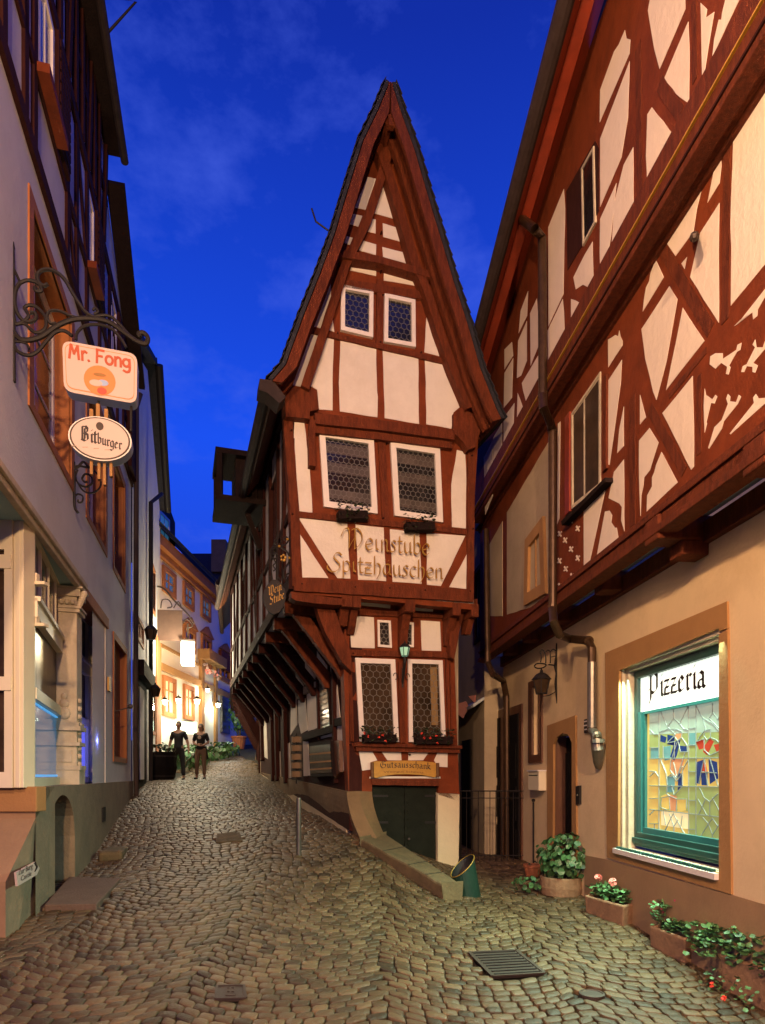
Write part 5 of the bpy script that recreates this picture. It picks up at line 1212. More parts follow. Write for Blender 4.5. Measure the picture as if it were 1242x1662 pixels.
mb = MB(); mb.pbox(PR1, u_lo, UE, V1b - .082, V1b + .11, -.1, .05); mb.pbox(PR1, u_lo, UE, V1b - .15, V1b - .084, -.1, .09); mb.pbox(PR1, u_lo, UE, V1b + .02, V1b + .06, .05, .075); mb.build('bressummer', 'timber', rb, bevel=.008)
# first floor
U1 = UE + .15
wall('first_floor_wall', PR1, ur(PR1, 2400), U1, V1b - .1, V2 + .12, [], 'timber_flat', rb)
EX = lambda f, x, y: f((x, y))[0]
P1 = [zE((1040, 920), (1000, 985), (990, 1300)) [::-1] , ]
panels1 = [[EX(zE, 1000, 985), EX(zE, 1040, 920), EX(zE, 1242, 575), (1420, -60), (1420, 270), EX(zF, 1242, 420), EX(zF, 978, 740), EX(zF, 982, 300), EX(zF, 975, 120), EX(zE, 990, 1300)],
 zE((900, 1095), (905, 1280), (890, 1410), (798, 1560), (850, 1300)), zE((802, 1262),) + zF((715, 0), (690, 170), (553, 358), (470, 238)),
 zE((890, 1560),) + zF((885, 200), (885, 870), (665, 520), (742, 180), (855, 5)), zF((640, 365), (622, 458), (598, 415)),
 zF((400, 385), (462, 520), (300, 785), (310, 690), (325, 600), (350, 550), (360, 490)), zF((505, 590), (567, 690), (480, 1180), (405, 1465), (380, 1400), (320, 1150), (290, 920)),
 zF((608, 755), (700, 900), (775, 1010), (480, 1390), (560, 1000)), zG((838, 35), (845, 300), (845, 540), (830, 558), (670, 242)),
 zF((1242, 610), (1030, 880), (1003, 897), (1050, 850), (1145, 790), (1150, 845), (1180, 820), (1185, 770), (1242, 670)),
 zF((860, 1105), (915, 1105), (915, 1150), (1020, 1080), (1030, 1040), (1060, 1025), (1050, 1080), (1025, 1095), (965, 1200), (975, 1215), (960, 1270), (940, 1265), (950, 1210), (905, 1180), (860, 1225), (815, 1190), (820, 1130)),
 zF((1165, 1000), (1175, 1060), (1225, 1060), (1242, 1010), (1252, 1060), (1150, 1180), (1185, 1200), (1165, 1255), (1145, 1250), (1145, 1210), (1100, 1205), (1080, 1250), (1058, 1250), (1070, 1205), (1100, 1190), (1165, 1060), (1145, 1040)),
 zG((905, 105), (912, 140), (948, 165), (965, 140), (975, 150), (960, 188), (940, 185), (915, 290), (918, 300), (905, 350), (900, 200)),
 zG((1035, 135), (1048, 150), (1045, 175), (1080, 180), (1095, 140), (1108, 150), (1090, 190), (1010, 290), (1000, 330), (930, 440), (925, 435), (960, 320), (1000, 280), (1035, 190), (1025, 160)),
 zG((1190, 135), (1205, 160), (1260, 155), (1260, 172), (1050, 360), (1045, 355), (1120, 260), (1180, 185), (1175, 155)),
 zG((545, 140), (578, 265), (545, 305)), zG((598, 325), (648, 405), (618, 500), (600, 560), (568, 600), (563, 650), (552, 700), (548, 815), (540, 600), (540, 395)),
 zG((665, 458), (755, 628), (582, 790), (585, 700), (612, 650), (612, 600), (625, 570), (635, 530)),
 [EX(zF, 140, 1155), EX(zF, 130, 1340), EX(zG, 430, 130), EX(zG, 375, 530), EX(zG, 362, 525), EX(zG, 362, 70), EX(zF, 35, 1315)],
 zF((120, 930), (128, 975), (145, 1010), (145, 1045), (35, 1215), (33, 1000), (60, 985), (90, 965), (110, 975)),
 zG((455, 205), (455, 425), (418, 465), (430, 330)), zG((455, 500), (458, 900), (440, 840), (444, 765), (430, 745), (400, 730), (370, 715), (400, 570)),
 zG((375, 785), (390, 810), (385, 850), (405, 880), (415, 880), (425, 935), (305, 1035), (350, 790)), zG((352, 630), (350, 680), (265, 1070), (232, 1100), (232, 750)), zG((88, 300), (102, 288), (95, 830), (84, 860))]
for q in panels1: pw(PR1, q, m='panel_right', par=rb, j=.004, o=.003)
def xmark(P, x, y, s=17):
    c = zG((x, y))[0]; k = s / 3.431
    mb.extr([P.pt(c[0] + a * k, c[1] + b * k, .008) for a, b in ((-.3, -1), (.05, -.3), (.5, -.9), (.75, -.6), (.2, 0), (.6, .6), (.4, 1.0), (0, .35), (-.5, .8), (-.75, .5), (-.25, 0), (-.6, -.6))], -P.n * .008)
mb = MB()
for x, y in ((160, 840), (197, 885), (97, 915), (127, 950), (160, 1000), (197, 1050), (95, 1065), (130, 1110), (165, 1150), (97, 1205)): xmark(PR1, x, y)
mb.build('cross_ornament', 'panel_right', rb)
wv = window(PR1, zG((168, 245), (330, 10), (330, 650), (170, 775)), rb, 'stone_trim', .035, glass='glass_warm', bars=(.45,), proud=.015, sash=.015)
wv['label'] = 'leaded casement with pale frame'
slab('window_sill', PR1, zG((105, 845), (350, 600), (352, 625), (110, 868)), -.01, .09, 'timber_black', rb)
bar('post', PR1, zG((345, 40), (345, 560)), .09, 0, .03, 'timber', rb); bar('post', PR1, zG((138, 250), (138, 800)), .14, 0, .03, 'board_red', rb)
mb = MB(); mb.beam(PR1.pt(1128, 384, .02), PR1.pt(1128, 384, .16), .05, .05); mb.sphere(PR1.pt(1127, 384, .16), .035, 8); mb.build('beam_peg', 'iron_brown', rb)
for pts, w_ in (((zE((950, 1010))[0], zF((932, 860))[0]), .085), ((zG((502, 150))[0], zG((502, 870))[0]), .12), ((zG((874, 30))[0], zG((872, 470))[0]), .06), ((zF((450, 300))[0], zF((820, 930))[0]), .10), ((zG((600, 215))[0], zG((790, 570))[0]), .09), ((zF((500, 1440))[0], zF((790, 1080))[0]), .05)):
    bar('post' if w_ in (.085, .12, .06) else 'brace', PR1, pts, w_, 0, .005, 'timber', rb, jit=.004)
# plain plastered bays beyond the downpipe (first floor)
for q in (zI((378, 625), (378, 1240), (300, 1300), (205, 1330), (205, 920)), zI((187, 955), (187, 1336), (128, 1336), (128, 1060))):
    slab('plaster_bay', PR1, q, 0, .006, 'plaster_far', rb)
sq = zI((290, 1030), (362, 935), (372, 1245), (285, 1295)); window(PR1, sq, rb, 'ochre_trim', .16, glass='glass_warm', bars=(.5,), proud=.05)
# second jetty
mb = MB(); ul2 = ur(PR2, 2400); U2 = UE - .3
mb.extr([PR1.at(ul2, V2 - .03, -.1), PR1.at(U2, V2 - .03, -.1), PR2.at(U2, V2 - .03, 0), PR2.at(ul2, V2 - .03, 0)], (0, 0, .04)); mb.build('jetty_soffit', 'timber', rb)
mb = MB(); mb.pbox(PR1, ul2, U1, V2 - .09, V2 - .035, -.05, .04); mb.pbox(PR1, ul2, U1, V2 - .06, V2 - .035, .04, .10); mb.build('wall_plate', 'timber', rb, bevel=.008)
mb = MB(); mb.pbox(PR2, ul2, U2, V2 - .08, V2 + .13, -.1, .04); mb.pbox(PR2, ul2, U2, V2 + .13, V2 + .36, -.1, .055); br2 = mb.build('bressummer', 'timber', rb, bevel=.008)
mb = MB(); mb.pbox(PR2, ul2, U2, V2 + .123, V2 + .136, .04, .062); mb.build('gilt_line', 'gold_line', br2)
mb = MB(); mb.pbox(PR2, ul2, U2, V2 - .02, V2 + .0, .04, .055); mb.build('grey_line', 'timber_dark', br2)
V3 = PR2.uv(800, 560)[1] + .2
VEV = EYE + 6.75
wall('second_floor_wall', PR2, ul2, U2, V2 + .3, VEV + .9, [], 'timber_flat', rb)
panels2 = [zE((365, -60), (625, -60), (627, 70), (430, 530), (390, 380), (340, 80)), zE((650, 165), (660, 400), (655, 795), (520, 690), (465, 605)), zE((745, 20), (795, 70), (785, 135), (850, 90), (770, 590), (757, 590)),
 zE((945, -40), (1070, -60), (835, 440), (850, 300), (885, 150), (905, 150), (910, 100)), zE((370, 825), (550, 1050), (335, 1470), (325, 1200), (335, 880)),
 zH((655, 125), (662, 160), (678, 165), (674, 225), (550, 512), (552, 375), (610, 215), (630, 185)), zH((675, 255), (668, 490), (640, 660), (552, 865), (552, 580)),
 zH((690, 615), (692, 900), (595, 1120), (610, 850), (650, 690)), zH((620, 765), (598, 980), (572, 1150), (553, 1180), (550, 1050), (552, 915)),
 zH((400, 790), (405, 870), (398, 1230), (335, 1365), (335, 950)), zH((520, 1010), (525, 1225), (500, 1200), (480, 1190), (450, 1210), (440, 1160), (490, 1060)),
 zH((430, 1250), (465, 1265), (435, 1440), (430, 1440)), zH((475, 1260), (508, 1280), (452, 1395), (460, 1310)), zH((395, 1250), (400, 1300)) + zI((437, 200), (437, 290), (372, 410), (368, 190)),
 zI((290, 30), (286, 130), (252, 200), (260, 110)), zI((285, 150), (285, 310), (262, 370), (245, 380), (250, 230)), zI((225, 235), (230, 290), (195, 345), (195, 265)), zI((230, 300), (225, 460), (192, 500), (195, 360)),
 zI((330, 290), (333, 470), (300, 540), (270, 430), (265, 400)), zI((248, 440), (293, 560), (242, 650)), zI((235, 480), (228, 690), (192, 760), (192, 540)), zI((185, 560), (185, 760), (150, 840), (150, 620)), zI((148, 630), (148, 855), (118, 930), (112, 700)),
 zI((325, 60), (332, 150), (332, 250), (300, 330), (298, 120))]
for q in panels2: pw(PR2, q, m='panel_right', par=rb, j=.004, o=.003)
for pts, w_ in (((zE((262, 350))[0], zE((278, 1580))[0]), .10), ((zE((692, 0))[0], zE((700, 620))[0]), .06), ((zE((430, 640))[0], zE((590, 880))[0]), .10)):
    bar('post' if w_ != .10001 else 'brace', PR2, pts, w_, 0, .005, 'timber', rb, jit=.004)
slab('window_opening', PR2, zH((410, 800), (530, 590), (545, 620), (545, 880), (480, 1020), (415, 1130)), -.01, .0075, 'timber_dark', rb)
window(PR2, zH((476, 705), (528, 610), (535, 930), (482, 1030)), rb, 'stone_trim', .03, o=.010, glass='glass', proud=.012)
# eave: boarded soffit in red, gilt lines, gutter, roof
ea = Vector(Wp(927, 0, 6.15)); eb = Vector(Wp(779, 551, 9.75)); ed = (eb - ea).normalized(); e0 = ea - ed * 7; e1 = eb + ed * 1.6
iw0 = PR2.at(0, 0, 0); 
def onwall(p, dz, o=.0):
    u_ = (Vector((p.x, p.y, 0)) - PR2.o).dot(PR2.u); return PR2.at(u_, p.z + dz, o)
mb = MB(); q = [e0, e1, onwall(e1, .42), onwall(e0, .42)]; mb.extr(q, (0, 0, .06)); mb.build('eave_boarding', 'board_red', rb)
mb = MB()
for t, w_ in ((.30, .016),): mb.extr([q[0].lerp(q[3], t) + Vector((0, 0, -.004)), q[1].lerp(q[2], t) + Vector((0, 0, -.004)), q[1].lerp(q[2], t + w_) + Vector((0, 0, -.004)), q[0].lerp(q[3], t + w_) + Vector((0, 0, -.004))], (0, 0, .003))
mb.build('grey_line', 'soffit_light', rb)
mb = MB(); t, w_ = .62, .028; mb.extr([q[0].lerp(q[3], t) + Vector((0, 0, -.004)), q[1].lerp(q[2], t) + Vector((0, 0, -.004)), q[1].lerp(q[2], t + w_) + Vector((0, 0, -.004)), q[0].lerp(q[3], t + w_) + Vector((0, 0, -.004))], (0, 0, .003)); mb.build('gilt_line', 'gold_line', rb)
mb = MB(); a = q[0].lerp(q[3], .42); b = q[1].lerp(q[2], .42); mb.beam(a - Vector((0, 0, .05)), b - Vector((0, 0, .05)), .12, .10); mb.build('eave_beam', 'board_red', rb)
mb = MB(); gn = Vector((ed.y, -ed.x, 0)).normalized(); 
if gn.x > 0: gn = -gn
mb.tube([e0 + gn * .05, e1 + gn * .05], .088, 12); mb.build('gutter', 'gutter', rb)
mb = MB(); mb.extr([e0 + Vector((0, 0, .09)), e1 + Vector((0, 0, .09)), e1 + Vector((3.2, .3, 4.2)), e0 + Vector((3.2, .3, 4.2))], (0, 0, .12)); mb.build('roof', 'slate', rb)
# far end wall and downpipes
mb = MB(); mb.add([PR0.at(UE, -.5), PR0.at(UE, V1b), PR0.at(UE, V1b, -6), PR0.at(UE, -.5, -6)], [(0, 1, 2, 3)]); mb.add([PR1.at(U1, V1b), PR1.at(U1, V2), PR1.at(U1, V2, -6), PR1.at(U1, V1b, -6)], [(0, 1, 2, 3)]); mb.add([PR2.at(U2, V2), PR2.at(U2, VEV + .8), PR2.at(U2, VEV + .8, -6), PR2.at(U2, V2, -6)], [(0, 1, 2, 3)]); mb.build('end_wall', 'plaster_far', rb)
o2 = .13
def Pz(px, py, P, o): return P.pt(px, py, o)
gtop = Pz(866, 358, PR2, .5)
pts = [Vector(Wp(843, 352, 8.3)) , Pz(868, 372, PR2, .30), Pz(880, 385, PR2, o2), Pz(881, 640, PR2, o2), Pz(882, 662, PR2, .22), Pz(893, 685, PR2, .02), Pz(897, 700, PR1, .14), Pz(897, 985, PR1, .14), Pz(899, 1010, PR1, .22), Pz(908, 1030, PR1, .10), Pz(925, 1037, PR0, .16), Pz(955, 1040, PR0, .13), Pz(961, 1052, PR0, .11), Pz(961, 1185, PR0, .11), Pz(968, 1192, PR0, .13), Pz(970, 1200, PR0, .13)]
def smoothpath(p, n=5):
    out = []
    for i in range(len(p) - 1):
        p0 = p[max(i - 1, 0)]; p1 = p[i]; p2 = p[i + 1]; p3 = p[min(i + 2, len(p) - 1)]
        if (p2 - p1).length > .6: out += [p1.copy(), p1.lerp(p2, .5)]; continue
        for k in range(n):
            t = k / n; out.append(.5 * (2 * p1 + (p2 - p0) * t + (2 * p0 - 5 * p1 + 4 * p2 - p3) * t * t + (3 * p1 - p0 - 3 * p2 + p3) * t ** 3))
    return out + [p[-1]]
mb = MB(); mb.tube(pts, .052, 12)
for i in (3, 6, 7, 11, 13): mb.tube([pts[i] - (pts[i] - pts[i - 1]).normalized() * .03, pts[i] + (pts[i] - pts[i - 1]).normalized() * .03], .06, 12)
dpn = mb.build('downpipe', 'pipe_brown', rb, smooth=False)
mb = MB(); p_ = [Pz(961, 1075, PR0, .11), Pz(961, 1183, PR0, .11), Pz(968, 1193, PR0, .13), Pz(970, 1215, PR0, .12), Pz(971, 1236, PR0, .06), Pz(972, 1245, PR0, .02)]
mb.tube(p_, [.058, .058, .062, .072, .062, .045], 12); mb.tube([Pz(970, 1200, PR0, .13), Pz(970, 1206, PR0, .13)], .082, 12); mb.build('pipe_shoe', 'pipe_grey', dpn)
mb = MB(); mb.tube([Pz(789, 860, PR1, .1), Pz(792, 1075, PR1, .12), Pz(800, 1095, PR1, .1), Pz(817, 1105, PR0, .12), Pz(822, 1130, PR0, .1), Pz(823, 1395, PR0, .1)], .055, 10); mb.build('downpipe', 'pipe_brown', rb)
# ================================================================== last house in the alley
ah = thing('plastered_alley_house', 'plain plastered house with dark doorways deep in the narrow right alley', 'building', PR0.at(16, 0, -1))
PA = PR0.off(.30)
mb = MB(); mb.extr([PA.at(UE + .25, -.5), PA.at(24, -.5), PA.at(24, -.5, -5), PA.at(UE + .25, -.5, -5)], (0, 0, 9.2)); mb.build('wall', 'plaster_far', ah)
for a, b, c in ((13.6, 14.4, 2.5), (15.6, 16.5, 2.5)):
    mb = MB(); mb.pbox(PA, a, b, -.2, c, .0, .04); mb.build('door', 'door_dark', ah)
window(PA, [(12.6, 5.9), (13.3, 5.9), (13.3, 4.4), (12.6, 4.4)], ah, 'timber_dark', .1, glass='glass', bars=(.5,), uvin=True)
mb = MB(); mb.extr([PA.at(UE + .25, 3.2, .0), PA.at(20, 3.2, 0), PA.at(20, 3.05, .22), PA.at(UE + .25, 3.05, .22)], (0, 0, .06)); mb.build('string_course', 'soffit_light', ah)
mb = MB(); mb.extr([PA.at(UE + .25, 8.7, .4), PA.at(24, 8.7, .4), PA.at(24, 12, -3), PA.at(UE + .25, 12, -3)], (0, 0, .12)); mb.build('roof', 'slate', ah)
# closing wall at the alley's end
eh = thing('alley_end_house', 'dark house wall closing the narrow right alley', 'building', (1.5, 26, 0))
mb = MB(); mb.box((1.0, 27, 4.5), (9, 2, 10)); mb.build('wall', 'plaster_far', eh)
mb = MB(); mb.box((1.0, 25.9, 9.6), (9.4, 2.6, .25)); mb.build('roof', 'slate', eh)
# ================================================================== free-standing and hanging things
rnd = random.Random(21)
def leaf(mb, c, d, up, s, kind=0):
    d = Vector(d).normalized(); up = Vector(up); x = d.cross(up); x = x.normalized() if x.length > 1e-3 else d.orthogonal().normalized(); n = x.cross(d)
    c = Vector(c)
    if kind == 0: p = [(0, 0, 0), (-.42, .25, .10), (-.55, .75, .06), (0, 1.15, -.06), (.55, .75, .06), (.42, .25, .10)]
    else: p = [(0, 0, 0), (-.5, .3, .06), (-.45, .85, .12), (0, .95, .0), (.45, .85, .12), (.5, .3, .06)]
    q = [c + x * a * s + d * b * s + n * e * s for a, b, e in p]; k = len(mb.v); mb.v += q + [c + d * .55 * s]; m = k + 6
    mb.f += [(k + i, k + (i + 1) % 6, m) for i in range(6)]
def rdir(zb=.4):
    a = rnd.uniform(0, 6.283); z = rnd.uniform(-.3, 1) ; return Vector((math.cos(a), math.sin(a), z * zb + .1)).normalized()
def foliage(par, c, rad, n, s, m='leaf', kind=0, name='foliage', shell=.55, flat=1.0):
    mb = MB(); c = Vector(c)
    for i in range(n):
        while True:
            p = Vector((rnd.uniform(-1, 1), rnd.uniform(-1, 1), rnd.uniform(-1, 1)))
            if shell < p.length < 1: break
        pos = c + Vector((p.x * rad[0], p.y * rad[1], p.z * rad[2])); o = Vector((p.x, p.y, p.z * flat + .35)).normalized()
        d = (o.cross(rdir(1))).normalized() * .8 + Vector((0, 0, -.5)); leaf(mb, pos, d, o + rdir() * .5, s * rnd.uniform(.6, 1.25), kind)
    return mb.build(name, m, par)
def stems(par, base, tips, r=.005, name='stems', m='stem'):
    mb = MB()
    for t in tips:
        b = Vector(base) + Vector((rnd.uniform(-.06, .06), rnd.uniform(-.06, .06), 0)); t = Vector(t); mid = b.lerp(t, .5) + Vector((rnd.uniform(-.04, .04), rnd.uniform(-.04, .04), .05)); mb.tube([b, mid, t], r, 5)
    return mb.build(name, m, par)
def blossom(par, c, r, m, n=14, name='blossom'):
    mb = MB(); c = Vector(c)
    for i in range(n):
        d = rdir(1.4); leaf(mb, c + d * r * .45, d.cross(rdir(1)), d, r * .75, 1)
    return mb.build(name, m, par)
# ---- stone troughs along the right wall
def trough(A, B, Cc, h, label, name='stone_trough', group='planters along the right wall'):
    A, B, Cc = [Vector((p.x, p.y, 0)) for p in (A, B, Cc)]; z0 = min(g1(p.x, p.y) for p in (A, B, Cc)) + .005; o = B
    e1 = A - B; e2 = Cc - B; t = thing(name, label, 'planter', (B + e1 / 2 + e2 / 2 + Vector((0, 0, z0))), group)
    e1n = e1.normalized(); e2n = e2.normalized(); w_ = .045
    def P(a, b, z, s=0): # a,b in 0..1
        return B + e1 * a + e2 * b + Vector((0, 0, z0 + z))
    fa, fb = w_ / e1.length, w_ / e2.length
    mb = MB(); ou = [(0, 0), (1, 0), (1, 1), (0, 1)]; inn = [(fa, fb), (1 - fa, fb), (1 - fa, 1 - fb), (fa, 1 - fb)]
    tp = .03
    ob = [P(a + (tp if a == 0 else -tp), b + (tp if b == 0 else -tp) * 1.5, 0) for a, b in ou]; ot = [P(a, b, h + rnd.uniform(-.008, .008)) for a, b in ou]; it = [P(a, b, h) for a, b in inn]; ib = [P(a, b, h - .06) for a, b in inn]
    mb.add(ob + ot + it + ib, [(3, 2, 1, 0)] + [(i, (i + 1) % 4, 4 + (i + 1) % 4, 4 + i) for i in range(4)] + [(4 + i, 4 + (i + 1) % 4, 8 + (i + 1) % 4, 8 + i) for i in range(4)] + [(8 + i, 8 + (i + 1) % 4, 12 + (i + 1) % 4, 12 + i) for i in range(4)] + [(12, 13, 14, 15)])
    body = mb.build('trough_body', 'trough', t, bevel=.018)
    mb = MB(); mb.add([P(a, b, h - .035) for a, b in inn], [(0, 1, 2, 3)]); mb.build('soil', 'soil', t)
    return t, P, e1.length, e2.length
t1, P_, la, lb_ = trough(onground(948, 1484), onground(1012, 1508), onground(1049, 1497), .245, 'stone trough with three round pale pink geranium heads, nearest the ivy pot')
fol = MB()
for i in range(420):
    a, b = rnd.uniform(.05, .95), rnd.uniform(.1, .9); p = P_(a, b, .245 + rnd.uniform(.0, .13)); leaf(fol, p, rdir(.5), (rnd.uniform(-.5, .5), rnd.uniform(-.5, .5), 1), rnd.uniform(.035, .06), 1)
fol.build('foliage', 'leaf_light', t1)
for a, b, z in ((.92, .5, .44), (.45, .35, .44), (.12, .6, .45)):
    p = P_(a, b, z); stems(t1, P_(a, b, .2), [p], .004, 'flower_stem'); blossom(t1, p, .055, 'pink', 26)
t2, P_, la, lb_ = trough(onground(1053, 1537), onground(1112, 1570), onground(1143, 1562), .25, 'stone trough with chipped rim and thin magenta geranium flowers, second from the wall window')
fol = MB()
for i in range(330):
    a, b = rnd.uniform(.0, 1.0), rnd.uniform(.1, .9); p = P_(a, b, .25 + rnd.uniform(.0, .12) * (1 + (a > .6))); leaf(fol, p, rdir(.5), (rnd.uniform(-.5, .5), rnd.uniform(-.5, .5), 1), rnd.uniform(.03, .055), 1)
fol.build('foliage', 'leaf_light', t2)
for a, b, z, r_ in ((.85, .4, .40, .035), (.6, .7, .52, .03), (.5, .55, .53, .028)):
    p = P_(a, b, z); stems(t2, P_(a, b, .2), [p], .0035, 'flower_stem'); blossom(t2, p, r_, 'magenta', 12)
t3, P_, la, lb_ = trough(onground(1168, 1608), onground(1252, 1652), onground(1300, 1640), .33, 'stone trough overflowing with trailing geraniums, nearest the camera at the photo\'s right edge')
fol = MB()
for i in range(900):
    a, b = rnd.uniform(-.10, 1.75), rnd.uniform(-.12, 1.1); z = .40 + rnd.uniform(-.05, .16) - (.08 if b < 0 else 0) - max(0, a - 1) * .10; p = P_(a, b, z); leaf(fol, p, rdir(.6), (rnd.uniform(-.6, .6), rnd.uniform(-.6, .6), 1), rnd.uniform(.038, .068), 1)
for i in range(60):
    a, b = rnd.uniform(.1, 1.3), rnd.uniform(-.5, -.1); p = P_(a, b, rnd.uniform(.02, .22)); leaf(fol, p, rdir(.6), (rnd.uniform(-.6, .6), rnd.uniform(-.6, .6), 1), rnd.uniform(.025, .045), 1)
fol.build('foliage', 'leaf_light', t3)
for a, b, z, r_, m_ in ((1.2, .6, .68, .032, 'redflower'), (.8, .8, .62, .038, 'redflower'), (.4, .6, .62, .038, 'magenta'), (.2, .8, .60, .034, 'magenta'), (.9, -.4, .10, .03, 'redflower'), (.6, -.5, .05, .028, 'redflower'), (1.5, .2, .32, .02, 'magenta'), (.5, .3, .46, .028, 'magenta')):
    p = P_(a, b, z); stems(t3, P_(min(max(a, .1), .9), min(max(b, .2), .8), .2), [p], .003, 'flower_stem'); blossom(t3, p, r_, m_, 11)
# ---- big ivy pot and small pots
c = onground(918, 1458); c.y += .2
pt = thing('round_stone_planter', 'low round stone planter holding a tall dark green ivy, left of the pink geranium trough', 'planter', c)
mb = MB(); mb.lathe(c, [(.24, 0), (.27, .02), (.285, .12), (.28, .25), (.25, .26), (.24, .2)], 22); mb.build('planter_body', 'trough', pt, bevel=.004)
foliage(pt, c + Vector((.10, 0, .52)), (.46, .38, .34), 420, .075, 'leaf', name='ivy'); foliage(pt, c + Vector((.24, .0, .74)), (.13, .12, .14), 40, .05, 'leaf'); foliage(pt, c + Vector((-.42, 0, .17)), (.26, .14, .10), 55, .06, 'leaf')
foliage(pt, c + Vector((.50, 0, .78)), (.14, .06, .03), 14, .05, 'leaf_light'); foliage(pt, c + Vector((.48, 0, .3)), (.12, .1, .14), 22, .06, 'leaf'); 
stems(pt, c + Vector((0, 0, .2)), [c + Vector((x, 0, z)) for x, z in ((.2, .8), (-.2, .6), (.45, .78), (-.55, .15), (0, .75), (.5, .35))], .007)
c = onground(868, 1427); c.y += .12
pt = thing('terracotta_pot', 'small terracotta pot in shadow beside the thin iron post', 'planter', c)
mb = MB(); mb.lathe(c, [(.10, 0), (.13, .16), (.145, .165), (.145, .2), (.12, .2)], 18); mb.build('pot_body', 'terracotta', pt); mb = MB(); mb.lathe(c, [(.118, .15), (.118, .185)], 14); mb.build('soil', 'soil', pt); foliage(pt, c + Vector((0, 0, .22)), (.1, .1, .05), 14, .04, 'leaf_dark')
# ---- bollard, bin, gate
c = onground(485, 1392)
bo = thing('steel_bollard', 'thin round grey steel bollard standing alone on the cobbles', 'bollard', c)
mb = MB(); mb.lathe(c, [(.035, -.05), (.035, .83), (.030, .845), (.0, .85)], 16); mb.build('post', 'steel', bo)
mb = MB(); 
for z_ in (.60, .22): mb2 = MB(); mb2.lathe(c, [(.0365, z_), (.040, z_ + .005), (.040, z_ + .03), (.0365, z_ + .035)], 16, closed_bottom=False); mb2.build('collar', 'steel', bo)
mb = MB(); mb.lathe(c, [(.07, -.02), (.07, .02), (.04, .03)], 14); mb.build('foot', 'stone_kerb', bo)
c = onground(762, 1459); c.y += .16
bn = thing('green_waste_bin', 'leaning dark green metal bin with slanted open top at the low end of the kerb', 'bin', c)
mb = MB(); n_ = 28; ax = Vector((-.17, .02, 1)); ri = .175
def rimh(t): return .40 + .14 * math.cos(t - R(18))
for ro, sg_ in ((ri, 1), (ri - .012, -1)):
    k = len(mb.v)
    for j in range(n_):
        t = 2 * math.pi * j / n_; b = c + Vector((math.cos(t) * ro, math.sin(t) * ro, .0)); mb.v += [b, b + ax * rimh(t)]
    for j in range(n_): q = (k + 2 * j, k + 2 * ((j + 1) % n_), k + 2 * ((j + 1) % n_) + 1, k + 2 * j + 1); mb.f.append(q if sg_ > 0 else q[::-1])
for j in range(n_): mb.f.append((2 * j + 1, 2 * ((j + 1) % n_) + 1, 2 * n_ + 2 * ((j + 1) % n_) + 1, 2 * n_ + 2 * j + 1))
mb.build('bin_body', 'green_metal', bn, smooth=False)
mb = MB(); mb.tube([c + Vector((math.cos(2 * math.pi * j / n_) * ri, math.sin(2 * math.pi * j / n_) * ri, 0)) + ax * rimh(2 * math.pi * j / n_) for j in range(n_)], .006, 6, closed=True); mb.build('rim', 'gold', bn)  # gold colour imitates orange lamplight catching the green bin's edge
mb = MB(); kk = ri - .016
vv = []
for j in range(n_): t = 2 * math.pi * j / n_; b = c + Vector((math.cos(t) * kk, math.sin(t) * kk, .01)); vv += [b, b + ax * (rimh(t) - .01)]
mb.add(vv, [(2 * j, 2 * ((j + 1) % n_), 2 * ((j + 1) % n_) + 1, 2 * j + 1) for j in range(n_)] + [tuple(2 * j for j in range(n_))]); mb.build('inside_shade', 'black', bn)  # black inner skin stands in for the shade inside the bin
gz = 11.0
gt = thing('iron_gate', 'thin black iron railing gate closing the dark right alley', 'gate', (1.9, gz, .1))
xl, xr = (748 - CX) / F * gz, (862 - CX) / F * gz; zt_ = EYE + (HY - 1284) / F * gz
mb = MB(); mb.tube([(xl, gz, zt_), (xr, gz, zt_)], .012, 6); mb.tube([(xl, gz, zt_ - .12), (xr, gz, zt_ - .12)], .008, 6); mb.tube([(xl, gz, .38), (xr, gz, .38)], .01, 6); mb.build('frame', 'iron', gt)
for i in range(13): x_ = xl + (xr - xl) * i / 12; mb = MB(); mb.tube([(x_, gz, .15), (x_, gz, zt_ + (.0 if i % 2 else .0))], .007 if 0 < i < 12 else .016, 6); mb.build('bar', 'iron', gt)
pp = Vector(((866 - CX) / F * 10.4, 10.4, g1((866 - CX) / F * 10.4, 10.4)))
ps = thing('iron_post', 'slender black iron post by the terracotta pot below the letter box', 'post', pp); mb = MB(); mb.tube([pp, pp + Vector((0, 0, 1.05))], .014, 8); mb.sphere(pp + Vector((0, 0, 1.08)), .03, 10); mb.build('shaft', 'iron', ps)
# ---- street covers
def cover(name, px, label, cat, m, th=.03, up=.035):
    p = [onground(*q) for q in px]; c = sum(p, Vector()) / len(p); t = thing(name, label, cat, c); mb = MB(); mb.extr([q + Vector((0, 0, up)) for q in p], (0, 0, -th)); mb.build('plate', m, t, bevel=.006); return t, p, c
t, p, c = cover('drain_grate', [(762, 1553), (838, 1549), (884, 1586), (800, 1592)], 'large rusty rectangular drain grating sunk in the cobbles at lower right', 'drain', 'iron_brown')
p = [q + Vector((0, 0, .036)) for q in p]
for k in range(9):
    a = p[0].lerp(p[3], (k + .5) / 9); b = p[1].lerp(p[2], (k + .5) / 9); mb = MB(); mb.beam(a.lerp(b, .06), a.lerp(b, .94), .016, .014); mb.build('grate_bar', 'iron', t)
mb = MB(); 
for i in range(4): mb.beam(p[i], p[(i + 1) % 4], .03, .012)
mb.build('frame', 'iron_brown', t)
t, p, c = cover('hydrant_cover', [(352, 1609), (396, 1607), (399, 1628), (350, 1630)], 'small rusty rectangular hydrant cover low in the foreground', 'manhole cover', 'iron_brown')
mb = MB(); p = [q + Vector((0, 0, .036)) for q in p]
for i in range(4): mb.beam(p[i], p[(i + 1) % 4], .02, .012)
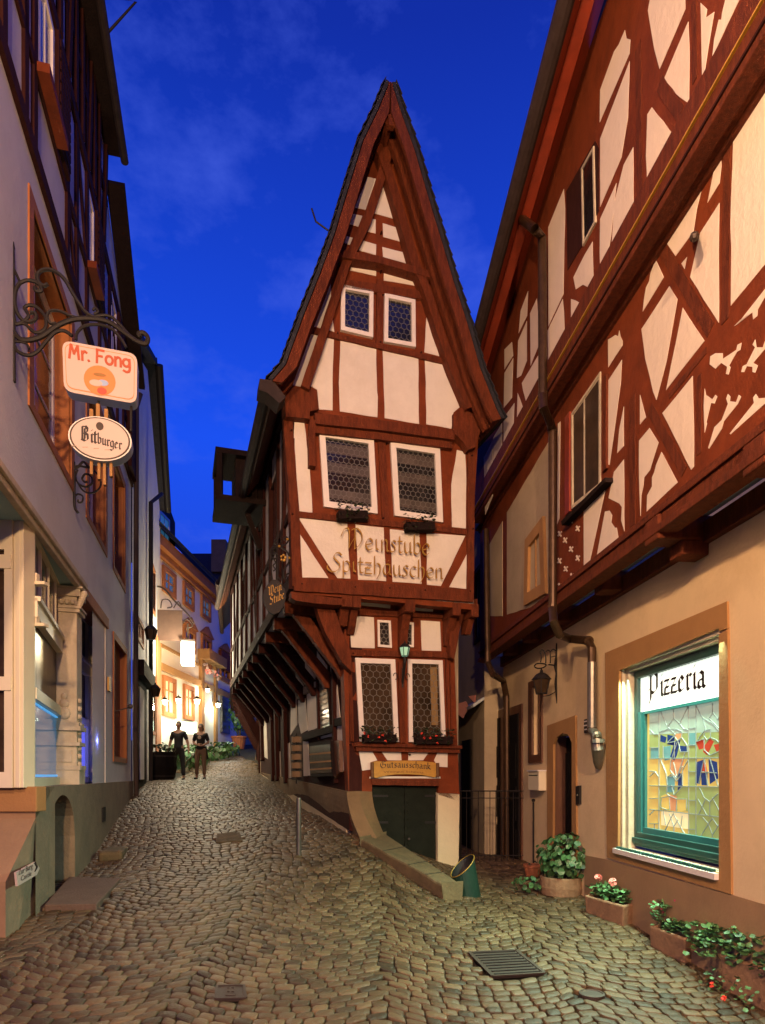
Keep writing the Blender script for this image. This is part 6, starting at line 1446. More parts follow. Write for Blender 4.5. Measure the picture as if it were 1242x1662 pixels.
q0_, q1_, q2_, q3_ = p; m0 = lambda a, b: q0_.lerp(q1_, a).lerp(q3_.lerp(q2_, a), b)
for a, b, c2, d in ((.35, .2, .65, .2), (.35, .8, .65, .8), (.5, .2, .5, .8), (.35, .2, .35, .8), (.65, .2, .65, .8), (.35, .5, .65, .5)): mb.beam(m0(a, b), m0(c2, d), .012, .010)
mb.build('raised_frame', 'iron_brown', t)
cover('lane_cover', [(352, 1357), (389, 1354), (394, 1368), (350, 1371)], 'plain square cover plate in the middle of the lane', 'manhole cover', 'stone_kerb')
c = onground(961, 1619); t = thing('round_cover', 'small round iron lid among the cobbles near the stone troughs', 'manhole cover', c); mb = MB(); mb.lathe(c, [(.10, 0), (.10, .034), (.085, .036), (.08, .03), (.01, .03)], 22); mb.build('lid', 'iron_brown', t)
p = [onground(*q) for q in ((72, 1482), (157, 1481), (196, 1432), (112, 1430))]; zz = sum(q.z for q in p) / 4
t = thing('stone_doorstep', 'flat brown stone slab in front of the arched cellar door', 'doorstep', (p[0] + p[2]) / 2); mb = MB(); mb.extr([Vector((q.x, q.y, q.z * .6 + zz * .4 + .07)) for q in p], (0, 0, -.14)); mb.build('slab', 'slab', t, bevel=.012)
c = onground(172, 1398); t = thing('loose_stones', 'rough stone block lying against the inn\'s plinth beyond the cellar door', 'stone', c); mb = MB()
mb.box(c + Vector((0, .3, .06)), (.34, .75, .18), .25); mb.build('stone_block', 'stone_kerb', t, bevel=.05)
# ---- inn signs
def perp(P, px, py=1000, o=0):
    """vertical plane standing out from wall P at photo column px; its u axis points away from the wall"""
    b = P.pt(px, py, o); q = Plane((b.x, b.y), (P.n.x, P.n.y)); 
    if q.n.y > 0: q.n = -q.n
    return q
def curve_px(P, px, o=0, n=4):
    p = [P.pt(a, b, o) for a, b in px]; out = []
    for i in range(len(p) - 1):
        p0 = p[max(i - 1, 0)]; p1 = p[i]; p2 = p[i + 1]; p3 = p[min(i + 2, len(p) - 1)]
        for k in range(n): t = k / n; out.append(.5 * (2 * p1 + (p2 - p0) * t + (2 * p0 - 5 * p1 + 4 * p2 - p3) * t * t + (3 * p1 - p0 - 3 * p2 + p3) * t ** 3))
    return out + [p[-1]]
zX = Zm(0, 380, 4.777)
Q = perp(PL, 22)
br = thing('iron_sign_bracket', 'large black wrought-iron scroll bracket over the white Mr. Fong sign', 'sign bracket', PL.pt(22, 500))
mb = MB(); mb.tube(curve_px(Q, zX((92, 60), (98, 200), (100, 400), (104, 700), (105, 900), (108, 1146))), .02, 8); mb.tube(curve_px(Q, zX((45, 60), (60, 150), (95, 240), (155, 370))), .014, 6); mb.sphere(Q.pt(*zX((95, 100))[0]), .04, 8, (.6, .6, 1.6)); mb.build('wall_bar', 'iron', br)
for pts, r_ in ((((155, 380), (200, 360), (260, 365), (310, 395), (320, 440), (280, 440), (265, 410)), .017), (((155, 375), (125, 430), (115, 520), (135, 610), (180, 670), (240, 680), (280, 650), (270, 610), (230, 610)), .018),
                (((120, 700), (170, 685), (220, 640), (200, 590), (190, 570), (230, 550), (290, 570), (350, 640), (350, 730), (290, 765), (240, 740), (200, 700), (160, 690)), .016),
                (((110, 760), (160, 815), (240, 820), (330, 790), (430, 720), (540, 670), (640, 655), (760, 660), (860, 690), (960, 760), (1060, 830), (1130, 850), (1145, 800), (1110, 765), (1075, 775), (1090, 800)), .024),
                (((370, 385), (340, 400), (300, 370), (295, 310), (340, 275), (420, 285), (500, 350), (570, 470), (660, 600), (740, 650)), .018),
                (((105, 850), (140, 910), (220, 940), (290, 910), (360, 830), (430, 760), (500, 750), (560, 790)), .017), (((120, 690), (110, 640)), .014),
                (((440, 690), (390, 690), (365, 640), (390, 595), (460, 595), (540, 630), (620, 655)), .014), (((590, 820), (600, 760), (660, 710), (760, 700), (860, 730), (930, 800), (980, 880)), .015),
                (((700, 650), (780, 630), (860, 640), (930, 700), (1010, 790), (1080, 850)), .014), (((120, 830), (200, 845), (225, 890)), .012), (((730, 620), (760, 600), (740, 570), (720, 590)), .012)):
    mb = MB(); mb.tube(curve_px(Q, zX(*pts)), r_, 7); mb.build('scroll', 'iron', br)
sg1 = thing('restaurant_sign', 'white rounded rectangular hanging sign lettered Mr. Fong with an orange disc', 'sign', Q.pt(163, 600))
def rrect(P, c4, r, k=5):
    uv = [Vector(P.uv(*p)) for p in c4]; out = []
    for i in range(4):
        p = uv[i]; a = (uv[i - 1] - p).normalized(); b = (uv[(i + 1) % 4] - p).normalized()
        for j in range(k + 1):
            t = j / k; out.append(tuple(p + a * r * (1 - t) ** 2 + b * r * t ** 2))
    return out
c4 = [(101, 552), (223, 575), (222, 656), (104, 635)]
o4 = rrect(Q, c4, .09)
slab('box', Q, o4, -.14, .0, 'sign_blue', sg1, jit=0, uvin=True); slab('rim', Q, rrect(Q, c4, .09), .0, .004, 'sign_white', sg1, jit=0, uvin=True)
ic = [(105, 557), (219, 578.5), (218, 651), (108, 630.5)]; slab('border_line', Q, rrect(Q, ic, .075), .004, .0055, 'sign_orange', sg1, jit=0, uvin=True)
ic = [(106, 558.5), (218, 579.5), (217, 649.5), (109, 629)]; slab('face', Q, rrect(Q, ic, .07), .0055, .007, 'sign_white', sg1, jit=0, uvin=True)
lettering('lettering', 'Mr. Fong', FAT, PlaceLine(Q, (110.5, 580), (213, 598), .085, .010, th=.003), 'sign_text_red', sg1, mono=.25)
cc = Q.uv(162, 617.5, .008)
def disc(P, c, rx, ry, o0, o1, m, par, name, n=26, a0=0): return slab(name, P, [(c[0] + rx * math.cos(2 * math.pi * i / n), c[1] + ry * math.sin(2 * math.pi * i / n)) for i in range(n)], o0, o1, m, par, jit=0, uvin=True)
disc(Q, cc, .145, .145, .007, .0095, 'sign_orange', sg1, 'disc')
for dx, dy, rx, ry, m_, nm in ((-.035, -.03, .06, .032, 'sign_white', 'pale_shape'), (.03, -.02, .05, .03, 'sign_blue', 'blue_shape'), (.0, .055, .06, .018, 'ochre_trim', 'hat_shape'), (.02, -.10, .045, .035, 'sign_red', 'red_shape')):
    disc(Q, (cc[0] + dx, cc[1] + dy), rx, ry, .0095, .0115 + abs(dx) * .01, m_, sg1, nm, 14)
sg2 = thing('brewery_sign', 'oval white beer sign lettered Bitburger hanging below the rectangular sign', 'sign', Q.pt(163, 712))
co_ = Q.uv(163, 712.5); rx = abs(Q.uv(214, 712)[0] - co_[0]); ry = .215
k_ = .0
def ell(s): return [(co_[0] + rx * s * math.cos(a) , co_[1] + ry * s * math.sin(a) + .0) for a in [2 * math.pi * i / 36 for i in range(36)]]
slab('box', Q, ell(1.0), -.13, .0, 'sign_blue', sg2, jit=0, uvin=True); slab('rim', Q, ell(1.0), 0, .008, 'white', sg2, jit=0, uvin=True); slab('band', Q, ell(.955), .008, .011, 'iron_brown', sg2, jit=0, uvin=True); slab('face', Q, ell(.90), .011, .014, 'sign_white', sg2, jit=0, uvin=True)
lettering('lettering', 'Bit', BL, PlaceLine(Q, (131, 714), (158, 719.5), .082, .016, th=.003), 'ink', sg2, nib=.34, ang=42); lettering('lettering', 'burger', BL, PlaceLine(Q, (158, 719), (198, 730), .062, .016, th=.003), 'ink', sg2, nib=.30, ang=42)
disc(Q, Q.uv(162.5, 693), .035, .04, .014, .017, 'iron_brown', sg2, 'crest', 14)
mb = MB()
for x_ in (-.16, -.06, .04, .14): strip(mb, Q, (co_[0] - .1 + x_, co_[1] - .108), (co_[0] - .05 + x_, co_[1] - .10), .006, .014, .016)
mb.build('script_line', 'ink_faint', sg2)
for dx, l_, in ((-.09, .09), (-.03, .15), (.045, .11)):
    mb = MB(); mb.pbox(Q, co_[0] + dx - .017, co_[0] + dx + .017, co_[1] + ry - .02, co_[1] + ry + l_, -.09, -.04); mb.build('hanger', 'ochre_trim', sg2)
for dx, l_ in ((-.09, .12), (-.02, .16), (.03, .21), (.09, .12)):
    mb = MB(); mb.pbox(Q, co_[0] + dx - .013, co_[0] + dx + .013, co_[1] - ry - l_, co_[1] - ry + .02, -.09, -.04); mb.build('organ_pipe', 'ochre_trim', sg2)
mb = MB(); mb.beam(Q.pt(213, 640, -.07), Q.pt(213, 700, -.07), .018, .018); mb.beam(Q.pt(160, 640, -.07), Q.pt(160, 682, -.07), .018, .018); mb.build('rod', 'iron', sg2)
Q2 = perp(PL, 118)
b2_ = thing('small_scroll_bracket', 'smaller black wrought-iron scroll bracket on the inn wall under the beer sign', 'sign bracket', PL.pt(118, 780))
zY = Zm(90, 540, 5.5375)
for pts, r_ in ((((165, 1160), (168, 1300), (170, 1450), (175, 1570), (205, 1620)), .018), (((170, 1200), (230, 1200), (290, 1210), (350, 1190), (330, 1160)), .014), (((290, 1340), (260, 1340), (240, 1310), (270, 1270), (320, 1290), (330, 1350), (280, 1385), (210, 1360), (180, 1290), (200, 1230)), .014),
                (((190, 1330), (250, 1420), (330, 1440), (400, 1390), (405, 1310), (350, 1240)), .012), (((170, 1480), (200, 1450), (245, 1470), (240, 1520), (205, 1525), (205, 1500)), .012), (((170, 1220), (200, 1210), (250, 1160), (290, 1200), (340, 1230)), .016)):
    mb = MB(); mb.tube(curve_px(Q2, zY(*pts)), r_, 6); mb.build('scroll', 'iron', b2_)
# way sign
bs = thing('direction_sign', 'small white arrow sign reading Zur Burg Castle low on the inn\'s corner', 'sign', PL.pt(45, 1418, .09))
Pg = PL.off(.085); q = zM((70, 1362), (152, 1316), (170, 1343), (158, 1372), (76, 1420)); slab('board', Pg, q, -.02, .0, 'sign_white', bs, jit=0)
for txt, a, b, s_ in (('Zur Burg', (30, 1421), (53, 1409.5), .075), ('Castle', (34, 1430.5), (51, 1421), .07)):
    font_text('lettering', txt, (lambda a, b, s_: (lambda x, y, e: PlaceLine(Pg, a, b, s_, .003)(x, y)))(a, b, s_), 'ink', bs)
slab('arrow', Pg, [(55.5, 1401), (58, 1398.5), (62, 1407), (58, 1414.5), (56, 1415), (59, 1407.5)], 0, .003, 'ink', bs, jit=0)
# ---- wine house signs
gs = thing('gilded_wall_lettering', 'large gilded letters reading Weinstube Spitzhäuschen across the timbered front', 'sign', PC.pt(625, 935, .06))
lettering('word', 'Weinstube', ITAL, PlaceLine(PC, (560, 889), (700, 901), .165, .085, th=.02), 'gold', gs, nib=.14, ang=50, track=.10)
lettering('word', 'Spitzhäuschen', ITAL, PlaceLine(PC, (537, 926), (722, 940), .155, .085, th=.02), 'gold', gs, nib=.14, ang=50, track=.10)
zW = Zm(420, 840, 9.775)
Qw = PC.off(-.05)
hs = thing('hanging_wine_sign', 'black drop-shaped hanging sign lettered Wein Stube on a curled iron bracket', 'sign', Qw.pt(455, 950))
for pts, r_ in ((((300, 30), (305, 200), (300, 400), (300, 600), (300, 800)), .010), (((500, 640), (460, 560), (400, 500), (330, 460), (240, 465), (190, 520), (190, 600), (240, 650), (290, 640), (300, 590), (265, 565), (235, 590)), .014),
                (((330, 445), (400, 440), (450, 400), (470, 350), (440, 310), (405, 330), (410, 365)), .012), (((490, 640), (470, 720), (420, 800), (395, 880), (410, 960), (460, 990), (510, 970), (520, 930), (480, 890), (440, 910), (450, 950)), .014),
                (((185, 560), (190, 700), (200, 850), (215, 980)), .012), (((300, 560), (295, 700), (295, 850), (290, 980)), .012), (((240, 660), (265, 720), (230, 760), (260, 820), (230, 850)), .010), (((320, 450), (250, 400), (290, 340), (285, 310)), .010),
                (((170, 940), (180, 1000), (200, 930), (170, 930)), .008), (((310, 940), (340, 990), (300, 1000)), .010), (((480, 560), (500, 600), (560, 620)), .014)):
    mb = MB(); mb.tube(curve_px(Qw, zW(*pts)), r_, 6); mb.build('scroll', 'iron', hs)
for q in ((325, 455), (455, 345), (485, 640), (515, 935)): mb = MB(); mb.sphere(Qw.pt(*zW(q)[0], .02), .02, 8); mb.build('gilt_boss', 'gold', hs)
mb = MB(); 
for k in range(7): a = k * 1.2; mb.sphere(Qw.pt(*zW((390 + 35 * math.cos(a), 640 + 45 * math.sin(a)))[0], .01), .02, 6)
mb.build('gilt_grapes', 'gold', hs)
slab('board', Qw, zW((215, 985), (290, 985), (350, 1040), (420, 1150), (435, 1260), (400, 1400), (330, 1500), (230, 1540), (150, 1480), (90, 1370), (70, 1260), (90, 1150), (150, 1050)), -.03, .02, 'iron', hs, jit=0)
lettering('lettering', 'Wein', BL, PlaceLine(Qw, zW((150, 1240))[0], zW((365, 1145))[0], .075, .024, th=.003), 'gold', hs, nib=.2, ang=45)
lettering('lettering', 'Stube', BL, PlaceLine(Qw, zW((170, 1390))[0], zW((410, 1275))[0], .075, .024, th=.003), 'gold', hs, nib=.2, ang=45)
zV = Zm(590, 1215, 9.2)
sc_ = thing('scroll_name_sign', 'yellow scroll-shaped board lettered Gutsausschank above the cellar door', 'sign', PB.pt(657, 1248, .07))
top = [(130, 200), (200, 190), (330, 195), (500, 180), (700, 180), (900, 190), (1040, 205), (1110, 225)]; bot = [(1110, 400), (1060, 430), (900, 400), (700, 385), (500, 385), (330, 405), (190, 440), (135, 430)]
slab('scroll_board', PB, zV(*(top + bot)), .01, .06, 'scroll', sc_, jit=0)
for a, b in (((130, 205), (135, 430)), ((1108, 215), (1108, 425))): mb = MB(); mb.tube([PB.pt(*zV(a)[0], .06), PB.pt(*zV(b)[0], .06)], .028, 10); mb.build('rolled_end', 'scroll_dark', sc_)
lettering('lettering', 'Gutsausschank', BL, PlaceLine(PB, zV((245, 292))[0], zV((1010, 312))[0], .062, .064, th=.003, sag=.018), 'ink', sc_, nib=.2, ang=45)
font_text('lettering', 'Weingut Schmitz', (lambda: (lambda x, y, e: PlaceLine(PB, zV((300, 365))[0], zV((900, 372))[0], .042, .0615, sag=.012)(x, y)))(), 'scroll_dark', sc_)
# lantern on the front
Ql = perp(PB, 656, 1100)
def lantern(par, c, s, glass='glass_green', lit=None):
    c = Vector(c); mb = MB(); n_ = 6
    def rg(r, z): return [c + Vector((math.cos(R(60 * i + 15)) * r * s, math.sin(R(60 * i + 15)) * r * s, z * s)) for i in range(6)]
    a, b = rg(.32, -.5), rg(.5, .28)
    for i in range(6): mb.beam(a[i], b[i], .05 * s, .05 * s); mb.beam(a[i], a[(i + 1) % 6], .05 * s, .05 * s); mb.beam(b[i], b[(i + 1) % 6], .07 * s, .05 * s)
    mb.build('lantern_frame', 'iron', par)
    mb = MB(); mb.lathe(c, [(.56 * s, .28 * s), (.30 * s, .58 * s), (.10 * s, .68 * s), (.08 * s, .8 * s), (.0, .9 * s)], 6); mb.build('cap', 'iron', par)
    mb = MB(); a2, b2 = rg(.30, -.5), rg(.47, .27)
    mb.add(a2 + b2, [(i, (i + 1) % 6, 6 + (i + 1) % 6, 6 + i) for i in range(6)] + [(5, 4, 3, 2, 1, 0)]); mb.build('lantern_glass', lit or glass, par)
c = PB.pt(657, 1056, .24)
lt = thing('wall_lantern', 'dark lantern with greenish glass on the front of the pointed wine house', 'lantern', PB.pt(656, 1090))
lantern(lt, c, .17, lit='dim_glow')
mb = MB(); p0 = PB.pt(653, 1110, .03); mb.tube([p0, p0 + PB.n * .05 + Vector((0, 0, .1)), c + Vector((0, 0, -.18)), c + Vector((0, 0, -.09))], .022, 8); mb.beam(PB.pt(652, 1116, .03), PB.pt(652, 1085, .03), .06, .03); mb.build('bracket', 'iron', lt)
for s_ in (-1, 1): mb = MB(); mb.tube([PB.pt(652, 1098, .06) + PB.u * s_ * (.10 + .035 * math.cos(t)) + Vector((0, 0, .05 * math.sin(t))) for t in [i * .6 for i in range(9)]], .006, 5); mb.build('curl', 'iron', lt)
# ---- window boxes
def fbox(a, b, y, P, o, label, dark, n, fl):
    p0 = P.pt(a, y, o); p1 = P.pt(b, y, o); t = thing('window_box', label, 'flower box', (p0 + p1) / 2, 'window boxes of the wine house'); mb = MB(); mb.beam(p0, p1, .15, .12); mb.build('box', 'timber_black', t, bevel=.01)
    f_ = MB()
    for i in range(n):
        q = p0.lerp(p1, rnd.uniform(-.06, 1.06)) + Vector((0, -rnd.uniform(-.1, .14), rnd.uniform(-.08, .18))); leaf(f_, q, rdir(.8), (rnd.uniform(-.6, .6), -.4, 1), rnd.uniform(.03, .055), 1)
    f_.build('foliage', dark, t)
    for k in range(fl): q = p0.lerp(p1, rnd.uniform(0, 1.05)) + Vector((0, -.15, rnd.uniform(-.06, .12))); blossom(t, q, .026, 'redflower', 10)
fbox(589, 642, 1199, PB, .16, 'window box with red geraniums under the left lower window', 'leaf_dark', 150, 5); fbox(674, 733, 1202, PB, .16, 'window box with red geraniums under the right lower window', 'leaf_dark', 160, 5)
fbox(548, 596, 838, PC, .12, 'dark window box under the upper left bay window', 'leaf_dark', 130, 0); fbox(658, 704, 856, PC, .12, 'dark window box under the upper right bay window', 'leaf_dark', 120, 0)
# ---- display case, card rack and planters along the lane wall
t = thing('display_case', 'dark glazed display case on the lane side wall near the corner', 'display case', PSB.pt(520, 1230))
q = [PSB.uv(*p, .12) for p in zJ((640, 1205), (815, 1182), (832, 1465), (655, 1472))]; mb = MB(); mb.extr([PSB.at(*p, .12) for p in q], -PSB.n * .12); mb.build('case_body', 'timber_black', t)
qi = inset(q, .06); mb = MB(); mb.add([PSB.at(*p, .123) for p in qi], [(0, 1, 2, 3)]); mb.build('pane', 'glass_warm', t)
mb = MB()
for f_ in (.3, .6, .85): strip(mb, PSB, Vector(qi[0]).lerp(Vector(qi[3]), f_), Vector(qi[1]).lerp(Vector(qi[2]), f_), .03, .12, .13)
mb.build('shelf', 'ochre_trim', t)
t = thing('wooden_shutter', 'orange brown wooden panel leaning beside the display case', 'shutter', PSB.pt(545, 1230)); slab('panel', PSB, zJ((836, 1188), (880, 1182), (886, 1430), (846, 1482)), .0, .07, 'door_wood', t)
c = PSB.pt(481, 1272, .14)
t = thing('postcard_rack', 'dark postcard rack full of cards hanging on the lane side wall', 'card rack', c)
mb = MB(); mb.tube([c, c + Vector((0, 0, 1.05))], .015, 8); mb.lathe(c, [(.10, .08), (.10, .10), (.02, .12)], 14); mb.build('pole', 'iron', t)
for k in range(5):
    for j in range(4):
        a = j * 1.571 + .4; d = Vector((math.cos(a), math.sin(a), 0)); p = c + d * .09 + Vector((0, 0, .2 + k * .18)); s_ = d.cross(Vector((0, 0, 1))); mb = MB(); mb.beam(p - s_ * .05, p + s_ * .05, .012, .12); mb.build('card', 'paper', t)
    mb = MB(); mb.tube([c + Vector((math.cos(i) * .10, math.sin(i) * .10, .12 + k * .18)) for i in [x * .785 for x in range(8)]], .006, 5, closed=True); mb.build('wire_ring', 'iron', t)
# ---- things on the right wall
ql = perp(PR0, 904, 1100)
zU = Zm(860, 1000, 6.925)
lt = thing('ornate_iron_lantern', 'ornate black iron lantern with scrollwork bracket beside the grey downpipe', 'lantern', PR0.pt(904, 1100))
for pts, r_ in ((((115, 400), (140, 380), (165, 405), (180, 470), (180, 530)), .009), (((180, 400), (205, 385), (230, 410), (232, 530)), .009), (((115, 400), (130, 460), (122, 520)), .009), (((232, 400), (260, 375), (290, 385)), .009), (((240, 460), (285, 450)), .008), (((210, 545), (290, 555)), .010),
                (((50, 565), (80, 535), (150, 535), (185, 550), (150, 580), (90, 588), (55, 572)), .010), (((130, 590), (130, 650)), .010), (((150, 900), (220, 890), (290, 850)), .008)):
    mb = MB(); mb.tube(curve_px(ql, zU(*pts)), r_, 6); mb.build('scroll', 'iron', lt)
slab('wall_plate', ql, zU((305, 300), (325, 340), (335, 480), (350, 560), (330, 640), (350, 760), (330, 900), (328, 1000), (312, 1000), (300, 860), (288, 760), (300, 640), (282, 560), (298, 440)), -.02, .02, 'iron', lt, jit=.004)
lantern(lt, ql.pt(*zU((132, 770))[0]) , .26, glass='glass_warm')
t = thing('letter_box', 'cream metal letter box on the right wall left of the arched door', 'letter box', PR0.pt(878, 1268)); mb = MB()
u0_, u1_ = sg(ur(PR0, 869), ur(PR0, 887)); v0_, v1_ = PR0.uv(878, 1283)[1], PR0.uv(878, 1252)[1]; mb.pbox(PR0, u0_, u1_, v0_, v1_, 0, .12); mb.build('box', 'cream', t, bevel=.01); mb = MB(); mb.pbox(PR0, u0_ - .01, u1_ + .01, v1_, v1_ + .02, 0, .14); mb.build('lid', 'white', t); mb = MB(); mb.pbox(PR0, u0_ + .05, u1_ - .05, v1_ - .07, v1_ - .055, .12, .124); mb.build('slot', 'black', t)
t = thing('house_plaque', 'small dark plaque on the wall left of the downpipe\'s foot', 'plaque', PR0.pt(954, 1178)); slab('plate', PR0, [(948, 1168), (960, 1165), (960, 1189), (948, 1190)], 0, .03, 'iron', t, jit=0)
mb = MB()
for k, w_ in enumerate((.05, .07, .04)):
    u_, v_ = PR0.uv(954.5, 1171 + k * 6.5); mb.pbox(PR0, u_ - w_, u_ + w_, v_ - .008, v_ + .008, .03, .032)
mb.build('mark', 'white', t)
t = thing('door_intercom', 'narrow dark doorbell panel right of the arched door', 'doorbell', PR0.pt(937, 1290)); slab('panel', PR0, [(934.5, 1276), (940.5, 1275), (940.5, 1305), (934.5, 1306)], 0, .03, 'iron', t, jit=0)
mb = MB(); mb.sphere(PR0.pt(937.5, 1291, .035), .012, 8); mb.build('button', 'steel', t)
t = thing('alley_awning_pennant', 'dark red pennants hanging in the right alley beside the wine house', 'pennant', Wp(748, 1150, 13)); mb = MB()
mb.extr([Wp(743, 1142, 13), Wp(757, 1138, 13), Wp(761, 1148, 13), Wp(752, 1166, 13), Wp(744, 1160, 13)], (0, .03, 0)); mb.build('cloth', 'board_red', t); mb = MB(); mb.extr([Wp(760, 1130, 12.9), Wp(773, 1128, 12.9), Wp(772, 1143, 12.9)], (0, .03, 0)); mb.build('cloth', 'board_red', t)
# ---- lane lantern sign and bracket
Q3 = perp(PL, 254); zs = zS
t = thing('lit_box_lantern', 'glowing white box lantern hanging over the lane', 'lantern', Q3.pt(305, 1060))
cq = Q3.uv(305, 1061); mb = MB(); mb.pbox(Q3, cq[0] - .20, cq[0] + .20, cq[1] - .37, cq[1] + .36, -.2, .2); mb.build('light_box', 'bright_box', t, bevel=.02)
mb = MB(); mb.pbox(Q3, cq[0] - .22, cq[0] + .22, cq[1] + .365, cq[1] + .42, -.22, .22); mb.beam(Q3.at(cq[0], cq[1] + .4), Q3.at(cq[0], cq[1] + .95), .05, .05); mb.build('cap', 'iron_brown', t)
lamp('lane_lantern_light', Q3.at(cq[0] - .0, cq[1] - .1, .75), 320, (1.0, .90, .64), .15)
lamp('lane_lantern_light_back', Q3.at(cq[0] + .45, cq[1] - .1, -.3), 200, (1.0, .74, .36), .15)
t = thing('lane_sign_bracket', 'iron scroll bracket with square dark tavern board on the narrow house', 'sign', Q3.pt(256, 1000))
for pts, r_ in ((((75, 360), (110, 355), (150, 380), (200, 440), (280, 520), (330, 590)), .03), (((78, 480), (76, 560), (78, 690)), .03), (((120, 490), (130, 440), (170, 440), (190, 480), (160, 490)), .02), (((200, 490), (230, 450), (250, 490)), .02), (((250, 600), (280, 560), (320, 600), (280, 620)), .02)):
    mb = MB(); mb.tube(curve_px(Q3, zs(*pts)), r_, 6); mb.build('scroll', 'iron_brown', t)
slab('board', Q3, zs((100, 500), (255, 505), (255, 695), (100, 690)), -.05, .05, 'board_brown', t, jit=0)
def wlamp(px, py, P, o, lit, label, s=.16, power=0, col=(1, .85, .6), name='wall_lamp', g='lit wall lamps at the top of the lane'):
    p = P.pt(px, py, o); t = thing(name, label, 'lamp', p, g); lantern(t, p, s, lit=lit); mb = MB(); mb.tube([p + Vector((0, 0, .13)), P.pt(px, py, 0) + Vector((0, 0, .2))], .015, 6); mb.build('arm', 'iron', t)
    if power: lamp('lamp_light', p + P.n * .25 + Vector((0, -.15, -.25)), power, col, .08)
wlamp(268, 1139, PF, .3, 'bright_lamp', 'glowing wall lamp beside the leftmost lit window of the cream townhouse', .22, 60)
wlamp(290, 1137, PF, .3, 'bright_lamp', 'glowing wall lamp between the two lit windows of the cream townhouse', .24, 70)
wlamp(320, 1138, PF, .3, 'bright_lamp', 'glowing wall lamp left of the townhouse doorway', .26, 80)
wlamp(337, 1120, PF, .35, 'bright_lamp', 'glowing lamp inside the townhouse doorway', .2, 50)
wlamp(354, 1144, PF, .3, 'bright_lamp', 'cool white wall lamp beside the grey shutter of the townhouse', .24, 60, (.85, 1, .95))
wlamp(245, 1028, PL2, .25, 'glass_warm', 'unlit lantern high on the narrow house beside the downpipe', .3, g='unlit lanterns on the narrow house')
wlamp(252, 1122, PL2, .3, 'glass_warm', 'unlit lantern low on the narrow house near the barrel', .26, g='unlit lanterns on the narrow house')
t = thing('lit_menu_box', 'glowing greenish white menu board behind the two walkers', 'menu board', PF.pt(304, 1184, .5)); q = [PF.uv(*p, .5) for p in ((286, 1171), (320, 1172), (320, 1192), (286, 1190))]; mb = MB(); mb.extr([PF.at(*p, .5) for p in q], -PF.n * .15); mb.build('light_board', 'lit_green', t)
lamp('menu_light', PF.pt(303, 1180, 1.1), 55, (.8, 1, .75), .1)
fc_ = thing('flower_window_box', 'string of pale flags and red flowers on the townhouse balcony sill', 'flower box', PF.pt(345, 1095, .3))
for k, (x_, y_) in enumerate(((334, 1082), (338, 1090), (344, 1092), (349, 1094), (355, 1100))): blossom(fc_, PF.pt(x_, y_, .35), .17, 'pink' if k % 2 else 'sign_white', 10, 'bunting')
for k, (a, b, w_, h_) in enumerate(((298, 1204, .9, .5), (311, 1206, .9, .45), (352, 1206, .8, .4), (366, 1208, .8, .35))):
    p = PF.pt(a, b, .8); p.z = g1(p.x, p.y); t = thing('leafy_shrub', ['green leafy shrub lit by the menu board', 'green leafy shrub right of the menu board', 'low shrub left of the grey shutter', 'dark low shrub below the grey shutter'][k], 'plant', p, 'shrubs along the townhouse'); foliage(t, p + Vector((0, 0, h_)), (w_ * .9, w_ * .6, h_), 110, .16, 'leaf'); stems(t, p, [p + Vector((x, 0, h_)) for x in (-.3, 0, .3)], .02)
p = onground(388, 1216, 20, 31); t = thing('potted_tree', 'slim leafy tree in a terracotta pot at the lane\'s top right', 'potted tree', p)
mb = MB(); mb.lathe(p, [(.24, 0), (.34, .5), (.38, .52), (.38, .6), (.3, .6)], 16); mb.build('pot', 'terracotta', t); stems(t, p + Vector((0, 0, .5)), [p + Vector((0, 0, 2.6)), p + Vector((.2, 0, 2.2)), p + Vector((-.2, 0, 2.0))], .03, 'trunk'); foliage(t, p + Vector((0, 0, 1.75)), (.55, .5, 1.1), 260, .14, 'leaf', name='crown')
p = Wp(262, 1240, 19.0); p.z = g1(p.x, p.y); t = thing('barrel_planter', 'dark wooden barrel planter with small plants by the narrow house', 'planter', p)
mb = MB(); mb.lathe(p, [(.36, 0), (.44, .4), (.40, .85), (.36, .85), (.34, .78)], 18); mb.build('barrel', 'door_dark', t)
for z_ in (.12, .7): mb = MB(); mb.lathe(p, [(.405 if z_ < .5 else .425, z_), (.415 if z_ < .5 else .43, z_ + .05)], 18, closed_bottom=False); mb.build('hoop', 'iron', t)
foliage(t, p + Vector((0, 0, .95)), (.4, .4, .2), 70, .09, 'leaf_dark')
# ---- the two walkers
def skin(name, vs, es, rs_, m, par, sub=2, loc=(0, 0, 0)):
    me = bpy.data.meshes.new(name); me.from_pydata([tuple(v) for v in vs], es, []); me.materials.append(M[m]); o = bpy.data.objects.new(name, me); C.objects.link(o); o.parent = par
    o.modifiers.new('skin', 'SKIN').use_smooth_shade = True; s_ = o.modifiers.new('sub', 'SUBSURF'); s_.levels = sub; s_.render_levels = sub
    if not me.skin_vertices: bpy.context.view_layer.objects.active = o
    lay = me.skin_vertices[0].data if me.skin_vertices else None
    if lay is None: return o
    for i, r_ in enumerate(rs_): lay[i].radius = (r_, r_) if not isinstance(r_, tuple) else r_
    lay[0].use_root = True
    return o
def chain_skin(name, chains, m, par, sub=2):
    """chains share joints by identical coordinates"""
    vs = []; rs_ = []; es = []; idx = {}
    for ch in chains:
        pr = None
        for (p, r_) in ch:
            k = tuple(round(x, 4) for x in p)
            if k not in idx: idx[k] = len(vs); vs.append(p); rs_.append(r_)
            i = idx[k]
            if pr is not None and pr != i: es.append((pr, i))
            pr = i
    return skin(name, vs, es, rs_, m, par, sub)
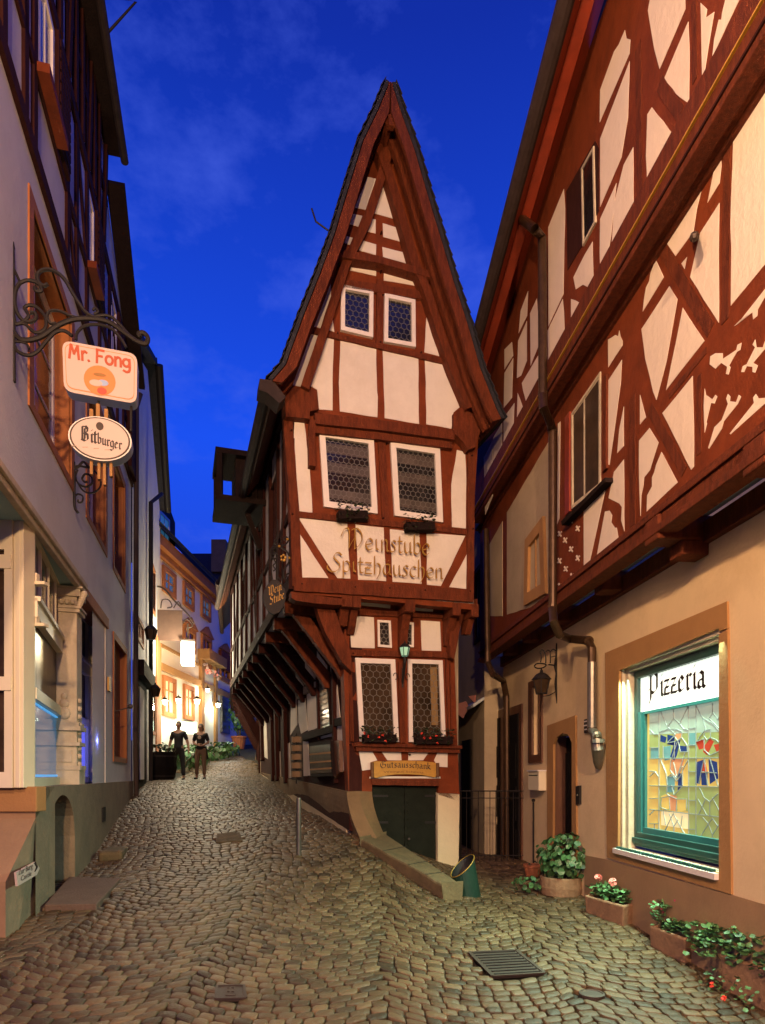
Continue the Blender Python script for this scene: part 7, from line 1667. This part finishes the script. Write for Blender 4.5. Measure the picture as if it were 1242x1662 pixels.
def person(loc, H, label, pose, mats_):
    t = thing('person', label, 'person', loc); s = H / 1.75
    def S(p): return (p[0] * s, p[1] * s, p[2] * s)
    # y negative = towards the camera
    hip = (0, 0, .95); L_ = pose
    ch = []
    ch.append([(S(hip), .13 * s), (S((0, 0, 1.12)), .115 * s), (S((0, .0, 1.30)), .135 * s), (S((0, .01, 1.44)), .10 * s), (S((0, .0, 1.51)), .052 * s), (S((0, -.01, 1.57)), .055 * s), (S((0, -.015, 1.64)), .082 * s), (S((0, -.01, 1.70)), .075 * s), (S((0, -.005, 1.735)), .045 * s)])
    ch.append([(S((0, -.015, 1.64)), .082 * s), (S((0, -.10, 1.632)), .016 * s)])
    for sd_ in (-1, 1):
        a = L_['arm'][sd_]; sh = (.165 * sd_, .01, 1.42)
        ch.append([(S((0, .01, 1.44)), .10 * s), (S(sh), .062 * s), (S(a[0]), .043 * s), (S(a[1]), .028 * s), (S(a[2]), .034 * s)])
        d = Vector(a[2]) - Vector(a[1]); d.normalize(); sx = Vector((0, 1, 0)).cross(d).normalized() if abs(d.y) < .9 else Vector((1, 0, 0))
        for k in range(4):
            b0_ = Vector(a[2]); b1_ = b0_ + d * (.045 + .008 * (k in (1, 2))) + Vector((0, (k - 1.5) * .02, 0)); b2_ = b1_ + d * .035 + Vector((-.01 * sd_, -.008, 0))
            ch.append([(S(a[2]), .034 * s), (S(b1_), .009 * s), (S(b2_), .008 * s)])
        th = Vector(a[2]) + Vector((-.01 * sd_, -.045, -.02)); ch.append([(S(a[2]), .034 * s), (S(th), .010 * s), (S(th + d * .03), .009 * s)])
        l = L_['leg'][sd_]
        ch.append([(S(hip), .13 * s), (S((.095 * sd_, 0, .88)), .088 * s), (S(l[0]), .058 * s), (S(l[1]), .042 * s), (S((l[1][0], l[1][1] - .02, l[1][2] - .055)), .042 * s), (S((l[1][0] + .02 * sd_, l[1][1] - .16, l[1][2] - .07)), .034 * s)])
    chain_skin('body', ch, 'skin', t)
    # clothes a little larger than the body
    g = .016 * s; c2 = [[(S((0, 0, .90)), .15 * s + g * .3), (S((0, 0, 1.0)), .145 * s + g * .3), (S((0, 0, 1.12)), .125 * s + g * .5), (S((0, 0, 1.30)), .14 * s + g * .6), (S((0, .01, 1.44)), .105 * s)]]
    for sd_ in (-1, 1):
        a = L_['arm'][sd_]; e_ = Vector((.165 * sd_, .01, 1.42)).lerp(Vector(a[0]), L_['sleeve']); c2.append([(S((0, .01, 1.44)), .105 * s), (S((.165 * sd_, .01, 1.42)), .075 * s), (S(e_), .062 * s)])
    chain_skin('shirt', c2, mats_[0], t)
    c3 = [[(S((0, 0, 1.02)), .135 * s), (S((0, 0, .93)), .142 * s)]]
    for sd_ in (-1, 1):
        l = L_['leg'][sd_]; c3.append([(S((0, 0, .93)), .142 * s), (S((.095 * sd_, 0, .86)), .10 * s), (S(l[0]), .074 * s), (S((l[1][0], l[1][1], l[1][2] + .02)), .06 * s)])
    chain_skin('trousers', c3, mats_[1], t)
    for sd_ in (-1, 1):
        l = L_['leg'][sd_][1]; chain_skin('shoe', [[(S((l[0], l[1] + .02, l[2] - .05)), .05 * s), (S((l[0] + .015 * sd_, l[1] - .08, l[2] - .065)), .045 * s), (S((l[0] + .025 * sd_, l[1] - .18, l[2] - .075)), .035 * s)]], 'black', t)
    mb = MB(); hc = S((0, .012, 1.675)); mb.sphere(hc, .098 * s, 14, (.88, 1.0, 1.02)); hair = [v_ for v_ in mb.v]
    mb2 = MB(); mb2.v = mb.v; mb2.f = [f_ for f_ in mb.f if not all(mb.v[i].y < hc[1] - .045 * s and mb.v[i].z < hc[2] + .055 * s for i in f_)]
    if L_.get('long'): mb2.sphere(S((0, .07, 1.60)), .075 * s, 10, (1.1, .6, 1.4))
    o = addmesh('hair', mb2.v, mb2.f, mats_[2], t, smooth=True, local=True)
    for sd_ in (-1, 1):
        e = MB(); e.sphere(S((.033 * sd_, -.088, 1.648)), .010 * s, 8); addmesh('eye', e.v, e.f, 'black', t, local=True); e = MB(); e.sphere(S((.083 * sd_, -.01, 1.638)), .022 * s, 8, (.4, .8, 1.3)); addmesh('ear', e.v, e.f, 'skin', t, local=True)
    e = MB(); e.box(S((0, -.086, 1.595)), (.042 * s, .012, .010 * s)); addmesh('mouth', e.v, e.f, 'sign_text_red', t, local=True)
    return t, S
pa_ = onground(290, 1267, 15, 26); pb_ = Vector((pa_.x + (326 - 290) / F * pa_.y, pa_.y, 0)); pb_.z = g1(pb_.x, pb_.y)
pA = dict(arm={-1: [(-.25, .02, 1.15), (-.30, -.03, .92), (-.31, -.05, .84)], 1: [(.26, .03, 1.15), (.31, -.02, .93), (.32, -.04, .85)]}, leg={-1: [(-.13, -.06, .50), (-.17, .02, .09)], 1: [(.14, -.04, .50), (.19, -.12, .09)]}, sleeve=.85)
tA, S_ = person(pa_ + Vector((0, 0, .02)), 1.80, 'man in dark T-shirt and dark trousers walking with arms hanging, left of the pair', pA, ('cloth_dark', 'cloth_black', 'hair'))
pB_ = dict(arm={-1: [(-.24, .03, 1.17), (-.10, -.14, 1.08), (-.02, -.15, 1.10)], 1: [(.24, .03, 1.17), (.10, -.13, 1.06), (.03, -.16, 1.06)]}, leg={-1: [(-.11, -.05, .50), (-.14, .04, .09)], 1: [(.12, -.06, .50), (.15, -.10, .09)]}, sleeve=.9, long=1)
tB, S2 = person(pb_ + Vector((0, 0, .02)), 1.70, 'woman in dark top and beige trousers with a jacket tied at the waist', pB_, ('cloth_black', 'cloth_beige', 'hair'))
mb = MB(); 
for sd_ in (-1, 1): mb.extr([S2((.06 * sd_, .10, 1.02)), S2((.17 * sd_, .04, 1.0)), S2((.24 * sd_, -.02, .68)), S2((.16 * sd_, .10, .60))], (0, .03, 0))
mb.tube([Vector(S2((math.cos(a) * .165, math.sin(a) * .125, 1.0))) for a in [i * .524 for i in range(12)]], .03, 6, closed=True)
addmesh('tied_jacket', mb.v, mb.f, 'cloth_dark', tB, local=True)
# shoulder strap bag stays with its wearer's dark top; a plain print on the top
e = MB(); e.lathe((0, -.158, 1.28), [(.055, -.0), (.05, -.008)], 14, axis=(0, 1, 0)); addmesh('shirt_print', e.v, e.f, 'ink_faint', tB, local=True)
